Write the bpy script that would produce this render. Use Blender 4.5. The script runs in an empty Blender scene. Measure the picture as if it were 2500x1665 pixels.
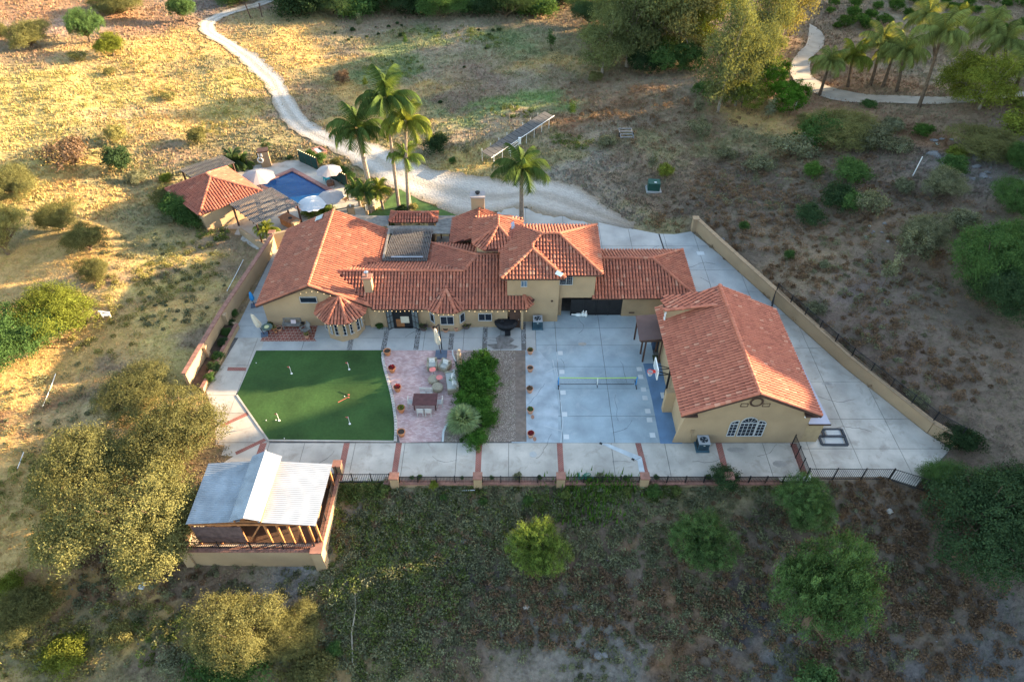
import bpy, bmesh, math, random
import numpy as np
from mathutils import Vector, Matrix
random.seed(7); np.random.seed(7)
R = math.radians
scene = bpy.context.scene
# ------------------------------------------------------------------ camera, sky, sun, exposure
TH = R(44); FP = 1667.0; HC = 42.0
cam = bpy.data.cameras.new('camera'); cam.lens = 24.0; cam.sensor_width = 36; cam.clip_end = 3000; cam.clip_start = .5
co = bpy.data.objects.new('camera', cam); scene.collection.objects.link(co)
co.location = (0, 0, HC); co.rotation_euler = (R(46), 0, 0); scene.camera = co
SUN_EL, SUN_AZ = 12.0, 18.0           # azimuth from +X towards +Y
w = bpy.data.worlds.new('World'); scene.world = w; w.use_nodes = True
nt = w.node_tree; bg = nt.nodes['Background']
sky = nt.nodes.new('ShaderNodeTexSky'); sky.sky_type = 'NISHITA'; sky.sun_disc = False
sky.sun_elevation = R(SUN_EL); sky.sun_rotation = R(90 - SUN_AZ); sky.dust_density = 1.0; sky.air_density = 1.0; sky.ozone_density = .35
nt.links.new(sky.outputs[0], bg.inputs[0]); bg.inputs[1].default_value = 0.115
sl = bpy.data.lights.new('sun', 'SUN'); sl.energy = 5.0; sl.angle = R(.6); sl.color = (1.0, .72, .42)
so = bpy.data.objects.new('sun', sl); scene.collection.objects.link(so)
sd = Vector((math.cos(R(SUN_EL))*math.cos(R(SUN_AZ)), math.cos(R(SUN_EL))*math.sin(R(SUN_AZ)), math.sin(R(SUN_EL))))
so.rotation_euler = sd.to_track_quat('Z', 'Y').to_euler(); so.location = (60, 60, 60)
scene.view_settings.view_transform = 'Standard'; scene.view_settings.look = 'None'
scene.view_settings.gamma = 1; scene.view_settings.exposure = 2.62
try: scene.view_settings.use_curve_mapping = False
except Exception: pass
scene.cycles.max_bounces = 5; scene.cycles.transparent_max_bounces = 4; scene.cycles.diffuse_bounces = 3
# ------------------------------------------------------------------ photograph measurements -> metres
C_, S_ = math.cos(TH), math.sin(TH)
ZM = {'1':(400,340,560/2311),'2':(900,460,540/2352),'3':(1160,460,600/2352),'4':(1540,620,520/2146),'5':(1560,860,700/2355),'6':(600,620,520/2355),'7':(900,800,420/2195),'8':(1240,820,460/2355),'9':(500,840,500/2306),'10':(430,1080,450/2205),'11':(800,1080,600/2355),'12':(1300,1080,600/2355),'13':(1800,1050,700/2355),'14':(0,0,700/2355),'15':(600,0,700/2355),'16':(1200,0,700/2355),'17':(1800,0,700/2355),'18':(0,340,600/1882),'19':(0,800,600/1568),'20':(0,1265,900/2355),'21':(1600,340,900/2355),'22':(900,1265,1000/2355),'a':(1030,480,250/1960),'b':(1220,520,260/2038),'c':(900,500,220/1916),'d':(540,360,220/1916),'e':(720,360,220/1916),'f':(400,360,240/1882),'g':(1540,720,160/929)}
def S(k, x, y): a, b, m = ZM[k]; return (a+x*m, b+y*m)
def ray(p):
    u = (p[0]-1250)/FP; v = (832.5-p[1])/FP
    return Vector((u, C_+v*S_, -S_+v*C_))
def P(p, z=0.): r = ray(p); return Vector((0, 0, HC)) + r*((z-HC)/r.z)
def PY(p, y): r = ray(p); return Vector((0, 0, HC)) + r*(y/r.y)
def PS(k, pts, z=0.): return [P(S(k, *q), z) for q in pts]
def pip(x, y, poly):
    x = np.asarray(x, float); y = np.asarray(y, float); ins = np.zeros(x.shape, bool); n = len(poly)
    for i in range(n):
        x0, y0 = poly[i][0], poly[i][1]; x1, y1 = poly[(i+1) % n][0], poly[(i+1) % n][1]
        if y0 == y1: continue
        c = ((y0 > y) != (y1 > y)) & (x < (x1-x0)*(y-y0)/(y1-y0)+x0); ins ^= c
    return ins
def dist_poly(x, y, poly, closed=True):
    x = np.asarray(x, float); y = np.asarray(y, float); d = np.full(x.shape, 1e9); n = len(poly)
    for i in range(n if closed else n-1):
        ax, ay = poly[i][0], poly[i][1]; bx, by = poly[(i+1) % n][0], poly[(i+1) % n][1]
        vx, vy = bx-ax, by-ay; L = vx*vx+vy*vy+1e-9
        t = np.clip(((x-ax)*vx+(y-ay)*vy)/L, 0, 1); d = np.minimum(d, np.hypot(x-ax-t*vx, y-ay-t*vy))
    return d
YARD = [P(p) for p in [(1231,498),(1606,571),(1660,571),(1693,564)]] + [Vector((21.08,56.27,0)),Vector((28.26,40.29,0)),Vector((32.17,33.25,0)),Vector((33.5,31.7,0)),Vector((29.32,28.29,0)),Vector((27.46,29.1,0)),Vector((21.8,29.1,0)),Vector((21.8,28.75,0)),Vector((-12.9,28.75,0)),Vector((-12.9,23.25,0)),Vector((-22.0,23.25,0)),Vector((-22.3,29.0,0)),Vector((-20.85,31.13,0)),Vector((-23.18,34.27,0)),Vector((-24.9,38.1,0)),Vector((-24.75,49.8,0)),Vector((-24.5,56.3,0)),Vector((-22.6,58.6,0)),Vector((-14.7,59.4,0)),Vector((-5.5,59.4,0)),Vector((-2.5,61.6,0))]
POOLPAD = [Vector((-36.9,64.5,0)),Vector((-32.1,60.0,0)),Vector((-30.2,60.2,0)),Vector((-26.1,57.0,0)),Vector((-22.6,58.6,0)),Vector((-14.7,59.4,0))] + PS('1', [(2060,760),(1840,480),(1370,215),(1240,215)]) + [Vector((-33.5,73.2,0)),Vector((-37.6,70,0))]
_A, _B, _C = P(S('1', 975,450)), P(S('1', 1290,318)), P(S('1', 1740,562)); _D = _A+_C-_B; _m = (_A+_C)/2
POOLHOLE = [_m+(p-_m)*1.22 for p in (_A,_B,_C,_D)]
SPH, CPH = math.sin(R(SUN_AZ)), math.cos(R(SUN_AZ))
HT = [(-60, 4.1), (0, 17.4), (8, 19.6), (14, 21.4), (19.6, 22.2), (20.8, 19.6), (22.3, 20.0), (23.5, 17.8), (26, 18.3), (28, 20.9), (30.5, 23.2), (33, 24.2), (36, 25.9), (37.6, 26.2), (38.4, 23.2), (40.2, 23.6), (41.5, 25.2), (46, 26.4), (52, 28.0), (54, 28.2), (56, 28.0), (60, 28.7), (62, 28.1), (66, 27.0), (71, 27.3), (76, 16.3), (90, 18.8), (110, 20.7), (140, 18.9), (300, 18.4)]  # heights of the unseen right-hand ridge, shaped to set which parts get sun
WALLA, WALLB = Vector((19.28,60.32)), Vector((33.7,31.7))
def H(x, y, full=True):
    x = np.asarray(x, float); y = np.asarray(y, float)
    z = np.zeros(np.broadcast(x, y).shape)
    dy = np.maximum(0, 28.9-y); z = z - .25*np.minimum(dy, 1.5)/1.5 - .235*dy
    # right bank
    d = WALLB-WALLA; n = Vector((-d.y, d.x)).normalized(); n = n if n.x > 0 else -n
    dd = (x-WALLA.x)*n.x + (y-WALLA.y)*n.y
    al = ((x-WALLA.x)*d.x + (y-WALLA.y)*d.y)/d.length
    dr = np.clip(dd, 0, 200); g = 1/(1+np.exp((al*-1-6)/3.5))
    z = z + g*(.9*np.clip(dr/2.2, 0, 1) + .075*dr)
    # far left rise
    z = z + .085*np.clip(-x-27, 0, 90)*np.clip((y-30)/25, 0, 1)
    m = np.clip(np.minimum(dist_poly(x, y, YARD), dist_poly(x, y, POOLPAD))/6, 0, 1)
    m = np.where(pip(x, y, YARD) | pip(x, y, POOLPAD), 0, m)
    u = .32*np.sin(x*.21+1.3*np.sin(y*.13))*np.cos(y*.17+.7) + .16*np.sin(x*.53+y*.31)+.10*np.sin(y*.7-x*.37+2)
    z = z + u*m*.8
    z = np.where(pip(x, y, YARD) | pip(x, y, POOLPAD), np.minimum(z, -.12), z)
    z = np.where(pip(x, y, POOLHOLE), -1.9, z)
    if full:  # adds the out-of-view ridge that blocks the low sun
        s = x*CPH + y*SPH; t = -x*SPH + y*CPH
        s0 = 1.049*t+34; hr = np.interp(t, [a for a, b in HT], [b for a, b in HT])
        hr = hr + .22*np.sin(t*1.9)+.18*np.sin(t*3.7+1)+.2*np.sin(t*.83+2)
        k = np.clip((s-s0)/38, 0, 1); k = k*k*(3-2*k)
        z = z*(1-k)+hr*k
    return z
def Hs(x, y): return float(H(np.array([x]), np.array([y]))[0])
def G(p):
    q = P(p, 0)
    for i in range(7): q = P(p, Hs(q.x, q.y))
    return q
# ------------------------------------------------------------------ objects
COL = scene.collection
def tag(o, label=None, cat=None, group=None, kind=None):
    if label: o['label'] = label
    if cat: o['category'] = cat
    if group: o['group'] = group
    if kind: o['kind'] = kind
    return o
def thing(name, loc, label, cat, group=None, rz=0):
    o = bpy.data.objects.new(name, None); COL.objects.link(o); o.location = loc; o.rotation_euler = (0, 0, rz)
    o.empty_display_size = .2
    return tag(o, label, cat, group)
def copy_tree(o, parent=None):
    c = o.copy(); COL.objects.link(c)
    if parent is not None: c.parent = parent
    for ch in list(o.children): copy_tree(ch, c)
    return c
class M:
    def __init__(s): s.v = []; s.f = []; s.mi = []; s.cur = 0
    def add(s, vs, fs):
        b = len(s.v); s.v += [tuple(q) for q in vs]; s.f += [tuple(i+b for i in f) for f in fs]; s.mi += [s.cur]*len(fs); return s
    def box(s, c, d, rz=0, m=None):
        hx, hy, hz = d[0]/2, d[1]/2, d[2]/2
        vs = [Vector((x, y, z)) for z in (-hz, hz) for y in (-hy, hy) for x in (-hx, hx)]
        if m is None: m = Matrix.Translation(c) @ Matrix.Rotation(rz, 4, 'Z')
        return s.add([m @ v for v in vs], [(0,2,3,1),(4,5,7,6),(0,1,5,4),(1,3,7,5),(3,2,6,7),(2,0,4,6)])
    def beam(s, a, b, wd, ht):
        a = Vector(a); b = Vector(b); d = b-a; L = d.length
        if L < 1e-5: return s
        x = d/L; up = Vector((0, 0, 1)) if abs(x.z) < .95 else Vector((0, 1, 0)); y = up.cross(x).normalized(); z = x.cross(y)
        m = Matrix((x, y, z)).transposed().to_4x4(); m.translation = (a+b)/2
        return s.box(None, (L, wd, ht), m=m)
    def cyl(s, a, b, r0, r1=None, n=8, caps=True):
        a = Vector(a); b = Vector(b); r1 = r0 if r1 is None else r1; d = (b-a).normalized()
        up = Vector((0, 0, 1)) if abs(d.z) < .95 else Vector((1, 0, 0)); x = up.cross(d).normalized(); y = d.cross(x)
        vs = [a+(x*math.cos(2*math.pi*i/n)+y*math.sin(2*math.pi*i/n))*r0 for i in range(n)]+[b+(x*math.cos(2*math.pi*i/n)+y*math.sin(2*math.pi*i/n))*r1 for i in range(n)]
        fs = [(i, (i+1) % n, n+(i+1) % n, n+i) for i in range(n)]
        if caps: fs += [tuple(range(n-1, -1, -1)), tuple(range(n, 2*n))]
        return s.add(vs, fs)
    def lathe(s, c, prof, n=14, sx=1, sy=1):
        vs = []; c = Vector(c)
        for r, z in prof: vs += [c+Vector((r*sx*math.cos(2*math.pi*i/n), r*sy*math.sin(2*math.pi*i/n), z)) for i in range(n)]
        fs = [(k*n+i, k*n+(i+1) % n, (k+1)*n+(i+1) % n, (k+1)*n+i) for k in range(len(prof)-1) for i in range(n)]
        fs += [tuple(range(n-1, -1, -1)), tuple(range((len(prof)-1)*n, len(prof)*n))]
        return s.add(vs, fs)
    def prism(s, poly, z0, z1):
        n = len(poly); ar = sum(poly[i][0]*poly[(i+1) % n][1]-poly[(i+1) % n][0]*poly[i][1] for i in range(n))
        if ar < 0: poly = list(poly)[::-1]
        vs = [(p[0], p[1], z0) for p in poly]+[(p[0], p[1], z1) for p in poly]
        return s.add(vs, [tuple(range(n-1, -1, -1)), tuple(range(n, 2*n))]+[(i, (i+1) % n, n+(i+1) % n, n+i) for i in range(n)])
    def wallseg(s, a, b, t, z0, z1, z0b=None, z1b=None):
        a = Vector((a[0], a[1], 0)); b = Vector((b[0], b[1], 0)); d = (b-a).normalized(); n = Vector((-d.y, d.x, 0))*t/2
        z0b = z0 if z0b is None else z0b; z1b = z1 if z1b is None else z1b
        vs = [a-n+Vector((0,0,z0)), b-n+Vector((0,0,z0b)), b+n+Vector((0,0,z0b)), a+n+Vector((0,0,z0)), a-n+Vector((0,0,z1)), b-n+Vector((0,0,z1b)), b+n+Vector((0,0,z1b)), a+n+Vector((0,0,z1))]
        return s.add(vs, [(3,2,1,0),(4,5,6,7),(0,1,5,4),(1,2,6,5),(2,3,7,6),(3,0,4,7)])
    def tube(s, pts, r, n=6):
        for a, b in zip(pts[:-1], pts[1:]): s.cyl(a, b, r, r, n)
        return s
    def blob(s, c, r, nx=8, nz=5, jit=0):
        c = Vector(c); r = Vector(r) if hasattr(r, '__len__') else Vector((r, r, r)); vs = []
        for k in range(1, nz):
            a = math.pi*k/nz
            for i in range(nx):
                b = 2*math.pi*i/nx; j = 1+random.uniform(-jit, jit)
                vs.append(c+Vector((r.x*math.sin(a)*math.cos(b)*j, r.y*math.sin(a)*math.sin(b)*j, r.z*math.cos(a)*j)))
        vs += [c+Vector((0, 0, r.z)), c-Vector((0, 0, r.z))]; T = len(vs)-2
        fs = [(k*nx+i, (k+1)*nx+i, (k+1)*nx+(i+1) % nx, k*nx+(i+1) % nx) for k in range(nz-2) for i in range(nx)]
        fs += [(T, i, (i+1) % nx) for i in range(nx)]+[(T+1, (nz-2)*nx+(i+1) % nx, (nz-2)*nx+i) for i in range(nx)]
        return s.add(vs, fs)
    def mesh(s, name, mats, smooth=False):
        me = bpy.data.meshes.new(name); me.from_pydata(s.v, [], s.f)
        for m in (mats if isinstance(mats, (list, tuple)) else [mats]): me.materials.append(m)
        if len(me.materials) > 1: me.polygons.foreach_set('material_index', s.mi)
        if smooth: me.polygons.foreach_set('use_smooth', [True]*len(me.polygons))
        me.update(); return me
    def obj(s, name, mats, parent=None, label=None, cat=None, group=None, kind=None, smooth=False, world=True):
        o = bpy.data.objects.new(name, s.mesh(name, mats, smooth)); COL.objects.link(o)
        if parent is not None:
            o.parent = parent
            if world and parent.type == 'EMPTY': o.matrix_parent_inverse = Matrix.Identity(4); o.matrix_local = parent.matrix_basis.inverted()
        return tag(o, label, cat, group, kind)
def inst(me, name, mat4, parent=None, **k):
    o = bpy.data.objects.new(name, me); COL.objects.link(o)
    if parent is not None: o.parent = parent
    o.matrix_local = mat4
    return tag(o, **k)
# ------------------------------------------------------------------ materials
def mk(name, col, var=.18, scale=2., rough=.85, bump=0., spec=.25, metal=0., col2=None, fine=0., trans=0, emis=None, stain=None):
    m = bpy.data.materials.new(name); m.use_nodes = True; n = m.node_tree.nodes; l = m.node_tree.links; b = n['Principled BSDF']
    b.inputs['Roughness'].default_value = rough; b.inputs['Metallic'].default_value = metal; b.inputs['Specular IOR Level'].default_value = spec
    if emis: b.inputs['Emission Color'].default_value = (*emis[:3], 1); b.inputs['Emission Strength'].default_value = emis[3]
    g = n.new('ShaderNodeNewGeometry'); no = n.new('ShaderNodeTexNoise'); no.inputs['Scale'].default_value = scale; no.inputs['Detail'].default_value = 5
    l.new(g.outputs['Position'], no.inputs['Vector'])
    mp = n.new('ShaderNodeMapRange'); mp.inputs[1].default_value = .32; mp.inputs[2].default_value = .68; l.new(no.outputs['Fac'], mp.inputs[0])
    mx = n.new('ShaderNodeMix'); mx.data_type = 'RGBA'; l.new(mp.outputs[0], mx.inputs['Factor'])
    c2 = col2 if col2 else tuple(c*(1+var) for c in col); c1 = tuple(c*(1-var) for c in col) if not col2 else col
    mx.inputs['A'].default_value = (*c1, 1); mx.inputs['B'].default_value = (*c2, 1); out = mx.outputs['Result']
    if stain:
        ns_ = n.new('ShaderNodeTexNoise'); ns_.inputs['Scale'].default_value = .75; ns_.inputs['Detail'].default_value = 9; ns_.inputs['Roughness'].default_value = .7; ns_.inputs['Distortion'].default_value = .6; l.new(g.outputs['Position'], ns_.inputs['Vector'])
        ms_ = n.new('ShaderNodeMapRange'); ms_.inputs[1].default_value = .53; ms_.inputs[2].default_value = .72; ms_.inputs[4].default_value = .75; l.new(ns_.outputs['Fac'], ms_.inputs[0])
        mx2 = n.new('ShaderNodeMix'); mx2.data_type = 'RGBA'; l.new(ms_.outputs[0], mx2.inputs['Factor']); l.new(out, mx2.inputs['A']); mx2.inputs['B'].default_value = (*stain, 1); out = mx2.outputs['Result']
    if fine:
        n2 = n.new('ShaderNodeTexNoise'); n2.inputs['Scale'].default_value = scale*14; n2.inputs['Detail'].default_value = 3; l.new(g.outputs['Position'], n2.inputs['Vector'])
        m2 = n.new('ShaderNodeMapRange'); m2.inputs[3].default_value = 1-fine; m2.inputs[4].default_value = 1+fine; l.new(n2.outputs['Fac'], m2.inputs[0])
        vm = n.new('ShaderNodeVectorMath'); vm.operation = 'SCALE'; l.new(out, vm.inputs[0]); l.new(m2.outputs[0], vm.inputs['Scale']); out = vm.outputs[0]
    l.new(out, b.inputs['Base Color'])
    if bump:
        bu = n.new('ShaderNodeBump'); bu.inputs['Distance'].default_value = bump; bu.inputs['Strength'].default_value = .7
        n3 = n.new('ShaderNodeTexNoise'); n3.inputs['Scale'].default_value = scale*8; l.new(g.outputs['Position'], n3.inputs['Vector']); l.new(n3.outputs['Fac'], bu.inputs['Height']); l.new(bu.outputs[0], b.inputs['Normal'])
    return m
def leafmat(name, col, var=.5, tr=.35):
    m = bpy.data.materials.new(name); m.use_nodes = True; n = m.node_tree.nodes; l = m.node_tree.links; n.remove(n['Principled BSDF'])
    at = n.new('ShaderNodeAttribute'); at.attribute_name = 'tint'; oi = n.new('ShaderNodeObjectInfo')
    mp = n.new('ShaderNodeMapRange'); mp.inputs[3].default_value = 1-var; mp.inputs[4].default_value = 1+var; l.new(at.outputs['Fac'], mp.inputs[0])
    mr = n.new('ShaderNodeMapRange'); mr.inputs[3].default_value = .8; mr.inputs[4].default_value = 1.2; l.new(oi.outputs['Random'], mr.inputs[0])
    mu = n.new('ShaderNodeMath'); mu.operation = 'MULTIPLY'; l.new(mp.outputs[0], mu.inputs[0]); l.new(mr.outputs[0], mu.inputs[1])
    vm = n.new('ShaderNodeVectorMath'); vm.operation = 'SCALE'; vm.inputs[0].default_value = col; l.new(mu.outputs[0], vm.inputs['Scale'])
    d = n.new('ShaderNodeBsdfDiffuse'); t = n.new('ShaderNodeBsdfTranslucent'); mx = n.new('ShaderNodeMixShader'); mx.inputs[0].default_value = tr
    vt = n.new('ShaderNodeVectorMath'); vt.operation = 'MULTIPLY'; vt.inputs[1].default_value = (1.25, 1.1, .55); l.new(vm.outputs[0], vt.inputs[0])
    l.new(vm.outputs[0], d.inputs[0]); l.new(vt.outputs[0], t.inputs[0]); l.new(d.outputs[0], mx.inputs[1]); l.new(t.outputs[0], mx.inputs[2])
    l.new(mx.outputs[0], n['Material Output'].inputs[0]); return m
def attrmat(name, rough=.95, amp=.35, sc=.9, tr=0, mul=1., upn=False, patch=.55):
    """colour from the 'col' attribute, varied by noise"""
    m = bpy.data.materials.new(name); m.use_nodes = True; n = m.node_tree.nodes; l = m.node_tree.links; b = n['Principled BSDF']
    b.inputs['Roughness'].default_value = rough; b.inputs['Specular IOR Level'].default_value = .1
    at = n.new('ShaderNodeAttribute'); at.attribute_name = 'col'; g = n.new('ShaderNodeNewGeometry'); out = at.outputs['Color']
    for k, (s_, a) in enumerate(((sc, amp), (sc*5, amp*1.0), (sc*22, amp*.8))):
        no = n.new('ShaderNodeTexNoise'); no.inputs['Scale'].default_value = s_; no.inputs['Detail'].default_value = 6; no.inputs['Roughness'].default_value = .65; l.new(g.outputs['Position'], no.inputs['Vector'])
        mp = n.new('ShaderNodeMapRange'); mp.inputs[1].default_value = .3; mp.inputs[2].default_value = .7; q_ = mul if k == 0 else 1.; mp.inputs[3].default_value = (1-a)*q_; mp.inputs[4].default_value = (1+a)*q_; l.new(no.outputs['Fac'], mp.inputs[0])
        vm = n.new('ShaderNodeVectorMath'); vm.operation = 'SCALE'; l.new(out, vm.inputs[0]); l.new(mp.outputs[0], vm.inputs['Scale']); out = vm.outputs[0]
    no = n.new('ShaderNodeTexNoise'); no.inputs['Scale'].default_value = sc*2.2; no.inputs['Detail'].default_value = 5; l.new(g.outputs['Position'], no.inputs['Vector'])
    mp = n.new('ShaderNodeMapRange'); mp.inputs[1].default_value = .52; mp.inputs[2].default_value = .66; mp.inputs[4].default_value = patch; l.new(no.outputs['Fac'], mp.inputs[0])
    mu = n.new('ShaderNodeVectorMath'); mu.operation = 'MULTIPLY'; mu.inputs[1].default_value = (.72, .86, .62); l.new(out, mu.inputs[0])
    mx = n.new('ShaderNodeMix'); mx.data_type = 'RGBA'; l.new(mp.outputs[0], mx.inputs['Factor']); l.new(out, mx.inputs['A']); l.new(mu.outputs[0], mx.inputs['B'])
    l.new(mx.outputs['Result'], b.inputs['Base Color'])
    bu = n.new('ShaderNodeBump'); bu.inputs['Distance'].default_value = .12; bu.inputs['Strength'].default_value = .8
    n3 = n.new('ShaderNodeTexNoise'); n3.inputs['Scale'].default_value = 4; n3.inputs['Detail'].default_value = 6; l.new(g.outputs['Position'], n3.inputs['Vector']); l.new(n3.outputs['Fac'], bu.inputs['Height']); l.new(bu.outputs[0], b.inputs['Normal'])
    if upn:
        va = n.new('ShaderNodeVectorMath'); va.operation = 'MULTIPLY_ADD'; va.inputs[1].default_value = (.6,.6,.6); va.inputs[2].default_value = (0.05,0,.6); l.new(g.outputs['Normal'], va.inputs[0]); vn = n.new('ShaderNodeVectorMath'); vn.operation = 'NORMALIZE'; l.new(va.outputs[0], vn.inputs[0]); l.new(vn.outputs[0], b.inputs['Normal'])
    return m
def brickmat(name, c1, c2, mortar, bw, bh, rz=0, msz=.012, var=1., noise_mix=None):
    m = bpy.data.materials.new(name); m.use_nodes = True; n = m.node_tree.nodes; l = m.node_tree.links; b = n['Principled BSDF']
    b.inputs['Roughness'].default_value = .85; b.inputs['Specular IOR Level'].default_value = .2
    g = n.new('ShaderNodeNewGeometry'); mp = n.new('ShaderNodeMapping'); mp.inputs['Rotation'].default_value = (0, 0, rz); l.new(g.outputs['Position'], mp.inputs['Vector'])
    bt = n.new('ShaderNodeTexBrick'); bt.inputs['Scale'].default_value = 1; bt.inputs['Brick Width'].default_value = bw; bt.inputs['Row Height'].default_value = bh; bt.inputs['Mortar Size'].default_value = msz
    bt.inputs['Color1'].default_value = (*c1, 1); bt.inputs['Color2'].default_value = (*c2, 1); bt.inputs['Mortar'].default_value = (*mortar, 1); l.new(mp.outputs[0], bt.inputs['Vector'])
    out = bt.outputs['Color']
    no = n.new('ShaderNodeTexNoise'); no.inputs['Scale'].default_value = .8; no.inputs['Detail'].default_value = 6; l.new(g.outputs['Position'], no.inputs['Vector'])
    mr = n.new('ShaderNodeMapRange'); mr.inputs[1].default_value = .3; mr.inputs[2].default_value = .7; mr.inputs[3].default_value = .8; mr.inputs[4].default_value = 1.2; l.new(no.outputs['Fac'], mr.inputs[0])
    vm = n.new('ShaderNodeVectorMath'); vm.operation = 'SCALE'; l.new(out, vm.inputs[0]); l.new(mr.outputs[0], vm.inputs['Scale'])
    l.new(vm.outputs[0], b.inputs['Base Color']); return m
def tilemat(name, base, dark=.5):
    m = bpy.data.materials.new(name); m.use_nodes = True; n = m.node_tree.nodes; l = m.node_tree.links; b = n['Principled BSDF']
    b.inputs['Roughness'].default_value = .8; b.inputs['Specular IOR Level'].default_value = .25
    g = n.new('ShaderNodeNewGeometry'); oi = n.new('ShaderNodeObjectInfo')
    ad = n.new('ShaderNodeMath'); ad.operation = 'ADD'; l.new(g.outputs['Random Per Island'], ad.inputs[0]); l.new(oi.outputs['Random'], ad.inputs[1])
    fr = n.new('ShaderNodeMath'); fr.operation = 'FRACT'; l.new(ad.outputs[0], fr.inputs[0])
    cr = n.new('ShaderNodeValToRGB'); e = cr.color_ramp.elements; b0 = base
    e[0].position = 0; e[0].color = (b0[0]*.8, b0[1]*.78, b0[2]*.8, 1); e[1].position = 1; e[1].color = (b0[0]*1.25, b0[1]*1.8, b0[2]*1.9, 1)
    a = e.new(.45); a.color = (*b0, 1); a = e.new(.94); a.color = (b0[0]*1.06, b0[1]*1.1, b0[2]*1.1, 1); l.new(fr.outputs[0], cr.inputs[0])
    no = n.new('ShaderNodeTexNoise'); no.inputs['Scale'].default_value = .9; no.inputs['Detail'].default_value = 8; no.inputs['Roughness'].default_value = .7; l.new(g.outputs['Position'], no.inputs['Vector'])
    mp = n.new('ShaderNodeMapRange'); mp.inputs[1].default_value = .45; mp.inputs[2].default_value = .72; mp.inputs[4].default_value = dark; l.new(no.outputs['Fac'], mp.inputs[0])
    mx = n.new('ShaderNodeMix'); mx.data_type = 'RGBA'; l.new(mp.outputs[0], mx.inputs['Factor']); l.new(cr.outputs[0], mx.inputs['A']); mx.inputs['B'].default_value = (.13, .075, .06, 1)
    l.new(mx.outputs['Result'], b.inputs['Base Color']); return m
tan = mk('stucco_tan', (.38, .27, .165), .10, .6, bump=.004, fine=.07)
tan2 = mk('stucco_dark', (.31, .22, .135), .12, .7, bump=.004, fine=.07)
tileA = tilemat('clay_tile', (.39, .135, .082), .5); tileB = tilemat('clay_tile_new', (.47, .16, .10), .10); tileC = tilemat('clay_tile_weathered', (.37, .12, .075), .7)
pan = mk('tile_pan', (.085, .035, .028), .3, 1.5)
courtc = mk('court_concrete', (.31, .365, .39), .18, .5, .9, fine=.07, stain=(.40,.43,.45)); conc = mk('concrete', (.37, .37, .355), .17, .45, .9, fine=.07, bump=.003, stain=(.29,.31,.32))
conc2 = mk('concrete_warm', (.44, .40, .345), .22, .5, .9, fine=.07, stain=(.25,.21,.17)); lanec = mk('lane_concrete', (.34, .30, .25), .15, .6, .9, fine=.1)
conc3 = mk('concrete_light', (.55, .56, .55), .08, .8, .9)
joint = mk('joint_dark', (.12, .115, .11), .2)
blueconc = mk('blue_court_paint', (.12, .20, .31), .2, .7, .75, fine=.05)
brickw = brickmat('walk_brick', (.30, .08, .06), (.24, .07, .055), (.30, .22, .18), .2, .1)
brickp = mk('brick_cap', (.27, .135, .10), .22, 2.5, fine=.15)
terrac = brickmat('patio_tile', (.27, .09, .065), (.23, .075, .055), (.42, .33, .26), .36, .36, msz=.02)
paver = brickmat('pink_paver', (.58, .42, .39), (.42, .25, .24), (.36, .28, .26), .24, .12, rz=.0, msz=.01)
turfm = mk('turf', (.032, .074, .018), .28, .35, .9, fine=.3, bump=.02)
lawnm = mk('lawn', (.065, .12, .03), .3, 1.2, .9, fine=.3, bump=.02)
pebble = mk('pebble_bed', (.20, .155, .125), .2, 3, .9, fine=.2, bump=.02)
gravel = None
white = mk('white_paint', (.78, .78, .76), .04, 2, .5)
cream = mk('cream_fabric', (.52, .47, .38), .08, 3, .9)
taupe = mk('taupe_canvas', (.36, .32, .31), .08, 2, .9)
black = mk('black_iron', (.018, .018, .02), .2, 2, .5)
dark = mk('dark_cover', (.012, .013, .016), .3, 3, .7)
brown = mk('brown_wood', (.075, .042, .032), .2, 2, .7)
darkslat = mk('dark_slat', (.13,.12,.115), .25, 3, .85, fine=.15); wfr = mk('window_white', (.45,.46,.47), .04, 2, .5); grayw = mk('weathered_wood', (.20, .19, .175), .25, 3, .85, fine=.15)
redw = mk('cedar_wood', (.40, .17, .07), .25, 3, .7)
glass = mk('window_glass', (.012, .018, .03), .3, .6, .12, spec=.35)
bluegl = mk('pale_glass', (.10, .16, .24), .3, .6, .08, spec=.8)
terra = mk('terracotta_pot', (.48, .20, .09), .12, 3, .8); pinkpot = mk('pale_terracotta', (.52, .27, .17), .12, 3, .8)
soil = mk('soil', (.05, .035, .025), .3, 5)
bark = mk('bark', (.13, .09, .06), .3, 3, .95); palebark = mk('pale_bark', (.27, .22, .17), .2, 2, .9); palmbark = mk('palm_bark', (.26, .21, .17), .3, 4, .95)
metal = mk('galvanised', (.36, .39, .43), .12, 1.2, .5, metal=.2, spec=.5); metald = mk('galvanised_dull', (.28, .31, .34), .25, .9, .6, metal=.2, spec=.4)
steel = mk('steel', (.6, .6, .6), .1, 2, .3, metal=.9)
bulb = mk('bulb', (1, .8, .5), .05, emis=(1, .62, .28, .7))
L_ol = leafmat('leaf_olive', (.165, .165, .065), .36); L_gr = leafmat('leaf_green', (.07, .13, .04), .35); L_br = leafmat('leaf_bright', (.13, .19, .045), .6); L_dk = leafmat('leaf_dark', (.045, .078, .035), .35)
L_gy = leafmat('leaf_greygreen', (.17, .18, .11), .6); L_go = leafmat('leaf_golden', (.22, .21, .08)); L_pg = leafmat('leaf_palm', (.075, .12, .035)); L_pe = leafmat('leaf_pepper', (.085, .15, .055), .6); L_eu = leafmat('leaf_eucalyptus', (.14, .165, .07), .45); L_yg = leafmat('leaf_yellowgreen', (.16, .19, .035))
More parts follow.
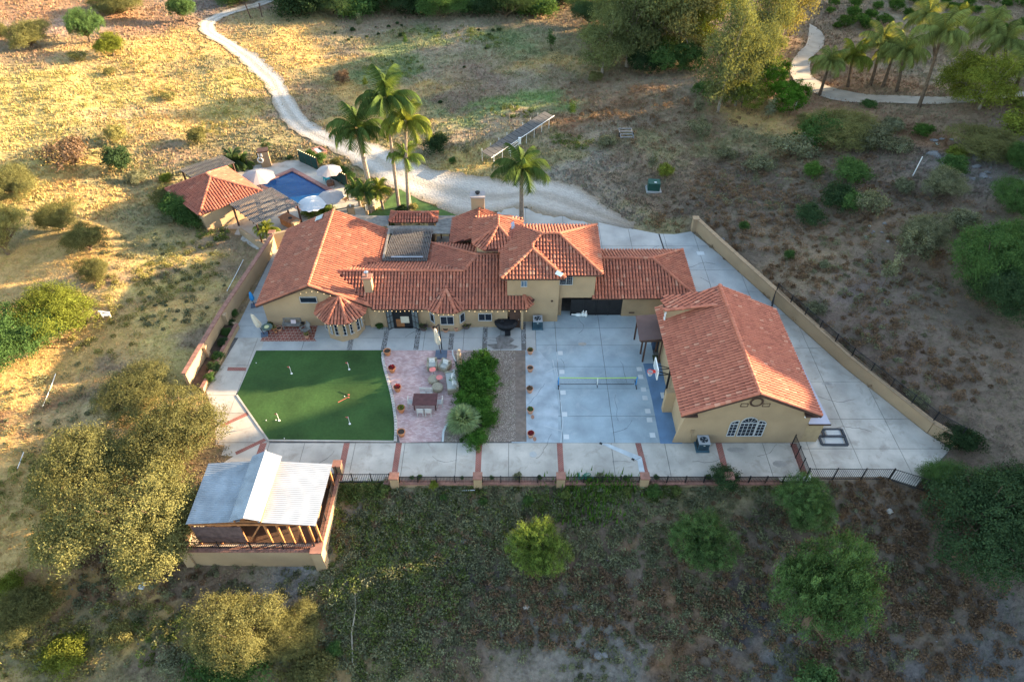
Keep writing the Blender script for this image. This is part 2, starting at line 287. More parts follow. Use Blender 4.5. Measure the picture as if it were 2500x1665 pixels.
L_bw = leafmat('leaf_brown', (.20, .135, .09)); L_wd = leafmat('leaf_weed', (.12, .155, .05), .7); L_hd = leafmat('leaf_hedge', (.06, .14, .025)); L_vv = leafmat('leaf_vivid', (.09, .20, .025)); L_py = leafmat('leaf_palm_lit', (.17, .20, .06)); L_fp = leafmat('leaf_fanpalm', (.20, .27, .13)); L_or = leafmat('leaf_orchard', (.07, .135, .03))
gravel = attrmat('road_gravel', amp=.12, sc=1.5, patch=.0); groundm = attrmat('ground', amp=.22, mul=1.0); tuftm = attrmat('dry_grass', amp=.13, sc=.5, mul=1.1, upn=True)
# ------------------------------------------------------------------ terrain
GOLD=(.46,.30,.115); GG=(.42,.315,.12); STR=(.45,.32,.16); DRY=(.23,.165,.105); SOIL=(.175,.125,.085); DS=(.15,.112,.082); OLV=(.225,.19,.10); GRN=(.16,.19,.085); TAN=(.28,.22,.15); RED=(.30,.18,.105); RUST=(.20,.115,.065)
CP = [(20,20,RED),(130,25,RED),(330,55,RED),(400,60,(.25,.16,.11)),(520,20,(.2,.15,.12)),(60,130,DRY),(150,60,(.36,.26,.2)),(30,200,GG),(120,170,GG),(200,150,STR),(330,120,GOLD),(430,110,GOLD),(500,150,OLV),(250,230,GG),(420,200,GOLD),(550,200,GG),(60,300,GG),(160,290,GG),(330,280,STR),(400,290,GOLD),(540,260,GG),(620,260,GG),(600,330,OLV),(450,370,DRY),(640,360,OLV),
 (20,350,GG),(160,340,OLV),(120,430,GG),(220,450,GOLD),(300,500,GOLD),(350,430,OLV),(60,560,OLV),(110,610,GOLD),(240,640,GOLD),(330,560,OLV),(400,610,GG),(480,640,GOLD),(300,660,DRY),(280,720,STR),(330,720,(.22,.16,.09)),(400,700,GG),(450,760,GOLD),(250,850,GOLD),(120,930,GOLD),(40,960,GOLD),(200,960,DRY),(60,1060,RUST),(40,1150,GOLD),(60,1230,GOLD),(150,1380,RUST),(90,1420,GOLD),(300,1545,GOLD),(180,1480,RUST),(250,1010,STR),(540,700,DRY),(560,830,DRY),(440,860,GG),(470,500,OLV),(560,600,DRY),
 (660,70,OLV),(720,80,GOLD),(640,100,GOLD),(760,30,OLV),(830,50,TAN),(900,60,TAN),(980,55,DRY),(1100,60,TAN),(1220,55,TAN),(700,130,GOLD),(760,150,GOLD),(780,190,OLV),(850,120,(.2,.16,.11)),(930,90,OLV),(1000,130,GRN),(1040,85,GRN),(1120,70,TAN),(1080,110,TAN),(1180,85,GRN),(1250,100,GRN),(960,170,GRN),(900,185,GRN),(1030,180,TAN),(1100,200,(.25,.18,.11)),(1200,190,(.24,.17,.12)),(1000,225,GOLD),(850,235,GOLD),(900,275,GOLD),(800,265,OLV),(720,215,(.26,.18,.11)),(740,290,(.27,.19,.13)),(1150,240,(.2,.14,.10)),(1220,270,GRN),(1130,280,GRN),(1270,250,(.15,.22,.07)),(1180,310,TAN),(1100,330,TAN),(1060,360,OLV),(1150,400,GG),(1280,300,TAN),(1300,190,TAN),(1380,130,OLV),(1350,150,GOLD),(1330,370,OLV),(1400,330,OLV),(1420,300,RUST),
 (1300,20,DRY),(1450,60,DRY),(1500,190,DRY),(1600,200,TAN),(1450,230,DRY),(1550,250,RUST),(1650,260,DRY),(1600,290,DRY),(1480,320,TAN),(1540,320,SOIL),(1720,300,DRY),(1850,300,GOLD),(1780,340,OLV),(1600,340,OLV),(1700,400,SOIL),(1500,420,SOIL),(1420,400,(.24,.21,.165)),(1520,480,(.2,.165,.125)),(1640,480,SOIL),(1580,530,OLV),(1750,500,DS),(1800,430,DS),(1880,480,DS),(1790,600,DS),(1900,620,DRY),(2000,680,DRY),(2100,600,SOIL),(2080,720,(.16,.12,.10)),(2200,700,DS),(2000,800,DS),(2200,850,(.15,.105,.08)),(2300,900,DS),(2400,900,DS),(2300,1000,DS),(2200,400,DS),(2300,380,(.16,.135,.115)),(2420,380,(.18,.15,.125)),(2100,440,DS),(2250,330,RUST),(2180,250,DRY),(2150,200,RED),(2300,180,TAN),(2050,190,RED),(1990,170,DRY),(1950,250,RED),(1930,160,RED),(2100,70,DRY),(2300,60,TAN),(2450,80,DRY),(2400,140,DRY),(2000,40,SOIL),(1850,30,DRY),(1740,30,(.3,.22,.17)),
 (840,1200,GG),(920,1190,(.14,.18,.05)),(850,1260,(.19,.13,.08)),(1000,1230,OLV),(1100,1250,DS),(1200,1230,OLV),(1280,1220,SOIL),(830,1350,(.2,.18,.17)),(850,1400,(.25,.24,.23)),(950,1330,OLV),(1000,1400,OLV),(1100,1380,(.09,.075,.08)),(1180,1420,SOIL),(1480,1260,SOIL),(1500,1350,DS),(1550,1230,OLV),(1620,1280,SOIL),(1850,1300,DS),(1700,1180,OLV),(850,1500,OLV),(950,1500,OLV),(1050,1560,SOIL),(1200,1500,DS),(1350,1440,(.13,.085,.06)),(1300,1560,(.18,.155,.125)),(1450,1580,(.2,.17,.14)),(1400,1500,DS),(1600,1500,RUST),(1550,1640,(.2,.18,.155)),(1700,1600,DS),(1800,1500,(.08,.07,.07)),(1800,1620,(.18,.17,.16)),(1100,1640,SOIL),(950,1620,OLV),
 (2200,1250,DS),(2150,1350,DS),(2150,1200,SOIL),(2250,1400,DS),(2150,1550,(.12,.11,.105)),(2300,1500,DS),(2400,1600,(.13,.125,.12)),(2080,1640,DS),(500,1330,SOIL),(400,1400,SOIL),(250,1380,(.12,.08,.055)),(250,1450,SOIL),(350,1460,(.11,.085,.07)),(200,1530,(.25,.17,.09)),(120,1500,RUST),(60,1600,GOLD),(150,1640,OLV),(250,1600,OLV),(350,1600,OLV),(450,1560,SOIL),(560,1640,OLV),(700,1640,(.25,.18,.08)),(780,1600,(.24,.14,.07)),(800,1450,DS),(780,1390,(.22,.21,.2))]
CPW = np.array([[*(lambda q: (q.x, q.y))(G(p[:2])), *p[2]] for p in CP])
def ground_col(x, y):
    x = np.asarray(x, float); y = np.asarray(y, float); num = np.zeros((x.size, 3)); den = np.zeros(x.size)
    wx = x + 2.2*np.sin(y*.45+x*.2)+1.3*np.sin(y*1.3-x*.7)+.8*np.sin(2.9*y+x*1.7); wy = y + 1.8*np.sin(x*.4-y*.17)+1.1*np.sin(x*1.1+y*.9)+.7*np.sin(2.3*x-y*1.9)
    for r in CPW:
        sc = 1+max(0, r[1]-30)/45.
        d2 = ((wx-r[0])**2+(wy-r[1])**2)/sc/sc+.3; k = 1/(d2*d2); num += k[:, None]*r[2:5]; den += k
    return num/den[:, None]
def axis(segs):
    o = []
    for a, b, st in segs: o += list(np.arange(a, b, st))
    return np.array(o+[segs[-1][1]])
gx = axis([(-500,-110,30),(-110,-60,2.2),(-60,60,1.0),(60,150,2.5),(150,500,35)]); gy = axis([(-120,-4,10),(-4,12,2),(12,90,1.0),(90,130,1.5),(130,170,3),(170,700,40)])
X, Y = np.meshgrid(gx, gy); Zt = H(X, Y); nx, ny = len(gx), len(gy)
me = bpy.data.meshes.new('ground'); me.vertices.add(nx*ny); me.vertices.foreach_set('co', np.stack([X.ravel(), Y.ravel(), Zt.ravel()], 1).ravel())
ii = (np.arange(ny-1)[:, None]*nx+np.arange(nx-1)[None]).ravel(); fa = np.stack([ii, ii+1, ii+nx+1, ii+nx], 1).ravel()
me.loops.add(len(fa)); me.loops.foreach_set('vertex_index', fa.astype(np.int32)); me.polygons.add(len(ii)); me.polygons.foreach_set('loop_start', np.arange(0, len(fa), 4, dtype=np.int32)); me.polygons.foreach_set('use_smooth', np.ones(len(ii), bool)); me.update(calc_edges=True); me.validate()
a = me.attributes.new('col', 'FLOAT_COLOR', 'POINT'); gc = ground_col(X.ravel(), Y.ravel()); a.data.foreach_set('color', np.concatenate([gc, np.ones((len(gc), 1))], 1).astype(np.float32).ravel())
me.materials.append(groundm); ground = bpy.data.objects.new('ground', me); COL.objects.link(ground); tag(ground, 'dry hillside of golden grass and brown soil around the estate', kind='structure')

def bigmesh(name, V, F4, mat, cols=None, tint=None, parent=None, kind='stuff', smooth=False):
    V = np.asarray(V, np.float32); k = F4.shape[1]
    me = bpy.data.meshes.new(name); me.vertices.add(len(V)); me.vertices.foreach_set('co', V.ravel()); me.loops.add(F4.size); me.loops.foreach_set('vertex_index', F4.astype(np.int32).ravel())
    me.polygons.add(len(F4)); me.polygons.foreach_set('loop_start', np.arange(0, F4.size, k, dtype=np.int32)); me.update(calc_edges=True)
    if cols is not None: a = me.attributes.new('col', 'FLOAT_COLOR', 'POINT'); a.data.foreach_set('color', np.concatenate([cols, np.ones((len(cols), 1))], 1).astype(np.float32).ravel())
    if tint is not None: a = me.attributes.new('tint', 'FLOAT', 'POINT'); a.data.foreach_set('value', np.asarray(tint, np.float32))
    me.materials.append(mat); return me
# ------------------------------------------------------------------ roads (ribbons on the terrain)
def ribbon(name, pairs, mat, label, lift=.12, nsub=6, ncross=6, flat=False, tracks=False):
    A = [(G(a) if not flat else P(a)) for a, b in pairs]; B = [(G(b) if not flat else P(b)) for a, b in pairs]
    def spl(Q):
        o = []
        for i in range(len(Q)-1):
            p0, p1, p2, p3 = Q[max(i-1, 0)], Q[i], Q[i+1], Q[min(i+2, len(Q)-1)]
            for k in range(nsub):
                t = k/nsub; o.append(.5*((2*p1)+(p2-p0)*t+(2*p0-5*p1+4*p2-p3)*t*t+(3*p1-p0-3*p2+p3)*t*t*t))
        return o+[Q[-1]]
    A, B = spl(A), spl(B); m = M(); n = ncross+1; jt = .3 if tracks else .08; cl = []
    for a, b in zip(A, B):
        for k in range(n):
            q = a.lerp(b, k/ncross)
            if k in (0, ncross): q = q+Vector((random.uniform(-jt, jt), random.uniform(-jt, jt), 0))
            m.v.append((q.x, q.y, Hs(q.x, q.y)+lift))
    for i in range(len(A)-1):
        for k in range(ncross): m.f.append((i*n+k, (i+1)*n+k, (i+1)*n+k+1, i*n+k+1))
    m.mi = [0]*len(m.f); o = m.obj(name, mat, label=label, kind='structure', smooth=True)
    if tracks:
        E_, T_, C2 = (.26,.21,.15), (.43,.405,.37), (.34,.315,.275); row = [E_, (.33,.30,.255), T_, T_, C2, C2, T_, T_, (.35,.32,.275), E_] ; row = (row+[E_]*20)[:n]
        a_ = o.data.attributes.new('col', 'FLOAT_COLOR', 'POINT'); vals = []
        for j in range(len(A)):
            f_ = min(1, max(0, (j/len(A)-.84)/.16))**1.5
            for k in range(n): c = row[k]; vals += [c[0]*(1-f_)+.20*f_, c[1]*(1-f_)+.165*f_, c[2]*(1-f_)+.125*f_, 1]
        a_.data.foreach_set('color', vals)
    return o, [(q.x, q.y) for q in A]+[(q.x, q.y) for q in B[::-1]]
rp = [((672,-8),(690,-4)),((600,13),(608,25)),((540,31),(553,42)),((496,50),(528,60)),((487,71),(530,77)),((505,92),(552,92)),((544,113),(582,110)),((594,157),(624,134)),((628,190),(654,160)),((651,214),(686,190)),((672,262),(712,236)),((700,308),(760,297)),((758,346),(800,322)),((814,371),(850,338)),((853,395),(912,351)),((900,425),(960,375)),((945,455),(1013,401)),((1030,490),(1105,422)),((1116,526),(1180,432)),((1207,522),(1240,445)),((1260,510),(1330,440)),((1330,526),(1400,452)),((1400,540),(1450,482)),((1480,554),(1500,520)),((1545,566),(1548,548))]
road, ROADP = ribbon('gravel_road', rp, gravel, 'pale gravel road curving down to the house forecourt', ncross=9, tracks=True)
r2 = [((590,200),(650,235)),((583,300),(712,305)),((560,380),(702,382)),((490,450),(652,440)),((440,540),(605,500)),((438,620),(598,600)),((500,700),(655,665)),((640,775),(765,722)),((800,830),(930,760)),((1000,850),(1080,785)),((1230,852),(1230,790)),((1480,862),(1480,798)),((1900,850),(1900,792)),((2200,812),(2200,770)),((2450,790),(2450,745))]
road2, ROADP2 = ribbon('concrete_lane', [(S('17', *a), S('17', *b)) for a, b in r2], lanec, 'pale concrete lane winding past the palm row')
# ------------------------------------------------------------------ yard paving
def clip(poly, ax, v, keep_less):
    o = []; n = len(poly)
    for i in range(n):
        a, b = poly[i], poly[(i+1) % n]; ia = (a[ax] <= v) == keep_less; ib = (b[ax] <= v) == keep_less
        if ia: o.append(a)
        if ia != ib: t = (v-a[ax])/(b[ax]-a[ax]); o.append((a[0]+(b[0]-a[0])*t, a[1]+(b[1]-a[1])*t))
    return o
def area(p): return abs(sum(p[i][0]*p[(i+1) % len(p)][1]-p[(i+1) % len(p)][0]*p[i][1] for i in range(len(p))))/2
yard = M().prism(YARD, -2.4, -.03).obj('yard', joint, label='concrete yard around the house and garage', kind='structure')
def slabs(poly, xs, ys, z, th, mats, parent, name='slab', gap=.018):
    poly = [(p[0], p[1]) for p in poly]
    for i in range(len(xs)-1):
        c1 = clip(clip(poly, 0, xs[i]+gap, False), 0, xs[i+1]-gap, True) if len(poly) > 2 else []
        if len(c1) < 3: continue
        for j in range(len(ys)-1):
            c2 = clip(c1, 1, ys[j]+gap, False)
            if len(c2) < 3: continue
            c2 = clip(c2, 1, ys[j+1]-gap, True)
            q = []
            for p in c2:
                if not q or math.hypot(p[0]-q[-1][0], p[1]-q[-1][1]) > .004: q.append(p)
            if len(q) > 2 and math.hypot(q[0][0]-q[-1][0], q[0][1]-q[-1][1]) < .004: q.pop()
            if len(q) < 3 or area(q) < .02: continue
            M().prism(q, z-th, z+random.uniform(-.003, .003)).obj(name, mats(q) if callable(mats) else mats, parent)
front = [(-21,31.2),(-20.3,30.6),(-18.6,32.25),(22,32.25),(22,28.8),(-17.2,28.8),(-22,29)]
YP = [(p.x, p.y) for p in YARD]
# areas of the yard: front walk, patio band, court, east drive, north drive
fw = [(-12.9,28.8),(21.8,28.8),(21.8,32.24),(-18.55,32.24),(-22.6,37.1),(-21.9,42.3),(-22.0,43.9),(-24.35,43.9),(-25.2,37.6),(-23.35,34.2),(-22.4,31.2),(-22.3,28.4),(-12.9,28.4)]
slabs(fw, [-26,-22.6,-18.6,-15.9,-12.0,-8.2,-4.2,-.25,3.65,7.6,11.7,15.9,19.2,22], [28,32.3,35.2,37.1,40.5,44], 0, .04, conc2, yard)
pb = [(-22.0,42.31),(2.1,42.31),(2.1,46.6),(-22.4,46.6)]
slabs(pb, [-23,-18.4,-14.3,-11.3,-7.8,-4.3,-1.0,2.11], [42,43.9,48], 0, .04, conc, yard)
slabs([(-24.95,43.92),(-22.05,43.92),(-22.3,57.5),(-24.35,57.0)], [-26,-22], [43.9,45.5,47.3,49.1,51,53,55,58], 0, .04, conc, yard)
court = [(-.05,32.26),(12.3,32.26),(12.3,47.5),(2.13,47.5),(2.13,42.31),(-.05,42.31)]
slabs(court, [-.05,3.9,7.9,12.3], [32.2,34.9,37.85,40.35,42.95,45.2,48], .0, .04, courtc, yard)
ed = [(12.3,47.0),(16,47.0),(16.6,53.5),(8,53.5),(8,55),(1,55),(-5.2,55.2),(-5.2,59.4),(-2.7,61.4),(-.87,65.54),(15.42,59.79),(17.2,59.7),(19.0,60.2),(21.08,56.27),(28.26,40.29),(32.17,33.25),(33.4,31.7),(29.32,28.35),(27.46,29.15),(21.82,29.15),(21.82,31.9),(12.3,47)]
slabs(ed, [-6,-2.5,1.5,5.5,9.3,12.4,16,19.2,22.6,26,29.5,33,36], [28,31.7,34.6,38.6,42.6,47,50.3,53.6,57.6,61.5,66], 0, .04, lambda q: conc if sum(p[1] for p in q)/len(q) > 47 else conc2, yard)
slabs([(-21.9,23.4),(-12.95,23.4),(-12.95,28.38),(-22.2,28.38)], [-23,-12], [23,29], 0, .04, conc2, yard)
# turf, lawn, pavers, gravel bed
turf = [P(S('9', *q)) for q in ((580,75),(2000,70),(1990,140),(2020,270),(2060,430),(2100,600),(2130,800),(2135,950),(2130,1095),(715,1085),(360,575))]
M().prism(turf, -.05, .022).obj('putting_green', turfm, label='artificial turf putting green with five sides', kind='structure')
pv = [(-11.05,42.3),(-3.2,42.3)]+[(P(S('7',*q)).x, P(S('7',*q)).y) for q in ((1070,350),(1150,600),(1150,850),(1140,1120),(990,1230),(940,1330),(925,1450))]+[(-8.6,32.28)]+[(P(S('7',*q)).x, P(S('7',*q)).y) for q in ((350,1300),(340,1050),(310,800),(250,600),(200,450),(190,300))]
M().prism(pv, -.05, .012).obj('paver_patio', paver, label='pink paver patio beside the putting green', kind='structure')
gb = PS('7', [(1540,290),(2000,290),(2015,1455),(960,1455),(965,1330),(1050,1200),(1180,1050),(1200,800),(1150,500),(1080,340),(1085,288)])
M().prism(gb, -.05, .008).obj('pebble_bed', pebble, label='brown pebble bed between the hedge and the court', kind='stuff')
cb = M()
for a, b in zip(PS('7', [(1070,288),(1075,350),(1110,430)])[:-1], PS('7', [(1075,350),(1110,430)])): cb.wallseg(a, b, .12, 0, .07)
cq = PS('7', [(1130,1130),(1040,1195),(985,1260),(955,1330),(945,1455)])
for a, b in zip(cq[:-1], cq[1:]): cb.wallseg(a, b, .16, 0, .07)
cq = PS('7', [(1455,1330),(1458,1455)]); cb.wallseg(cq[0], cq[1], .14, 0, .06)
cb.obj('bed_kerb', conc3, label='curved pale concrete kerb around the planting bed', kind='structure')
# pebbles as real stones
n = 9000; bx = np.random.uniform(-9, .3, n*2); by = np.random.uniform(32.2, 42.4, n*2); k = pip(bx, by, gb); bx, by = bx[k][:n], by[k][:n]; r_ = np.random.uniform(.02, .05, len(bx))
V = np.zeros((len(bx), 5, 3)); an = np.random.uniform(0, 6.28, len(bx))
for i in range(4): V[:, i, 0] = bx+r_*np.cos(an+i*1.57); V[:, i, 1] = by+r_*np.sin(an+i*1.57)
V[:, :4, 2] = .01; V[:, 4, 0] = bx; V[:, 4, 1] = by; V[:, 4, 2] = .01+r_*.7
bi = np.arange(len(bx))*5; F = np.concatenate([np.stack([bi+i, bi+(i+1) % 4, bi+4], 1) for i in range(4)])
sh = np.random.uniform(.5, 1.9, len(bx))[:, None]*np.array([[.24,.20,.165]]); me = bigmesh('pebbles', V.reshape(-1, 3), F, tuftm, cols=np.repeat(sh, 5, 0))
kq = [P(S('9', *q)) for q in ((360,575),(715,1085),(2130,1097))]
kk = M()
for a, b in zip(kq[:-1], kq[1:]): kk.wallseg(a, b, .13, -.02, .045)
kk.obj('turf_kerb', conc2, label='pale concrete kerb along the near edges of the turf', kind='structure')
for y_ in (38.45, 34.6): M().box((-16, y_, .0235), (12.0, .02, .003)).obj('turf_seam', mk('seam', (.03,.06,.02)), bpy.data.objects['putting_green']) if y_ > 38 else None
o = bpy.data.objects.new('pebbles', me); COL.objects.link(o); tag(o, 'loose brown and white pebbles filling the bed', kind='stuff')
# river rock strips across the patio
rs = M(); k = 0
for (x0, x1) in (((1165,945),(1145,1060)), ((1560,850),(1520,1060)), ((1910,840),(1880,1060)), ((2280,880),(2262,1060))):
    a, b = P(S('6', *x0)), P(S('6', *x1))
    rs.wallseg(a, b, .42, .0, .006)
for x0, x1 in (((1242,1460),(1240,1568)), ((1645,1420),(1645,1568))):
    a = P(S('2', *x0)); b = Vector((a.x, 42.33, 0)); rs.wallseg(a, b, .42, 0, .006)
rs.obj('rock_strip', joint, label='dark grout bands let into the patio concrete', kind='structure')
st = M()
for (k_, x0, x1) in (('6',(1165,945),(1145,1060)), ('6',(1560,850),(1520,1060)), ('6',(1910,840),(1880,1060)), ('6',(2280,880),(2262,1060)), ('2',(1242,1460),(1240,1650)), ('2',(1645,1420),(1645,1650))):
    a, b = P(S(k_, *x0)), P(S(k_, *x1)); b.y = max(b.y, 42.35)
    for i in range(int(abs(a.y-b.y)*52)):
        t = random.random(); q = a.lerp(b, t); st.blob((q.x+random.uniform(-.19, .19), q.y, .01), (random.uniform(.03, .06), random.uniform(.03, .05), .035), 5, 3)
st.obj('river_rock', mk('river_rock', (.30,.30,.30), .5, 9), label='grey river rocks set in bands across the patio', kind='stuff')
# brick bands in the front walk
bands = [((155,5),(212,5),(165,235),(110,235)), ((655,5),(712,5),(675,240),(622,240)), ((1425,10),(1480,10),(1468,240),(1413,240)), ((2195,10),(2250,10),(2262,240),(2208,240))]
for q in bands:
    w_ = [P(S('11', *p)) for p in q]; M().prism([(w_[0].x,32.24),(w_[1].x,32.24),(w_[2].x,28.82),(w_[3].x,28.82)], -.02, .006).obj('brick_band', brickw, yard)
for q in [((985,15),(1040,15),(1110,240),(1055,240)), ((1755,15),(1815,15),(1870,240),(1812,240))]:
    w_ = [P(S('12', *p)) for p in q]; M().prism([(w_[0].x,32.24),(w_[1].x,32.24),(w_[2].x,28.82),(w_[3].x,28.82)], -.02, .006).obj('brick_band', brickw, yard)
M().prism([(21.3,32.2),(21.78,32.2),(21.78,28.9),(21.3,28.9)], -.02, .006).obj('brick_band', brickw, yard)
M().prism([(-19.3,32.24),(-18.8,32.24),(-18.9,28.6),(-19.4,28.6)], -.02, .006).obj('brick_band', brickw, yard)
for q in [((260,260),(470,265),(462,302),(250,300)), ((165,915),(475,765),(490,800),(178,940)), ((340,1215),(665,1060),(695,1085),(355,1248))]:
    M().prism(PS('9', q), -.02, .006).obj('brick_band', brickw, yard)
# blue court strip, pale patches, channel, manhole
M().prism(PS('8', [(1690,345),(1960,345),(2060,345),(2180,1345),(1905,1345),(1800,800)]), 0, .008).obj('court_strip', blueconc, yard)
pt = [(655,215),(675,450),(690,708),(708,980),(730,1260),(1642,415),(1660,512),(1695,670),(1713,775),(1748,940),(1770,1050),(1808,1240)]
for x, y in pt:
    q = P(S('8', x, y)); M().box((q.x, q.y, .003), (.42, .46, .008), rz=random.uniform(-.03, .03)).obj('pale_patch', conc3, yard)
w1 = mk('worn_white', (.46,.49,.50), .15, 1.5, fine=.1)
ch = M(); cq = [P((1468,1082)), P((1562,1118)), P((1568,1150))]
ch.prism([(cq[0].x-.1,32.2),(cq[0].x+.45,32.2),(cq[1].x+.15,cq[1].y+.1),(cq[2].x+.2,28.85),(cq[2].x-.25,28.85),(cq[1].x-.2,cq[1].y-.25)], 0, .009)
ch.obj('drain_channel', w1, yard)
for q in ((655,10),(963,162)): a = P(S('12', *q)); M().box((a.x, a.y, .012), (.22, .18, .012), rz=-.5).obj('drain_grate', black, yard)
a = P(S('8', 315,1480)); M().lathe((a.x, a.y, 0), [(.28,0),(.28,.012),(.24,.012),(.24,.006)], 16).obj('manhole_cover', conc, yard)
dr = PS('3', [(1752,437),(1766,437),(1820,600),(1806,600)]); M().prism(dr, -.01, .008).obj('drain_slot', black, yard)
a = P(S('3', 2158,622)); M().box((a.x, a.y, .004), (.75, .6, .01)).obj('pale_patch', conc3, yard)
# washed-white streaks on the court
ws = M()
for q in (((610,200),(625,330)), ((560,300),(600,500)), ((600,400),(640,560)), ((640,640),(655,720)), ((655,800),(690,1060)), ((690,1060),(660,1330)), ((400,310),(400,380)), ((450,1120),(680,1190)), ((470,460),(600,400))):
    a, b = P(S('8', *q[0])), P(S('8', *q[1])); ws.wallseg(a, b, .05, 0, .0065)
ws.obj('lime_streak', w1, yard)
hz = M().prism([(.0,32.3),(3.55,32.3),(3.75,36),(3.4,40.5),(2.4,42.2),(1.0,42.6),(.05,42.2)], 0, .0055).obj('worn_patch', mk('worn_patch', (.34,.39,.42), .2, .9, fine=.1, stain=(.46,.49,.51)), yard)
crm = mk('crack_dark', (.09,.09,.09)); rc_ = random.Random(4)
def crack(p, ang, L):
    m = M(); a = Vector((p[0], p[1], 0)); k = 0
    while k < L: d = rc_.uniform(.25,.6); ang += rc_.uniform(-.5,.5); b = a+Vector((math.cos(ang)*d, math.sin(ang)*d, 0)); m.wallseg(a, b, rc_.uniform(.012,.028), 0, .0095); a = b; k += d
    m.obj('crack', crm, yard)
for x, y, a, L in ((2.7,38.4,-1.5,3.5),(9.3,41,-1.2,2.5),(8.5,37.2,-1.8,2.6),(4.2,41.3,-1.5,1.4),(6,44.5,.4,2),(9.5,34.5,-1.7,2.2),(-13.5,31.5,-1.4,2),(7.5,30.5,.3,2.4),(13.5,30.5,-.2,2.6),(-6,31,-1.2,1.6),(1.8,30.8,.4,2.4),(25,37,-.9,3),(24.8,33.5,-.2,3),(19,50,1.2,2.5),(17.5,54,.3,3),(12,57,.5,3),(-9.5,44,.6,1.6),(-2,43.6,-.3,1.5),(18.5,31,.1,2)): crack((x, y), a, L)
for x, y, s_ in ((6.2,43.1,.25),(17.0,31.6,.5),(14.2,31.3,.35),(26.2,38.4,.3),(20,30.3,.4)):
    M().lathe((x,y,0), [(s_,0),(s_,.0062)], 9, sx=rc_.uniform(.6,1.6), sy=rc_.uniform(.4,1)).obj('stain', mk('oil_stain', (.34,.315,.28), .2, 2) if 'oil_stain' not in bpy.data.materials else bpy.data.materials['oil_stain'], yard)
# water stain by the covered fountain
M().prism(PS('7', [(1500,215),(1640,205),(1620,130),(1680,90),(1780,95),(1860,160),(1800,205),(1920,240),(1850,272),(1600,275)]), 0, .007).obj('water_stain', mk('wet_stain', (.17,.16,.15), .4, 2.5, .5), yard)
M().prism(PS('6', [(290,795),(795,795),(755,930),(780,965),(160,967),(215,860)]), 0, .012).obj('tile_patio', terrac, yard)
es = [P(S('9', *q)) for q in ((2005,85),(2003,150),(2012,210),(2030,290),(2055,380),(2080,470),(2105,570),(2125,680),(2140,780),(2150,880),(2152,980),(2145,1090))]
L = 0; pts = []
for a, b in zip(es[:-1], es[1:]):
    d = (b-a).length; t = -L
    while t+.27 <= d:
        t += .27; pts.append((a.lerp(b, t/d), math.atan2((b-a).y, (b-a).x)))
    L = (d-t)
    if L > .27: L -= .27
edg = M().wallseg(es[0], es[-1], .02, 0, .01); eroot = thing('turf_edging', (es[5].x, es[5].y, 0), 'curved row of pale edging stones between turf and pavers', 'edging')
stm = M().add([(-.12,-.13,0),(.12,-.13,0),(.12,.13,0),(-.12,.13,0),(-.10,-.10,.12),(.10,-.10,.12),(.10,.10,.12),(-.10,.10,.12)], [(4,5,6,7),(0,1,5,4),(1,2,6,5),(2,3,7,6),(3,0,4,7)]).mesh('edging_stone', mk('edging_stone', (.48,.44,.40), .15, 4, fine=.1))
for p, an in pts:
    inst(stm, 'edging_stone', eroot.matrix_basis.inverted() @ Matrix.Translation(p) @ Matrix.Rotation(an+random.uniform(-.08,.08), 4, 'Z') @ Matrix.Diagonal((1, 1, random.uniform(.85,1.2), 1)), eroot)
# lawn by the palms
lawn = PS('1', [(2060,765),(2195,680),(2311,555)])+[P((975,462)),P((1030,492)),P((1116,527)),P((1060,545)),P((905,535))]
M().prism(lawn, -.3, .03).obj('lawn', lawnm, label='small green lawn behind the entry pergola', kind='structure')
# ------------------------------------------------------------------ pool
A, B, Cc = P(S('1', 975,450)), P(S('1', 1290,318)), P(S('1', 1740,562)); Dd = A+Cc-B
deck = M(); DK = [(p.x, p.y) for p in POOLPAD]
pc = [(A.x, A.y), (B.x, B.y), (Cc.x, Cc.y), (Dd.x, Dd.y)]
def off(poly, d):
    c = Vector((sum(p[0] for p in poly)/4, sum(p[1] for p in poly)/4)); o = []
    for i in range(4):
        a, b, e = Vector(poly[i-1]), Vector(poly[i]), Vector(poly[(i+1) % 4]); u = (b-a).normalized(); v = (b-e).normalized(); o.append(tuple(b+u*d+v*d))
    return o
outp = off(pc, .45)
bmx = bmesh.new()
def ringface(bm_, outer, inner, z):
    vo = [bm_.verts.new((p[0], p[1], z)) for p in outer]; vi = [bm_.verts.new((p[0], p[1], z)) for p in inner]
    ed_ = [bm_.edges.new((vo[i], vo[(i+1) % len(vo)])) for i in range(len(vo))]+[bm_.edges.new((vi[i], vi[(i+1) % len(vi)])) for i in range(len(vi))]
    bmesh.ops.triangle_fill(bm_, edges=ed_, use_beauty=True)
ringface(bmx, DK, pc, 0.0); me = bpy.data.meshes.new('pool_deck'); bmx.to_mesh(me); bmx.free(); me.materials.append(conc2)
o = bpy.data.objects.new('pool_deck', me); COL.objects.link(o); tag(o, 'pale concrete deck around the swimming pool', kind='structure')
M().wallseg(DK[0], DK[1], .1, -1.2, -.01).wallseg(DK[1], DK[2], .1, -1.2, -.01).wallseg(DK[2], DK[3], .1, -1.2, -.01).obj('deck_edge', conc2, label='concrete edge of the pool deck', kind='structure')
pool = thing('swimming_pool', (A+Cc)/2, 'rectangular blue swimming pool with red brick coping', 'pool')
cpm = M(); inner = off(pc, -.02)
for i in range(4):
    a, b, c2, d2 = outp[i], outp[(i+1) % 4], inner[(i+1) % 4], inner[i]; cpm.prism([a, b, c2, d2], -.12, .05)
cpm.obj('coping', mk('coping_brick', (.36,.19,.16), .15, 4), pool)
sh_ = M(); zb = -1.3
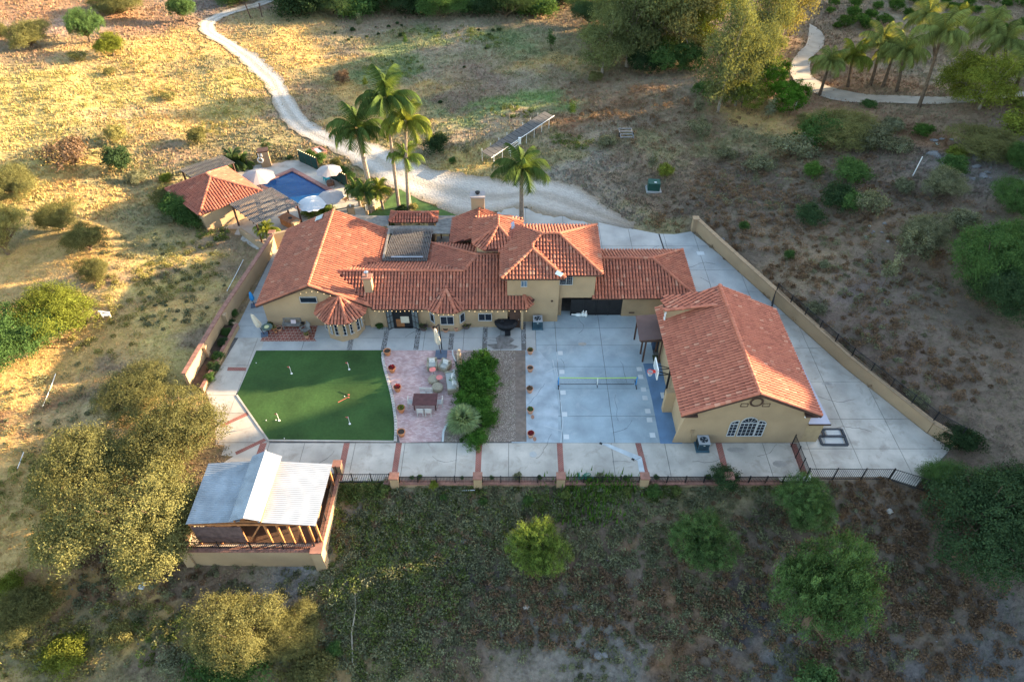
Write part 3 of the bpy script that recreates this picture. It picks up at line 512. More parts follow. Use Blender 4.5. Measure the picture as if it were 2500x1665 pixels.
for i in range(4):
    a, b = pc[i], pc[(i+1) % 4]; sh_.add([(a[0],a[1],0),(b[0],b[1],0),(b[0],b[1],zb),(a[0],a[1],zb)], [(0,1,2,3)])
sh_.add([(p[0],p[1],zb) for p in pc], [(0,1,2,3)]); sh_.obj('basin', mk('pool_plaster', (.01,.16,.36), .25, .4), pool)
wt = bpy.data.materials.new('pool_water'); wt.use_nodes = True; b_ = wt.node_tree.nodes['Principled BSDF']; b_.inputs['Base Color'].default_value = (.002,.07,.24,1); b_.inputs['Roughness'].default_value = .07; b_.inputs['Alpha'].default_value = .75; _n = wt.node_tree.nodes; _t = _n.new('ShaderNodeTexNoise'); _t.inputs['Scale'].default_value = .9; _t.inputs['Detail'].default_value = 4; _b = _n.new('ShaderNodeBump'); _b.inputs['Distance'].default_value = .08; wt.node_tree.links.new(_n.new('ShaderNodeNewGeometry').outputs['Position'], _t.inputs['Vector']); wt.node_tree.links.new(_t.outputs['Fac'], _b.inputs['Height']); wt.node_tree.links.new(_b.outputs[0], b_.inputs['Normal'])
M().add([(p[0],p[1],-.14) for p in pc], [(0,1,2,3)]).obj('water', wt, pool)
# ------------------------------------------------------------------ ground cover: grass tufts
n0 = 340000
ty = 13+np.random.random(n0)**1.2*140; tx = np.random.uniform(-1, 1, n0)*(.75*(C_*ty+30)+4)
keep = ~(pip(tx, ty, YARD) | pip(tx, ty, POOLPAD) | pip(tx, ty, lawn)) & (np.abs(tx) < .75*(C_*ty+30)+4)
rd = pip(tx, ty, ROADP)|pip(tx, ty, ROADP2); edge = np.minimum(dist_poly(tx, ty, ROADP), dist_poly(tx, ty, ROADP2))
keep &= ~(rd & (edge > np.random.exponential(.22, n0)))
keep &= dist_poly(tx, ty, YARD) > .25
dn = WALLB-WALLA; nn = Vector((-dn.y, dn.x)).normalized(); nn = nn if nn.x > 0 else -nn
side = (tx-WALLA.x)*nn.x+(ty-WALLA.y)*nn.y
dens = np.where((side > 0) & (ty < 62), .55, 1.0); dens = np.where((ty < 29) & (tx > -2), .7, dens)
pat = .5+.5*np.sin(tx*.9+2*np.sin(ty*.5))*np.sin(ty*1.1+tx*.3); keep &= np.random.random(n0) < dens*(.35+.75*pat)
tx, ty = tx[keep], ty[keep]; n = len(tx); tz = H(tx, ty)
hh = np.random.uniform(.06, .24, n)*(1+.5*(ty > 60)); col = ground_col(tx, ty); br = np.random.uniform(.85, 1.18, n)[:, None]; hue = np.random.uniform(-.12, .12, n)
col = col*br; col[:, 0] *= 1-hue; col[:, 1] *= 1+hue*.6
NB = 3; V = np.zeros((n, NB*3, 3))
for b in range(NB):
    a_ = np.random.uniform(0, 6.283, n); wd = hh*np.random.uniform(.14, .26, n)*(1+(ty > 60)*.4); ox = np.random.uniform(-.16, .16, n); oy = np.random.uniform(-.16, .16, n)
    V[:, b*3, 0] = tx+ox-wd*np.cos(a_); V[:, b*3, 1] = ty+oy-wd*np.sin(a_); V[:, b*3, 2] = tz-.03
    V[:, b*3+1, 0] = tx+ox+wd*np.cos(a_); V[:, b*3+1, 1] = ty+oy+wd*np.sin(a_); V[:, b*3+1, 2] = tz-.03
    V[:, b*3+2, 0] = tx+ox+np.random.uniform(-.5, .5, n)*hh; V[:, b*3+2, 1] = ty+oy+np.random.uniform(-.5, .5, n)*hh; V[:, b*3+2, 2] = tz+hh*np.random.uniform(.6, 1.1, n)
me = bigmesh('grass', V.reshape(-1, 3), np.arange(n*NB*3).reshape(-1, 3), tuftm, cols=np.repeat(col, NB*3, 0))
o = bpy.data.objects.new('grass', me); COL.objects.link(o); tag(o, 'dry golden and olive grass covering the slopes', kind='stuff')
# low leafy weeds
def leafcards(cx, cy, cz, rad, hgt, per, size, flat=.6):
    n = len(cx); N = n*per; i = np.repeat(np.arange(n), per); a = np.random.uniform(0, 6.283, N); r = np.sqrt(np.random.random(N))*rad[i]
    px = cx[i]+r*np.cos(a); py = cy[i]+r*np.sin(a); pz = cz[i]+np.random.random(N)*hgt[i]*(1-.5*(r/rad[i])**2)
    u = np.random.normal(size=(N, 3)); u /= np.linalg.norm(u, axis=1)[:, None]; v = np.cross(u, np.random.normal(size=(N, 3))); v /= np.linalg.norm(v, axis=1)[:, None]
    s = (size*np.random.uniform(.6, 1.4, N))[:, None]; c = np.stack([px, py, pz], 1)
    V = np.stack([c-u*s, c+v*s*.5, c+u*s, c-v*s*.5], 1).reshape(-1, 3); return V, np.arange(N*4).reshape(-1, 4), i
def weedfield(name, regions, mat, label):
    cx = []; cy = []; rr = []
    for (p, rx, ry, cnt, r0) in regions:
        g = G(p)
        for i in range(cnt):
            a = random.random()*6.283; q = math.sqrt(random.random()); x, y = g.x+rx*q*math.cos(a), g.y+ry*q*math.sin(a)
            if pip(np.array([x]), np.array([y]), YARD)[0] or dist_poly(np.array([x]), np.array([y]), YARD)[0] < .2: continue
            cx.append(x); cy.append(y); rr.append(r0*random.uniform(.5, 1.4))
    cx, cy, rr = map(np.array, (cx, cy, rr)); V, F, i = leafcards(cx, cy, H(cx, cy), rr, rr*1.2, 60, .075)
    me = bigmesh(name, V, F, mat, tint=np.repeat(np.clip(np.random.random(len(i))*.35+.65*np.random.random(len(cx))[i], 0, 1), 4)); o = bpy.data.objects.new(name, me); COL.objects.link(o); tag(o, label, kind='stuff')
weedfield('green_weeds', [((870,1195),2.4,.9,90,.35),((1100,1260),9,2.5,160,.3),((950,1400),6,4,150,.34),((1430,1205),2.2,.7,70,.3),((1000,1370),4,3,90,.35),((1560,1200),3,.8,60,.3),((900,1300),3,2,60,.3),((960,1450),5,2.5,90,.4),((1350,1240),2,1,40,.3),((930,1580),4,2,60,.4),((400,1560),3,1.5,40,.3),((1850,1180),3,.8,60,.3),((450,520),2,2,30,.4),((520,570),2,1.5,30,.35),((960,170),5,5,60,.4),((1060,85),8,3,50,.4),((1250,270),3,2,30,.35),((1200,100),5,3,30,.4),((1400,350),3,2,40,.4)], L_wd, 'low green weeds growing on the slopes')
weedfield('olive_weeds', [((1150,1230),8,1.8,300,.28),((1050,1330),7,3.5,500,.3),((1650,1550),9,4,200,.28),((450,1420),8,3,160,.25),((1000,1560),8,3,200,.3),((1250,1350),8,4,260,.3),((900,1500),7,4,300,.32),((2000,1450),9,5,220,.3),((1650,1230),8,2.5,200,.28),((1500,1450),8,3,160,.28),((1550,1280),6,3,240,.28),((1900,1250),7,3,120,.28),((1250,1450),7,2,60,.28),((1700,1400),5,3,60,.3),((1900,450),8,6,60,.4),((2150,650),7,6,60,.4),((400,620),6,6,70,.4),((250,380),8,5,60,.4),((150,1000),5,5,60,.35),((1800,350),7,4,70,.5),((1350,160),9,6,60,.6),((2100,850),6,7,50,.35),((850,1550),5,2,60,.35),((200,1560),5,2,50,.35),((1050,1500),6,2,90,.28),((450,730),4,5,60,.3)], L_gy, 'dusty olive scrub growing on the slopes')
weedfield('brown_scrub', [((1300,1480),9,2.5,260,.3),((2150,1250),5,3,140,.28),((2200,1550),8,4,240,.3),((1900,1600),8,4,200,.3),((2100,950),8,6,200,.3),((2250,1350),6,5,200,.28),((1800,560),10,9,260,.35),((1800,1350),6,4,130,.3),((1550,1500),8,3,120,.3),((2150,1400),5,4,110,.28),((2100,800),12,10,420,.35),((1950,450),12,10,300,.4),((2250,550),8,8,160,.4),((1850,620),6,8,140,.35),((1050,1300),7,3,110,.28),((1650,300),12,8,120,.5),((1500,250),8,8,80,.5),((350,1400),5,2,60,.25)], L_bw, 'brown dry scrub growing on the shaded slopes')
weedfield('straw_weeds', [((300,1520),4,1.2,60,.3),((100,1600),4,2,90,.35),((700,1600),4,1.2,50,.35),((450,650),4,4,80,.35),((300,760),4,6,90,.35),((150,260),14,10,120,.6),((400,180),10,8,70,.6),((100,1180),3,3,70,.35),((560,250),5,10,60,.5)], L_go, 'golden straw clumps growing on the sunny slopes')
# ------------------------------------------------------------------ roofs
def tile_mesh(name, mat, wlow=.115, whigh=.092, L=.235, hg=.085, lift=.035, n=6):
    m = M(); vs = []
    for (y, r, z0) in ((-L, wlow, lift), (L, whigh, 0)):
        for i in range(n+1):
            a = math.pi*i/n; vs.append((r*math.cos(a), y, z0+hg*math.sin(a)*r/wlow-(.0 if 0 < i < n else .02)))
    m.add(vs, [(i, i+1, n+2+i, n+1+i) for i in range(n)]+[tuple(range(n, -1, -1))]); return m.mesh(name, mat)
TILES = {}
def build_roof(root, faces, caps, mat, pitch=.29, expo=.42, nobj=290, ncap=110, name='roof', deckmat=None, under=.14):
    """faces: lists of 3D points of planar roof slopes; tiles laid up each slope"""
    key = mat.name
    if key not in TILES: TILES[key] = (tile_mesh('tile', mat), tile_mesh('ridge_tile', mat, .15, .125, .22, .12, .02))
    tm, cm = TILES[key]; dm = M(); mats = []
    for f in faces:
        f = [Vector(p) for p in f]; n = Vector((0, 0, 0))
        for i in range(len(f)): n += (f[i]-f[0]).cross(f[(i+1) % len(f)]-f[0])
        n.normalize(); n = n if n.z > 0 else -n
        e = Vector((0, 0, 1)).cross(n).normalized(); u = n.cross(e).normalized(); u = u if u.z > 0 else -u; e = u.cross(n)
        o = sum(f, Vector())/len(f); q = [((p-o).dot(e), (p-o).dot(u)) for p in f]
        dm.add([p for p in f]+[p-Vector((0, 0, under)) for p in f], [tuple(range(len(f)))]+[(i, i+len(f), (i+1) % len(f)+len(f), (i+1) % len(f)) for i in range(len(f))])
        x0, x1 = min(a for a, b in q), max(a for a, b in q); y0, y1 = min(b for a, b in q), max(b for a, b in q)
        base = Matrix((e, u, n)).transposed().to_4x4(); xs = np.arange(x0+pitch/2, x1, pitch); ys = np.arange(y0+expo/2-.08, y1, expo)
        XX, YY = np.meshgrid(xs, ys); ok = pip(XX.ravel(), YY.ravel(), q)
        for a, b in zip(XX.ravel()[ok], YY.ravel()[ok]):
            mt = base.copy(); mt.translation = o+e*(a+random.uniform(-.012, .012))+u*(b+random.uniform(-.015, .015))+n*.004
            mats.append(mt @ Matrix.Rotation(random.gauss(0, .012), 4, 'Z'))
    roof = dm.obj(name, deckmat or pan, root)
    cmats = []
    for a, b in caps:
        a, b = Vector(a), Vector(b)
        if b.z < a.z-.01: a, b = b, a
        d = b-a; L = d.length; y = d/L; x = y.cross(Vector((0, 0, 1))).normalized(); z = x.cross(y); k = max(1, int(round(L/.4)))
        for i in range(k):
            mt = Matrix((x, y, z)).transposed().to_4x4(); mt.translation = a+d*((i+.5)/k)+z*.045; cmats.append(mt)
    cp = Vector((0, 0, HC)); inv = (root.matrix_basis if root.type == 'EMPTY' else Matrix.Identity(4))
    for mm, me_, no, nm in ((mats, tm, nobj, 'roof_tile'), (cmats, cm, ncap, 'ridge_tile')):
        mm.sort(key=lambda t: (t.translation-cp).length)
        for t in mm[:no]: inst(me_, nm, t, roof)
        rest = mm[no:]
        if rest:
            co_ = np.array([v.co[:] for v in me_.vertices]); A = np.array([np.array(t) for t in rest]); Vv = np.einsum('nij,vj->nvi', A[:, :3, :3], co_)+A[:, None, :3, 3]
            j = M(); nv = len(co_); fs = [tuple(p.vertices) for p in me_.polygons]; me2 = bpy.data.meshes.new(nm+'s')
            me2.from_pydata(Vv.reshape(-1, 3).tolist(), [], [tuple(i+k*nv for i in f) for k in range(len(rest)) for f in fs]); me2.materials.append(mat)
            o = bpy.data.objects.new(nm+'s', me2); COL.objects.link(o); o.parent = roof; o['kind'] = 'stuff'
    return roof
def frame_m(c, nrm):
    c = Vector(c); y = Vector((nrm[0], nrm[1], 0)).normalized(); x = Vector((-y.y, y.x, 0)); x = -x if False else x
    m = Matrix((x, y, Vector((0, 0, 1)))).transposed().to_4x4(); m.translation = c; return m
def window(parent, c, w_, h_, nrm, cols=2, rows=1, grid=(0, 0), gm=None, fm=None, name='window', t=.042):
    """frame mesh with a pane for each light; c = centre on the wall face"""
    mt = frame_m(c, nrm); f = M(); fm = fm or wfr; gm = gm or glass
    for (cx, cz, sx, sz) in ((0, h_/2, w_+t, t), (0, -h_/2, w_+t*1.6, t*1.2), (-w_/2, 0, t, h_), (w_/2, 0, t, h_)): f.box(None, (sx, .09, sz), m=mt @ Matrix.Translation((cx, .045, cz)))
    for i in range(1, cols): f.box(None, (t*.9, .08, h_), m=mt @ Matrix.Translation((-w_/2+w_*i/cols, .045, 0)))
    for i in range(1, rows): f.box(None, (w_, .08, t*.9), m=mt @ Matrix.Translation((0, .045, -h_/2+h_*i/rows)))
    for i in range(1, grid[0]): f.box(None, (.009, .05, h_), m=mt @ Matrix.Translation((-w_/2+w_*i/grid[0], .04, 0)))
    for i in range(1, grid[1]): f.box(None, (w_, .05, .009), m=mt @ Matrix.Translation((0, .04, -h_/2+h_*i/grid[1])))
    fo = f.obj(name, fm, parent)
    for i in range(cols):
        g = M(); g.box(None, (w_/cols-.03, .02, h_-.03), m=mt @ Matrix.Translation((-w_/2+w_*(i+.5)/cols, .022, 0))); g.obj('pane', gm, fo)
    return fo
def poly_wall(m, pts, y0, y1):   # pts in (x,z) on a plane facing -Y, extruded
    n = len(pts); m.add([(x, y0, z) for x, z in pts]+[(x, y1, z) for x, z in pts], [tuple(range(n)), tuple(range(2*n-1, n-1, -1))]+[(i, n+i, n+(i+1) % n, (i+1) % n) for i in range(n)]); return m
# ================================================================== MAIN HOUSE
house = thing('main_house', (-5, 46, 0), 'long tan stucco house with clay tile roofs and a two storey block', 'house')
wl = M()
wl.prism([(-22.0,45.5),(-12.75,45.5),(-12.75,56.4),(-22.0,56.4)], 0, 2.62)
poly_wall(wl, [(-22.0,2.6),(-12.75,2.6),(-17.4,4.72)], 45.503, 56.397)
wl.prism([(-12.752,45.3),(-.4,45.3),(-.4,51.2),(-12.752,51.2)], 0, 2.55)
wl.obj('wall', tan, house)
# low plinth
bay = M(); bc = (-14.95,45.1); bay.lathe((bc[0], bc[1], 0), [(1.72,0),(1.72,2.55)], 8); bay.obj('bay_wall', tan, house)
b2 = M(); b2.prism([(-7.35,45.4),(-6.75,44.75),(-4.75,44.75),(-4.15,45.4)], 0, 2.55); b2.obj('bay_wall', tan, house)
wc = M().prism([(-7.6,51.18),(-1,51.18),(-1,54.2),(-7.6,54.2)], 0, 2.55).prism([(-5.7,54.25),(-.75,54.25),(-.75,58.4),(-5.7,58.4)], 0, 2.6)
wc.prism([(-3.2,50.2),(-2.3,49.95),(-.35,49.95),(.6,50.8),(.7,54.6),(-3.2,54.6)], 2, 5.38); wc.obj('wall', tan, house)
tw = M().prism([(-.42,46.05),(4.12,46.05),(4.12,53.0),(-.42,53.0)], 0, 5.38)
# window block over the carport arch
tw.prism([(4.121,46.5),(7.3,46.5),(7.3,53.0),(4.121,53.0)], 2.46, 5.40); tw.obj('tower_wall', tan, house)
ar = M(); N = 8; poly_wall(ar, [(4.13,2.461),(4.13,2.0)]+[(4.13+.6*(1-math.cos(math.pi/2*i/N)), 2.0+.461*math.sin(math.pi/2*i/N)) for i in range(1, N)]+[(4.75,2.461)], 46.52, 46.9); ar.obj('arch', tan, house)
for bb_ in (((4.35,49.9,1.2), (.3,6.0,2.4)),((7.9,53.0,1.2), (7.4,.3,2.4)),((13.1,46.95,1.25), (6.2,.3,2.5)),((16.1,50,1.25), (.3,5.7,2.5))): M().box(*bb_).obj('garage_wall', tan2, house)
gt = M().box((7.68,46.95,.98), (4.6,.06,1.9)); gp = gt.obj('carport_gate', black, house)
for i in range(5):
    M().box((5.38+4.6*i/4, 46.9, .98), (.07,.06,1.92)).obj('gate_stile', black, gp)
M().box((7.68,46.9,1.88), (4.6,.05,.07)).box((7.68,46.9,.1), (4.6,.05,.07)).obj('gate_rail', black, gp)
M().box((7.5,46.93,2.45), (5.2,.2,.16)).obj('lintel', brown, house)
sm = .46
F_ = []
LW0, LW1, LR0, LR1 = 45.1, 56.8, 4.93, 4.93
F_ += [[(-22.35,LW0,2.7),(-17.4,LW0,4.93),(-17.4,LW1,4.93),(-22.35,LW1,2.7)],
       [(-17.4,LW0,4.93),(-17.4,LW1,4.93),(-12.4,LW1,2.68),(-12.4,51.55,2.68),(-15.72,48.2,4.17),(-12.4,44.95,2.66),(-12.4,LW0,2.68)],
       [(-15.72,48.2,4.12),(-4.3,48.2,4.12),(-3.1,49.62,4.77),(-.42,49.62,4.77),(-.42,46.0,3.11),(1.1,46.0,3.11),(1.36,44.9,2.6),(-12.25,44.9,2.6)],
       [(-15.72,48.2,4.12),(-4.3,48.2,4.12),(-7.9,51.5,2.6),(-12.25,51.5,2.6)],
       [(-7.9,54.5,2.6),(-7.9,51.5,2.6),(-4.35,48.2,4.12),(-3.1,49.8,4.72)],
       [(-7.9,54.5,2.6),(-3.1,49.8,4.72),(-.9,49.8,4.72),(-.9,54.5,2.6)],
       # great room gable (D)
       [(-6.0,54.4,2.7),(-6.0,58.75,2.7),(-3.3,58.75,3.95),(-3.3,53.6,3.95)],
       [(-3.3,53.6,3.95),(-3.3,58.75,3.95),(-.5,58.75,2.7),(-.5,53.6,2.7)],
       # mid tower (E)
       [(-3.55,54.3,5.4),(-3.55,50.55,5.4),(-1.25,51.9,6.4),(-1.25,53.4,6.4)],
       [(-3.55,50.55,5.4),(-2.45,49.55,5.4),(-1.25,51.9,6.4)],
       [(-2.45,49.55,5.4),(-.2,49.5,5.4),(.5,49.9,5.4),(-1.25,51.9,6.4)],
       [(.5,49.9,5.4),(1.05,50.9,5.4),(1.05,54.0,5.4),(-1.25,53.4,6.4),(-1.25,51.9,6.4)],
       [(1.05,54.0,5.4),(-.1,55.2,5.4),(-2.3,55.2,5.4),(-3.55,54.3,5.4),(-1.25,53.4,6.4)],
       # main tower (F)
       [(-.9,45.6,5.4),(4.5,45.6,5.4),(1.8,48.15,6.55)],
       [(-.9,45.6,5.4),(1.8,48.15,6.55),(1.8,48.9,6.56),(2.66,49.8,7.0),(.46,52.8,5.98),(-.9,52.8,5.4)],
       [(4.5,45.6,5.4),(4.5,46.15,5.4),(1.8,48.9,6.56),(1.8,48.15,6.55)],
       [(4.5,46.1,5.4),(7.75,46.1,5.4),(4.15,49.8,7.0),(2.66,49.8,7.0),(1.8,48.9,6.60)],
       [(7.75,46.1,5.4),(7.9,53.5,5.4),(4.15,49.8,7.0)],
       [(7.9,53.5,5.4),(.2,53.5,5.4),(2.66,49.8,7.0),(4.15,49.8,7.0)],
       # garage wing (G)
       [(7.1,46.3,2.6),(16.4,46.4,2.6),(12.8,50.0,4.15),(7.1,50.0,4.15)],
       [(7.1,50.0,4.15),(12.8,50.0,4.15),(16.4,53.4,2.6),(7.1,53.4,2.6)],
       [(16.4,46.4,2.6),(16.4,53.4,2.6),(12.8,50.0,4.15)]]
oct_ = [(bc[0]+2.3*math.cos(R(22.5+45*i)), bc[1]+2.3*math.sin(R(22.5+45*i)), 2.55) for i in range(8)]
for i in (2,3,4,5,6,7,0,1): F_.append([oct_[i], oct_[(i+1) % 8], (bc[0], bc[1], 3.75)])
F_ += [[(-6.6,44.35,2.58),(-4.85,44.35,2.58),(-5.8,46.35,3.5)], [(-7.65,44.95,2.58),(-6.6,44.35,2.58),(-5.8,46.35,3.5)], [(-4.85,44.35,2.58),(-4.1,44.95,2.58),(-5.8,46.35,3.5)],
       [(-5.8,46.35,3.5),(-5.8,46.9,3.5),(-7.65,44.95,2.6)], [(-4.1,44.95,2.6),(-5.8,46.9,3.5),(-5.8,46.35,3.5)]]
F_ += [[(1.36,44.9,2.6),(1.1,46.0,3.11),(2.0,46.0,2.7)]]
caps = [((-17.4,LW0,4.95),(-17.4,LW1,4.95)),((-15.72,48.2,4.14),(-4.3,48.2,4.14)),((-4.3,48.2,4.14),(-3.1,49.7,4.76)),((-3.1,49.8,4.74),(-7.9,54.5,2.62)),((-3.1,49.8,4.77),(-.9,49.8,4.77)),((-3.3,53.6,3.97),(-3.3,58.75,3.97)),
        ((-3.55,50.55,5.4),(-1.25,51.9,6.42)),((-2.45,49.55,5.4),(-1.25,51.9,6.42)),((.5,49.9,5.4),(-1.25,51.9,6.42)),((-1.25,51.9,6.42),(-1.25,53.4,6.42)),((1.05,54.0,5.4),(-1.25,53.4,6.42)),((-3.55,54.3,5.4),(-1.25,53.4,6.42)),
        ((-.9,45.6,5.42),(1.8,48.15,6.57)),((4.5,45.6,5.42),(1.8,48.15,6.57)),((1.8,48.15,6.58),(1.8,48.9,6.6)),((1.8,48.9,6.6),(2.66,49.8,7.02)),((2.66,49.8,7.03),(4.15,49.8,7.03)),((7.75,46.1,5.42),(4.15,49.8,7.02)),((7.9,53.5,5.42),(4.15,49.8,7.02)),((.5,53.2,5.42),(2.66,49.8,7.02)),
        ((7.1,50.0,4.17),(12.8,50.0,4.17)),((16.4,46.4,2.62),(12.8,50.0,4.17)),((16.4,53.4,2.62),(12.8,50.0,4.17)),((-5.8,46.35,3.52),(-5.8,46.9,3.52)),((1.36,44.9,2.62),(1.1,46.0,3.13)),
        ((-22.35,LW0+.05,2.72),(-17.4,LW0+.05,4.95)),((-12.6,LW0+.05,2.75),(-17.4,LW0+.05,4.95))]
caps += [(o_, (bc[0], bc[1], 3.77)) for o_ in oct_]+[((-6.6,44.35,2.6),(-5.8,46.35,3.52)),((-4.85,44.35,2.6),(-5.8,46.35,3.52))]
roof = build_roof(house, F_, caps, tileA, ncap=150)
# fascia boards
fb = M()
for a, b in (((-22.4,45.06,2.62),(-17.4,45.06,4.85)),((-12.5,45.06,2.62),(-17.4,45.06,4.85)),((-12.3,44.86,2.52),(1.4,44.86,2.52)),((-.95,45.56,5.3),(4.55,45.56,5.3)),((4.5,46.06,5.3),(7.8,46.06,5.3)),((7.1,46.26,2.5),(16.4,46.36,2.5)),((7.8,46.1,5.3),(7.94,53.5,5.3)),((-.94,45.6,5.3),(-.94,49.6,5.3))): fb.beam(a, b, .05, .17)
fb.obj('fascia', brown, house)
# chimneys
c1 = M().prism([(-12.95,46.25),(-12.25,46.25),(-12.25,46.85),(-12.95,46.85)], 3.0, 4.75); ch1 = c1.obj('chimney', tan, house)
M().box((-12.6,46.55,4.82), (.86,.76,.14)).obj('chimney_cap', brickp, ch1); M().lathe((-12.6,46.5,4.88), [(.1,0),(.1,.35),(.2,.4),(.2,.5),(.08,.56)], 10).obj('flue', steel, ch1)
q = PY(S('2', 1165, 250), 58.9); c2 = M().box((q.x, 59.0, 2.6), (1.3,.9,5.2)); ch2 = c2.obj('chimney', tan, house); zt = 5.25
M().box((q.x, 59.0, zt), (1.5,1.15,.16)).obj('chimney_cap', taupe, ch2); M().lathe((q.x, 59.0, zt+.08), [(.16,0),(.16,.14),(.25,.18),(.25,.26),(.05,.32)], 12).obj('flue', black, ch2)
# roof vents and panels
for (k_, p_, z, s) in (('2',(1232,815),4.25,.36),('2',(1925,565),6.65,.32),('2',(2120,530),6.6,.3),('2',(1420,1010),3.5,.18)):
    q = P(S(k_, *p_), z); v = M().prism([(q.x-s/2,q.y-s/2),(q.x+s/2,q.y-s/2),(q.x+s*.35,q.y+s*.6),(q.x-s*.35,q.y+s*.6)], q.z-.25, q.z+.16); v.obj('roof_vent', tileA, house)
q = P(S('1', 1572, 825), 4.1); mt = Matrix.Translation((q.x, q.y, 2.7+.45*(q.x+22.35)+.17)) @ Matrix.Rotation(-math.atan(.45), 4, 'Y'); sp = M(); sp.box(None, (.8,.8,.05), m=mt); so_ = sp.obj('solar_panel', steel, house); M().box(None, (.7,.7,.02), m=mt @ Matrix.Translation((0,0,.035))).obj('solar_cell', bluegl, so_)
q = P(S('3', 825, 855), 5.75); mt = Matrix.Translation((4.0,45.75,5.78)) @ Matrix.Rotation(R(-38), 4, 'Z') @ Matrix.Rotation(R(25), 4, 'X'); M().box(None, (.62,.38,.04), m=mt).obj('antenna_panel', white, house)
M().add([(-.55,51.6,5.75),(.25,52.3,6.0),(.2,53.2,6.05),(-.7,52.9,5.8),], [(0,1,2,3)]).obj('metal_patch', metal, house)
# windows
q = PY(S('6', 693, 505), 45.5); window(house, (q.x, 45.5, q.z), 1.45, .62, (0,-1), 1, 1)
for ang, cols in ((-90-0, 2), (-45, 2), (-135, 2), (0, 1), (180, 1)):
    a = R(ang+0.0); r_ = 1.72*math.cos(R(22.5)); window(house, (bc[0]+r_*math.cos(a), bc[1]+r_*math.sin(a), 1.35), .98, 1.25, (math.cos(a), math.sin(a)), 2, 1, (4, 3))
window(house, (-5.75,44.75,1.35), 1.15, .95, (0,-1), 2)
for s_ in (-1, 1):
    n_ = Vector((s_*.735, -.68)).normalized(); window(house, (-5.75+s_*1.3, 45.08, 1.35), .55, .95, n_, 1)
q = PY(S('2', 1238, 1345), 45.3); M().box((q.x,45.27,1.3), (1.55,.08,1.35)).obj('window_surround', tan, house); window(house, (q.x,45.22,1.32), 1.15, .82, (0,-1), 2)
q = PY(S('3', 468, 910), 46.05); window(house, (q.x,46.05,q.z), .5, .62, (0,-1), 2, 1, (0,0), bluegl)
q = PY(S('3', 872, 875), 46.5); window(house, (q.x,46.5,q.z), 1.1, 1.0, (0,-1), 2, 1, (6,4))
# door, post, french doors
q = PY(S('2', 1555, 1370), 45.28); d = M().box((q.x,45.27,1.1), (.95,.07,2.2)).obj('door', brown, house); M().blob((q.x+.35,45.2,1.0), .035).obj('handle', steel, d)
M().box((.9,45.05,1.25), (.2,.2,2.5)).obj('porch_post', tan, house)
a, b = PY(S('6', 1640, 780), 45.3), PY(S('6', 1848, 780), 45.3)
xa, xb = -9.75, -8.15; xa, xb = a.x, b.x
rm = M().box(((xa+xb)/2,45.29,1.15), (xb-xa,.04,2.3)); rm.obj('doorway', dark, house)
M().box(((xa+xb)/2,45.2,.035), (xb-xa,.16,.07)).obj('threshold', black, house)
M().box(((xa+xb)/2-.25,45.26,.55), ((xb-xa)*.42,.03,.9)).obj('interior_floor', mk('interior_floor', (.24,.10,.04), .2), house)
M().box(((xa+xb)/2+.2,45.25,.95), (.75,.04,.75)).obj('interior_piano', cream, house)
for s_, hx in ((-1, xa), (1, xb)):
    base = P(S('6', 1582 if s_ < 0 else 1922, 842)); e_ = Vector((base.x, base.y, 0)); h_ = Vector((hx, 45.25, 0)); fr = M()
    for za, zb in ((.03,.03),(2.2,2.2),(.8,.8),(1.5,1.5)): fr.beam(h_+Vector((0,0,za)), e_+Vector((0,0,zb)), .05, .06)
    for t in (0, .5, 1): p_ = h_.lerp(e_, t); fr.beam(p_+Vector((0,0,0)), p_+Vector((0,0,2.22)), .05, .05)
    dd = fr.obj('french_door', black, house); g_ = M(); gd = (e_-h_).normalized(); g_.beam(h_+Vector((0,0,1.1)), e_+Vector((0,0,1.1)), .012, 2.1); g_.obj('pane', mk('door_glass', (.12,.14,.15), .1, 1, .1), dd)
q = PY(S('3', 735, 1078), 46.03); M().cyl((q.x,46.05,q.z), (q.x,45.98,q.z), .1, .1, 10).obj('vent_cap', brown, house)
q = PY(S('3', 1498, 1190), 46.78); M().box((q.x,46.78,q.z), (.5,.04,.14)).obj('wall_vent', brown, house)
# string lights
sl_ = thing('string_lights', (-8,44.8,2.4), 'string of warm glowing bulbs along the house eaves', 'string lights')
bm_ = M(); cdm = M()
def lights(a, b, n):
    a, b = Vector(a), Vector(b); prev = a
    for i in range(n):
        t = (i+.5)/n; p_ = a.lerp(b, t)-Vector((0, 0, .06*math.sin(t*math.pi*3)**2)); bm_.blob(p_, .03, 5, 3); cdm.beam(prev, p_+Vector((0,0,.03)), .012, .012); prev = p_+Vector((0,0,.03))
lights((-12.2,44.8,2.38),(-7.7,44.8,2.38), 12); lights((-4.0,44.8,2.38),(1.5,44.8,2.38), 11); lights((-18.4,45.0,4.2),(-16.9,45.0,4.55), 3); lights((-16.9,45.0,4.5),(-13.9,45.0,3.3), 6)
for i in range(4, 8): lights(Vector(oct_[i])-Vector((0,0,.15)), Vector(oct_[(i+1) % 8])-Vector((0,0,.15)), 3)
lights((-7.5,44.9,2.4),(-6.6,44.3,2.4), 2); lights((-6.6,44.3,2.4),(-4.9,44.3,2.4), 4)
bm_.obj('bulbs', bulb, sl_, kind='stuff'); cdm.obj('cord', black, sl_)
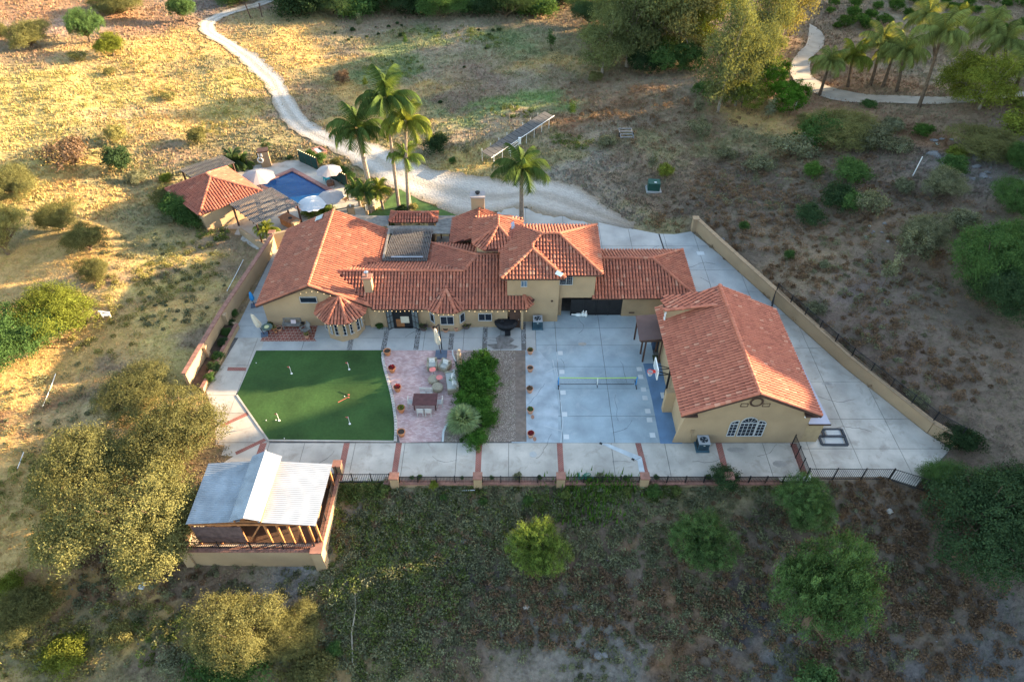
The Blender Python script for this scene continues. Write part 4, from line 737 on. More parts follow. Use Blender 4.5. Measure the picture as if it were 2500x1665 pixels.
# ================================================================== DETACHED GARAGE
gar = thing('garage_building', (17.4,32.4,0), 'detached tan garage building with gabled orange tile roof and arched window', 'building')
gm_ = M().prism([(12.75,32.28),(22.05,32.28),(22.05,43.5),(12.75,43.5)], 0, 3.55); poly_wall(gm_, [(12.75,3.5),(22.05,3.5),(17.4,5.75)], 32.283, 43.497); gm_.obj('wall', tan, gar)
M().add([(12.74,32.7,0),(12.28,32.3,0),(12.74,32.26,0),(12.74,32.7,2.9),(12.28,32.3,.0),(12.74,32.26,2.9)], [(0,1,2),(0,3,1),(1,3,5,2),(0,2,5,3)]).obj('buttress', tan, gar)
bz = M().prism([(12.0,35.3),(12.74,35.3),(12.74,35.75),(12.0,35.75)], 0, 2.3); bz.obj('buttress', tan, gar)
GF = [[(12.4,31.9,3.66),(17.42,31.9,6.02),(17.2,43.9,6.02),(12.4,43.9,3.66)], [(17.42,31.9,6.02),(17.2,43.9,6.02),(22.3,43.75,3.66),(22.45,31.9,3.66)]]
dq = [(12.3,43.2,5.05),(16.55,44.0,5.85),(16.5,42.3,5.85),(12.3,41.5,5.05)]
dq = [P(S('4',310,430),5.15), P(S('4',872,358),5.95), P(S('4',872,515),5.75), P(S('4',342,572),5.0)]
GF_d = [dq]
groof = build_roof(gar, GF, [((17.42,31.9,6.05),(17.2,43.9,6.05)),((12.4,31.93,3.7),(17.42,31.93,6.05)),((22.45,31.93,3.7),(17.42,31.93,6.05))], tileB, pitch=.275, expo=.38)
dr_ = build_roof(gar, GF_d, [(dq[3], dq[2])], tileB, nobj=90, ncap=12, name='dormer_roof')
s_ = .47
def zr(x): return 3.66+s_*(x-12.4)
dw = M(); y_ = dq[3].y+.18; x0, x1 = dq[3].x+.25, dq[2].x-.1
dw.add([(x0,y_,zr(x0)-.1),(x1,y_,zr(x1)-.1),(x1,y_+.1,dq[2].z-.05),(x0,y_,dq[3].z-.05),(x0,y_+1.4,zr(x0)-.1),(x0,y_+1.4,dq[3].z-.05)], [(0,1,2,3),(0,3,5,4)]); dw.obj('dormer_wall', tan, gar)
cb_ = M(); 
for i in range(6): z = zr(x0)+.1+i*(dq[3].z-zr(x0)-.15)/6; cb_.box((x0-.08-.03*(i % 2),y_-.02,z), (.12,.16,.1))
cb_.obj('corbel', white, gar)
gb_ = M()
for a, b in (((12.35,31.86,3.56),(17.42,31.86,5.93)),((22.5,31.86,3.56),(17.42,31.86,5.93))): gb_.beam(a, b, .06, .2)
gb_.beam((12.36,31.9,3.52),(12.36,43.9,3.52), .05, .16).beam((22.48,31.9,3.52),(22.33,43.7,3.52), .05, .16)
gb_.box((13.05,32.0,3.6), (.9,.4,.14)).box((21.8,32.0,3.6), (.9,.4,.14)); gb_.obj('fascia', brown, gar)
q = PY(S('5', 966, 404), 32.27); rv = M(); N = 20
for i in range(N):
    a0, a1 = 2*math.pi*i/N, 2*math.pi*(i+1)/N; rv.add([(q.x+r_*math.cos(a), 32.24 if k else 32.2, q.z+r_*math.sin(a)) for k in (0,) for a in (a0, a1) for r_ in (.34,.5)], [(0,2,3,1)])
rv.obj('round_vent_ring', brown, gar); M().cyl((q.x,32.27,q.z),(q.x,32.21,q.z), .34, .34, 20).obj('round_vent', tan2, gar)
for xx in (866, 1045):
    v_ = PY(S('5', xx, 433), 32.27); t_ = M()
    for (dx, dz, sx, sz) in ((0,.16,.52,.035),(0,-.16,.52,.035),(-.25,0,.035,.34),(.25,0,.035,.34)): t_.box((v_.x+dx,32.26,v_.z+dz), (sx,.04,sz))
    t_.obj('trim_square', brown, gar)
# arched triple window
c_ = PY(S('5', 880, 640), 32.27); zb = PY(S('5', 880, 684), 32.27).z; zs = PY(S('5', 880, 578), 32.27).z; zt_ = PY(S('5', 905, 534), 32.27).z
def archwin(x0, x1, z0, z1, za, kind):
    N = 10; pts = [(x0,z0),(x1,z0),(x1,z1)]
    if kind == 'full': pts += [((x0+x1)/2+(x1-x0)/2*math.cos(math.pi*i/N), z1+(za-z1)*math.sin(math.pi*i/N)) for i in range(1, N)]
    elif kind == 'L': pts += [(x1, za)]+[(x1-(x1-x0)*math.sin(math.pi/2*i/N), z1+(za-z1)*math.cos(math.pi/2*i/N)) for i in range(1, N)]
    else: pts += [(x1-(x1-x0)*(1-math.cos(math.pi/2*i/N)), z1+(za-z1)*math.sin(math.pi/2*i/N)) for i in range(1, N)]+[(x0, za)]
    pts += [(x0, z1)]
    fr = M()
    for a, b in zip(pts, pts[1:]+pts[:1]): fr.beam((a[0],32.24,a[1]), (b[0],32.24,b[1]), .06, .05)
    fr.beam((x0,32.24,z1),(x1,32.24,z1), .07, .06)
    nx_ = 4 if kind == 'full' else 2
    for i in range(1, nx_): fr.beam((x0+(x1-x0)*i/nx_,32.25,z0),(x0+(x1-x0)*i/nx_,32.25,z1), .03, .07 if (kind == 'full' and i == 2) else .02)
    for i in range(1, 4): fr.beam((x0,32.25,z0+(z1-z0)*i/4),(x1,32.25,z0+(z1-z0)*i/4), .03, .009)
    if kind == 'full':
        for i in range(1, 5): a = math.pi*i/5; fr.beam(((x0+x1)/2+.1*math.cos(a),32.25,z1),((x0+x1)/2+(x1-x0)/2*math.cos(a),32.25,z1+(za-z1)*math.sin(a)), .03, .009)
    else:
        fr.beam(((x0+x1)/2,32.25,z1),((x0+x1)/2,32.25,z1+(za-z1)*.85), .03, .009)
    fo = fr.obj('arched_window', wfr, gar); g = M(); n_ = len(pts); g.add([(x,32.262,z) for x, z in pts], [tuple(range(n_))]); g.obj('pane', glass, fo)
xs_ = [PY(S('5', v, 640), 32.27).x for v in (733,797,815,950,958,1022)]
archwin(xs_[0], xs_[1], zb, zs-.12, zt_-.35, 'L'); archwin(xs_[2], xs_[3], zb, zs, zt_, 'full'); archwin(xs_[4], xs_[5], zb, zs-.12, zt_-.35, 'R')
q = PY(S('5', 1380, 530), 32.1); M().box((q.x,32.15,q.z), (.12,.2,.12)).blob((q.x-.12,32.08,q.z), .08).blob((q.x+.12,32.08,q.z+.05), .08).obj('flood_light', white, gar)
q = PY(S('5', 438, 645), 32.27); M().box((q.x,32.22,q.z), (.22,.1,.28)).tube([(q.x,32.2,q.z-.1),(q.x+.02,32.15,.6),(q.x+.2,32.1,.3)], .025).obj('electric_box', tan2, gar)
# lean-to roofs of the garage
lt = thing('lean_to', (11.7,41,0), 'brown flat lean-to canopy on posts beside the garage', 'canopy')
M().add([(10.7,44.0,2.55),(12.72,44.0,2.75),(12.72,40.95,2.75),(10.64,40.95,2.5),(10.7,44.0,2.45),(12.72,44.0,2.65),(12.72,40.95,2.65),(10.64,40.95,2.4)], [(0,3,2,1),(4,5,6,7),(0,4,7,3),(3,7,6,2),(0,1,5,4),(1,2,6,5)]).obj('canopy_roof', mk('brown_sheet', (.135,.085,.075), .1, 1), lt)
for x, y in ((10.85,43.7),(11.15,41.9),(11.2,40.95),(12.55,40.95),(12.5,42.2)): M().box((x,y,1.22), (.13,.13,2.44)).obj('post', brown, lt)
M().beam((10.75,41.0,2.36),(12.7,41.0,2.45), .1, .16).obj('beam', brown, lt); M().beam((10.8,41.1,2.3),(10.85,44,2.35), .08, .16).obj('beam', brown, lt)
rs_ = thing('side_shed', (22.9,32.3,0), 'narrow flat roofed shed attached to the right side of the garage', 'shed')
M().prism([(22.1,32.35),(23.35,32.35),(23.1,41.4),(22.1,41.4)], 0, 2.28).obj('wall', mk('plywood', (.42,.30,.17), .1, 3), rs_)
M().prism([(22.06,32.15),(23.65,32.15),(23.2,41.7),(22.06,41.7)], 2.3, 2.4).obj('shed_roof', mk('pale_membrane', (.42,.42,.50), .06, .8), rs_)
M().box((22.85,32.12,2.34), (1.65,.05,.14)).obj('fascia', brown, rs_)
# ================================================================== POOL HOUSE
ph = thing('pool_house', (-32,64.3,0), 'small tan pool house with sunlit orange hip tile roof', 'building')
W_, S__, E_, N_ = (Vector(p) for p in ((-37.37,64.37,2.6),(-32.08,59.36,2.6),(-26.9,63.95,2.6),(-32.2,69.0,2.6))); a1, a2 = Vector((-32.65,64.8,4.2)), Vector((-31.95,64.1,4.2))
ctr = (W_+S__+E_+N_)/4
pw = M().prism([tuple((p.lerp(ctr, .1))[:2]) for p in (W_,S__,E_,N_)], -.3, 2.58); pw.obj('wall', tan, ph)
build_roof(ph, [[W_,S__,a2,a1],[S__,E_,a2],[E_,N_,a1,a2],[N_,W_,a1]], [(W_,a1),(S__,a2),(E_,a2),(N_,a1),(a1,a2)], tileC, nobj=250, ncap=60)
# entry gate roof
eg = thing('entry_gatehouse', (-9.9,58.6,0), 'small tiled entry gate roof with arched lattice gate beneath', 'gatehouse')
M().prism([(-11.9,58.0),(-11.3,58.0),(-11.3,59.2),(-11.9,59.2)], 0, 2.8).obj('pier', tan2, eg); M().prism([(-8.5,58.0),(-7.9,58.0),(-7.9,59.2),(-8.5,59.2)], 0, 2.8).obj('pier', tan2, eg)
z1, z2 = 2.85, 3.3; y0, y1, ym = 57.8, 59.6, 58.75
build_roof(eg, [[(-12.35,y0,z1),(-7.6,y0,z1),(-8.4,ym,z2),(-11.6,ym,z2)],[(-12.35,y1,z1),(-7.6,y1,z1),(-8.4,ym,z2),(-11.6,ym,z2)],[(-12.35,y0,z1),(-12.35,y1,z1),(-11.6,ym,z2)],[(-7.6,y0,z1),(-7.6,y1,z1),(-8.4,ym,z2)]], [((-11.6,ym,z2+.02),(-8.4,ym,z2+.02)),((-12.35,y0,z1),(-11.6,ym,z2)),((-7.6,y0,z1),(-8.4,ym,z2)),((-12.35,y1,z1),(-11.6,ym,z2)),((-7.6,y1,z1),(-8.4,ym,z2))], tileC, nobj=60, ncap=30)
ga = M()
for i in range(22):
    x = -11.25+i*2.7/21; zt2 = 1.9+.45*math.sin(math.pi*(i/21)); ga.beam((x,58.0,.1),(x,58.0,zt2), .05, .05)
ga.obj('arched_gate', cream, eg)
# ================================================================== PERGOLAS
def pergola(name, corners, z, label, nslat, nraft, mat, postmat, posts, sw=.08):
    c = [Vector((p[0], p[1], z)) for p in corners]; o_ = sum(c, Vector())/4; r0 = thing(name, (o_.x, o_.y, 0), label, 'pergola')
    a, b, d, e = c   # slats run a->b, spaced along a->e
    for i in range(nraft):
        t = (i+.5)/nraft; p_, q_ = a.lerp(b, t), e.lerp(d, t); M().beam(p_-Vector((0,0,.12)), q_-Vector((0,0,.12)), .07, .16).obj('rafter', postmat, r0)
    for i in range(nslat):
        t = (i+.5)/nslat; p_, q_ = a.lerp(e, t), b.lerp(d, t); j = random.uniform(-.06, .06); u = (q_-p_).normalized(); M().beam(p_-u*(.1+j), q_+u*(.1-j), sw, .05).obj('slat', mat, r0)
    for (s, t) in posts: p_ = a.lerp(b, s).lerp(e.lerp(d, s), t); M().beam((p_.x,p_.y,0),(p_.x,p_.y,z-.15), .16, .16).obj('post', postmat, r0)
    return r0
pergola('poolside_pergola', [(-29.59,61.33),(-25.9,57.7),(-22.2,61.33),(-25.94,64.6)], 2.65, 'dark slatted pergola between the pool house and the pool', 31, 6, darkslat, brown, [(.04,.04),(.96,.04),(.04,.96),(.96,.96),(.5,.96)], sw=.10)
pergola('rear_pergola', [(-37.3,68.4),(-35.4,66.7),(-31.6,70.05),(-33.5,71.75)], 2.6, 'narrow slatted pergola behind the pool house', 30, 3, darkslat, brown, [(.05,.04),(.95,.04),(.05,.96),(.95,.96)])
pm = pergola('courtyard_pergola', [(-12.2,51.4),(-11.75,56.5),(-7.8,56.5),(-7.95,51.4)], 2.9, 'grey slatted pergola over the inner courtyard', 25, 6, darkslat, brown, [(.03,.03),(.97,.03),(.03,.97),(.97,.97)])
M().beam((-12.1,51.5,3.0),(-12.15,56.8,3.0), .2, .05).obj('side_board', grayw, pm)
M().box((-9.9,51.75,3.02), (3.0,.16,.06)).obj('pale_rail', metal, pm)
wr = thing('boardwalk_roof', (-10,57,0), 'weathered plank deck roof joining the house wings', 'deck')
for y in np.arange(56.0, 57.3, .17): M().box((-9.3,y,2.72+random.uniform(-.008,.008)), (6.4,.15,.05)).obj('plank', grayw, wr)
for y in np.arange(57.3, 59.1, .17):
    M().box((-14.1,y,2.72+random.uniform(-.008,.008)), (3.3,.15,.05)).obj('plank', grayw, wr); M().box((-6.7,y,2.72+random.uniform(-.008,.008)), (1.9,.15,.05)).obj('plank', grayw, wr)
for x, y in ((-15.5,59),(-12.6,59),(-7.4,59),(-6.2,56.2),(-12.4,56.2)): M().box((x,y,1.3), (.14,.14,2.6)).obj('post', brown, wr)
M().box((-16.6,58.5,2.72), (2.0,1.4,.06)).obj('plank_landing', grayw, wr)
# ================================================================== METAL ROOFED SHED lower left
shd = thing('metal_roof_shed', (-17,26,0), 'open timber shed with corrugated metal roof and raised ridge on the corner terrace', 'shed')
def corr(poly4, n, mat, name, amp=.02, drop=.03):
    a, b, c, d = [Vector(p) for p in poly4]   # ribs run a->b, spaced a->d
    vs = []; N_ = n*4
    for i in range(N_+1):
        t = i/N_; h = amp*math.sin(2*math.pi*n*t); vs += [a.lerp(d, t)+Vector((0,0,h)), b.lerp(c, t)+Vector((0,0,h))]
    m = M().add(vs, [(2*i, 2*i+1, 2*i+3, 2*i+2) for i in range(N_)])
    m.add([v-Vector((0,0,drop)) for v in (a,b,c,d)], [(0,1,2,3)]); return m.obj(name, mat, shd)
corr([(-17.6,23.6,3.02),(-21.25,23.7,2.55),(-21.3,28.5,2.55),(-17.6,28.4,3.02)], 32, metald, 'roof_sheet')
corr([(-16.4,23.55,3.02),(-12.75,23.55,2.6),(-12.6,28.4,2.6),(-16.3,28.35,3.02)], 32, metal, 'roof_sheet')
corr([(-17.1,23.4,3.75),(-18.1,23.4,3.4),(-18.0,28.5,3.4),(-17.05,28.7,3.75)], 34, metald, 'monitor_sheet')
corr([(-17.1,23.4,3.75),(-16.1,23.4,3.4),(-15.95,28.5,3.4),(-17.05,28.7,3.75)], 34, metal, 'monitor_sheet')
M().cyl((-17.08,23.4,3.76),(-17.03,28.7,3.76), .05).obj('ridge_cap', metal, shd)
for x in (-17.9,-16.2): M().box((x,26,3.15), (.08,4.9,.4)).obj('monitor_side', redw, shd)
for i, x in enumerate((-21.0,-19.6,-17.9,-16.2,-15.4,-14.7,-14.0,-13.35,-12.85)):
    for y in (23.75,28.2): M().box((x,y,1.28), (.13,.13,2.56)).obj('post', redw, shd)
for bb_ in (((-21.1,23.72,2.48),(-12.8,23.72,2.5), .1, .18),((-21.1,28.25,2.48),(-12.8,28.25,2.5), .1, .18),((-17.9,23.7,2.9),(-16.2,23.7,2.9), .08, .12)): M().beam(*bb_).obj('beam', redw, shd)
M().beam((-17.8,23.68,.1),(-16.3,23.68,2.7), .06, .1).obj('brace', redw, shd)
for i in range(11): M().box((-19.35,23.62,.45+i*.18), (3.2,.04,.16)).obj('siding_board', mk('shed_siding', (.13,.085,.08), .3, 3) if i == 0 else bpy.data.materials['shed_siding'], shd)
M().box((-17.0,28.3,1.2), (8.2,.06,2.4)).obj('back_wall', mk('shed_inside', (.10,.06,.04), .2), shd); M().box((-17.0,26.0,.03), (8.1,4.5,.04)).obj('floor', bpy.data.materials['shed_inside'], shd)
M().box((-14.5,26,.45), (2.2,1.0,.9)).obj('counter', tan2, shd)
# terrace wall
tw_ = thing('terrace_wall', (-17,23.3,-1), 'tan retaining wall with brick top carrying the corner terrace', 'wall')
M().wallseg((-21.9,23.2),(-13.0,23.1), .35, -2.6, .25).wallseg((-12.95,23.1),(-12.75,29.5), .35, -2.6, .25).wallseg((-21.95,23.3),(-22.3,28.4), .35, -2.2, .25).obj('wall', tan, tw_)
for i in range(30): M().box((-21.7+i*.295,23.15,.29), (.28,.42,.07)).obj('cap_brick', brickp, tw_)
for i in range(20): M().box((-12.93+i*.009,23.4+i*.31,.29), (.42,.29,.07)).obj('cap_brick', brickp, tw_)
for (x, y, s, z0, z1) in ((-21.95,23.2,.62,-2.3,.55),(-12.95,23.0,.72,-2.9,.65),(-12.75,29.55,.55,-1.0,1.0)):
    p_ = M().prism([(x-s/2,y-s/2),(x+s/2,y-s/2),(x+s/2,y+s/2),(x-s/2,y+s/2)], z0, z1).obj('pillar', tan, tw_); M().box((x,y,z1+.05), (s+.08,s+.08,.1)).obj('pillar_cap', brickp, tw_)
# ================================================================== WALLS AND FENCES
def fence(name, pts, h, label, z=0., spacing=1.9, post_w=.07, pick=.105, over=0, mat=black, cat='fence', ground=False, group=None, top=True):
    p0 = Vector((pts[0][0], pts[0][1], z)); r0 = thing(name, p0, label, cat, group); pk = M(); rl = M()
    for a, b in zip(pts[:-1], pts[1:]):
        a = Vector((a[0], a[1], z)); b = Vector((b[0], b[1], z))
        if ground: a.z = Hs(a.x, a.y); b.z = Hs(b.x, b.y)
        L = (b-a).length; n = max(1, round(L/spacing))
        for i in range(n+1):
            q = a.lerp(b, i/n); M().box((q.x,q.y,q.z+h/2+.02), (post_w,post_w,h+.06), rz=math.atan2((b-a).y,(b-a).x)).obj('post', mat, r0)
        for zz in (.1, h-.06-over): M().beam(a+Vector((0,0,zz)), b+Vector((0,0,zz)), .03, .04).obj('rail', mat, r0)
        m = int(L/pick)
        for i in range(m): q = a.lerp(b, (i+.5)/m); pk.beam(q+Vector((0,0,.08)), q+Vector((0,0,h)), .022, .022)
    pk.obj('pickets', mat, r0, kind='stuff'); return r0
WR = [(19.28,60.32),(21.08,56.27),(28.26,40.29),(32.17,33.25),(33.7,31.7)]
wr_ = thing('garden_wall', (24,50,0), 'long tan retaining wall running down the right of the yard', 'wall')
WRo = [(x+.22, y+.05) for x, y in WR]; hts = [1.45,1.35,1.2,1.1,1.05]
m = M(); mc = M()
for i in range(4):
    m.wallseg(WRo[i], WRo[i+1], .3, -.6, hts[i], -.6, hts[i+1]); mc.wallseg(WRo[i], WRo[i+1], .42, hts[i], hts[i]+.09, hts[i+1], hts[i+1]+.09)
m.obj('wall', tan, wr_)
for i in range(4):
    a, b = Vector((*WRo[i], hts[i]+.045)), Vector((*WRo[i+1], hts[i+1]+.045)); L = (b-a).length; n = int(L/.6)
    for k in range(n): M().beam(a.lerp(b, (k+.02)/n), a.lerp(b, (k+.98)/n), .42, .09).obj('cap_brick', tan2, wr_)
M().box((19.3,60.4,.75), (.55,.55,1.5)).obj('pillar', tan, wr_); M().box((19.3,60.4,1.55), (.68,.68,.12)).obj('pillar_cap', tan2, wr_)
fence('wall_fence', [(24.6,48.9),(28.55,40.4),(32.4,33.5),(33.8,32.0)], .95, 'black iron railing standing on top of the right hand wall', z=1.2, spacing=1.9)
fence('yard_gate', [(22.4,43.7),(24.4,48.6)], 1.5, 'black iron gate closing the gap behind the garage', spacing=2.5)
lwall = thing('left_boundary_wall', (-25,47,0), 'tan stucco wall with brick coping along the left of the house', 'wall')
LWp = [(-24.35,57.4),(-24.75,54.4),(-26.0,45.4),(-26.65,38.0)]
for i in range(3):
    M().wallseg(LWp[i], LWp[i+1], .26, -.8, 1.55).obj('wall', tan, lwall)
    a, b = Vector((*LWp[i], 1.6)), Vector((*LWp[i+1], 1.6)); L = (b-a).length; n = int(L/.45)
    for k in range(n): M().beam(a.lerp(b, (k+.02)/n), a.lerp(b, (k+.98)/n), .4, .09).obj('cap_brick', brickp, lwall)
for (x, y) in ((-25.75,45.4),(-26.2,41.3)): M().box((x,y,.75), (.5,.4,1.5)).obj('pilaster', tan, lwall)
M().wallseg((-24.35,57.4),(-22.4,58.2), .26, 0, 1.7).obj('wall', tan, lwall)
lp = thing('low_planter_wall', (-25,41,0), 'low tan planter wall with brick coping beside the left path', 'wall')
a, b = (-24.72,45.2), (-25.35,37.4); M().wallseg(a, b, .22, 0, .5).wallseg((-24.72,45.2),(-25.6,45.5), .2, 0, .5).obj('wall', tan, lp)
for k in range(19): A_ = Vector((*a,.54)).lerp(Vector((*b,.54)), (k+.03)/19); B_ = Vector((*a,.54)).lerp(Vector((*b,.54)), (k+.97)/19); M().beam(A_, B_, .3, .08).obj('cap_brick', brickp, lp)
M().prism([(-25.9,45.2),(-24.8,45.1),(-25.4,37.5),(-26.4,38)], 0, .35).obj('soil', soil, lp)
# front fence: kerb wall, pillars, railings
fwall = thing('front_kerb_wall', (4,28.7,0), 'low tan wall with brick coping along the front edge of the walk', 'wall')
M().wallseg((-9.4,28.55),(19.6,28.55), .3, -1.3, .08).obj('wall', tan, fwall)
for k in range(64): x = -9.3+k*.45; M().box((x+.22,28.55,.12), (.43,.38,.08)).obj('cap_brick', brickp, fwall)
M().box((5.1,28.95,.012), (28.9,.42,.02)).obj('gravel_strip', pebble, fwall)
pxs = [P(S(k, x, 245)).x for k, x in (('11',613),('11',1430),('11',2240),('12',1093),('12',1915))]
pxs = [-8.75, -2.15, 4.2, 10.9, 17.2]
pxs = [PY(S('11',618,250),28.5).x, PY(S('11',1432,250),28.5).x, PY(S('11',2243,250),28.5).x, PY(S('12',1096,250),28.5).x, PY(S('12',1915,250),28.5).x]
for i, x in enumerate(pxs):
    p_ = thing('fence_pillar', (x,28.5,0), ['tan fence pillar with brick cap beside the walk gate', 'tan fence pillar with brick cap in front of the pebble bed', 'tan fence pillar with brick cap below the painted brick band', 'tan fence pillar with brick cap at the end of the white drain channel', 'tan fence pillar with brick cap half hidden by the dark shrub'][i], 'pillar', 'brick capped pillars of the front fence')
    M().prism([(x-.3,28.25),(x+.3,28.25),(x+.3,28.8),(x-.3,28.8)], -1.3, .95).obj('shaft', tan, p_); M().box((x,28.52,1.0), (.68,.62,.12)).obj('cap', brickp, p_)
sp = ['over the low shrubs by the walk gate', 'behind the blue grey bush', 'with the green hose reel behind it', 'with small agaves behind it']
for i in range(4): fence('front_railing', [(pxs[i]+.32,28.55),(pxs[i+1]-.32,28.55)], .75, 'black iron railing '+sp[i], z=.16, spacing=1.4, group='railings of the front fence')
fence('front_railing', [(pxs[4]+.32,28.55),(20.9,28.55)], .75, 'black iron railing at the garage end of the front fence', z=.16, spacing=1.4, group='railings of the front fence')
fence('walk_gate', [(-12.9,28.6),(pxs[0]-.35,28.6)], 1.15, 'tall black iron gate panels beside the metal roofed shed', z=0, spacing=1.35, pick=.13)
fence('side_gate', [(21.3,31.9),(21.35,28.7)], 1.4, 'black iron gate running from the garage corner to the front fence', spacing=1.25)
fence('lower_fence', [(21.4,28.9),(27.5,28.85),(29.6,27.95),(31.3,27.0)], 1.4, 'black iron fence closing the right end of the yard', spacing=2.2, pick=.14)
fence('terrace_fence', [(-21.7,23.25),(-13.1,23.15)], .85, 'black iron railing along the shed terrace front', z=.3, spacing=2.1, pick=.13)
fence('terrace_fence', [(-12.9,23.4),(-12.78,29.2)], .85, 'black iron railing along the right side of the shed terrace', z=.3, spacing=1.9, pick=.13)
fence('terrace_fence', [(-21.9,23.6),(-22.2,27.6)], .85, 'short black railing on the left side of the shed terrace', z=.3, spacing=1.9, pick=.13)
q = P(S('13',553,315),.4); M().lathe((q.x,28.9,0), [(.05,0),(.28,.1),(.3,.3),(.15,.5),(.03,.55)], 10).obj('white_globe', white, label='white round globe by the corner of the side gate', cat='globe')
pf = [P(S('e', *q)) for q in ((0,110),)]
fp = [P(S('d', *q)) for q in ((570,440),(800,300),(1010,300),(1290,280),(1620,190))]; fence('pool_fence', [(p.x,p.y) for p in fp], 1.2, 'thin black iron fence behind the pool deck', spacing=2.2, pick=.13)
gs = [P(S('1', *q)) for q in ((1372,225),(1560,310))]; gs2 = [P(S('1', *q)) for q in ((1690,395),(1855,482))]
for a, b, l in ((gs[0],gs[1],'dark green screen fence topped with lights left of the poolside parasol'), (gs2[0],gs2[1],'dark green screen fence topped with lights right of the poolside parasol')):
    t_ = thing('screen_fence', a, l, 'fence', 'green screens behind the pool'); M().beam(a+Vector((0,0,.75)), b+Vector((0,0,.75)), .06, 1.5).obj('screen', mk('green_screen', (.012,.045,.04), .2), t_)
    n = 9; lm = M()
    for i in range(n): lm.blob(a.lerp(b, (i+.3)/n)+Vector((0,0,1.58)), .05, 5, 3)
    lm.obj('bulbs', bulb, t_, kind='stuff')
    for i in range(4): p_ = a.lerp(b, i/3); M().box((p_.x,p_.y,.8), (.07,.07,1.6)).obj('post', brown, t_)
# ================================================================== GARDEN THINGS
def pot(p, r, h, pm, name, label, grp, plant=None, pr=.25):
    t = thing(name, (p.x, p.y, 0.01), label, 'plant pot', grp)
    M().lathe((p.x,p.y,.01), [(r*.68,0),(r*.95,h*.85),(r*1.12,h*.86),(r*1.12,h),(r*.95,h),(r*.9,h*.9)], 12).obj('pot', pm, t)
    M().lathe((p.x,p.y,.01), [(r*.9,h*.88),(r*.9,h*.92)], 10).obj('soil', soil, t)
    if plant:
        V, F, i = leafcards(np.array([p.x]), np.array([p.y]), np.array([h*.9]), np.array([pr]), np.array([pr*1.1]), 70, .07); me = bigmesh('foliage', V, F, plant, tint=np.random.random(len(V)))
        o = bpy.data.objects.new('foliage', me); COL.objects.link(o); o.parent = t; o.matrix_local = t.matrix_basis.inverted()
    return t
L_red = leafmat('leaf_red', (.22,.02,.035)); G1 = 'terracotta pots along the edging stones'; G2 = 'terracotta pots along the court'
for (x, y, l, pl) in ((245,345,'terracotta pot with bare soil nearest the house end of the turf edging',None),(303,560,'terracotta pot with a drooping dark red plant second from the house',L_red),(372,805,'terracotta pot with bright crimson flowers halfway along the turf edging',L_red),(420,1070,'terracotta pot with a small yellow green plant near the dining table',L_yg),(422,1375,'terracotta pot with bare soil at the front end of the turf edging',None)):
    pot(P(S('7', x, y)), .30, .5, terra, 'flower_pot', l, G1, pl, .27)
for (x, y, l, pl) in ((2060,330,'pale terracotta pot with tall green plant at the house end of the court',L_ol),(2060,555,'pale terracotta pot with bare dark soil second along the court',None),(2055,820,'pale terracotta pot with sparse red plant in the middle of the court row',L_bw),(2062,1085,'pale terracotta pot with green plant and a runoff stain beside it',L_gr),(2068,1390,'pale terracotta pot with red plant at the front end of the court row',L_red)):
    pot(P(S('7', x, y)), .27, .45, pinkpot, 'flower_pot', l, G2, pl, .24)
stn = mk('rust_stain', (.30,.17,.12), .2)
for (x, y) in ((2092,1140),(2118,1420)):
    q = P(S('7', x, y)); M().lathe((q.x,q.y,0), [(.14,0),(.14,.007)], 10, sy=1.6).obj('rust_stain', stn, yard)
# golf flags
for (xb, yb, xt, yt, l) in ((507,1325,495,1240,'golf pin with pink flag near the top left of the turf'),(1143,1280,1120,1195,'golf pin with pink flag near the patio end of the turf'),):
    pass
for (k_, x, y, l) in (('9',978,335,'golf pin with pale pink flag at the upper left of the turf'),('9',1627,288,'golf pin with pale pink flag at the upper right of the turf'),('9',838,863,'sunlit golf pin with orange flag at the lower left of the turf'),('9',1633,900,'golf pin with red flag at the lower right of the turf')):
    q = P(S(k_, x, y)); t = thing('golf_flag', q, l, 'golf flag', 'practice pins on the turf')
    M().cyl((q.x,q.y,.02),(q.x,q.y,.9), .018, .018, 6).obj('pole', white, t); M().lathe((q.x,q.y,.02), [(.09,0),(.09,.03)], 10).obj('cup', white, t)
    M().add([(q.x,q.y,.9),(q.x-.24,q.y+.05,.8),(q.x,q.y,.66),(q.x,q.y+.02,.9),(q.x-.24,q.y+.07,.8),(q.x,q.y+.02,.66)], [(0,1,2),(3,5,4)]).obj('flag', mk('flag_red', (.7,.16,.13), .1) if 'flag_red' not in bpy.data.materials else bpy.data.materials['flag_red'], t)
for (a, b, l) in (((1515,532),(1612,572),'dark golf putter lying on the turf behind the ball'),((1500,655),(1610,600),'red golf putter lying on the turf in front of the ball')):
    A_, B_ = P(S('9',*a),.05), P(S('9',*b),.05); t = thing('golf_putter', A_, l, 'putter'); M().cyl(A_, B_, .016, .016, 6).obj('shaft', black if 'dark' in l else bpy.data.materials['flag_red'], t); M().box((B_.x+.05,B_.y,.05), (.12,.06,.05)).obj('head', bpy.data.materials['flag_red'], t)
for i, (x, y) in enumerate(((1572,588),(578,212),(895,1060),(690,858),(800,855))):
    q = P(S('9',x,y),.05); M().blob(q, .045, 6, 4).obj('golf_ball', white, label='white golf ball lying on the turf', cat='golf ball', group='golf balls on the turf')
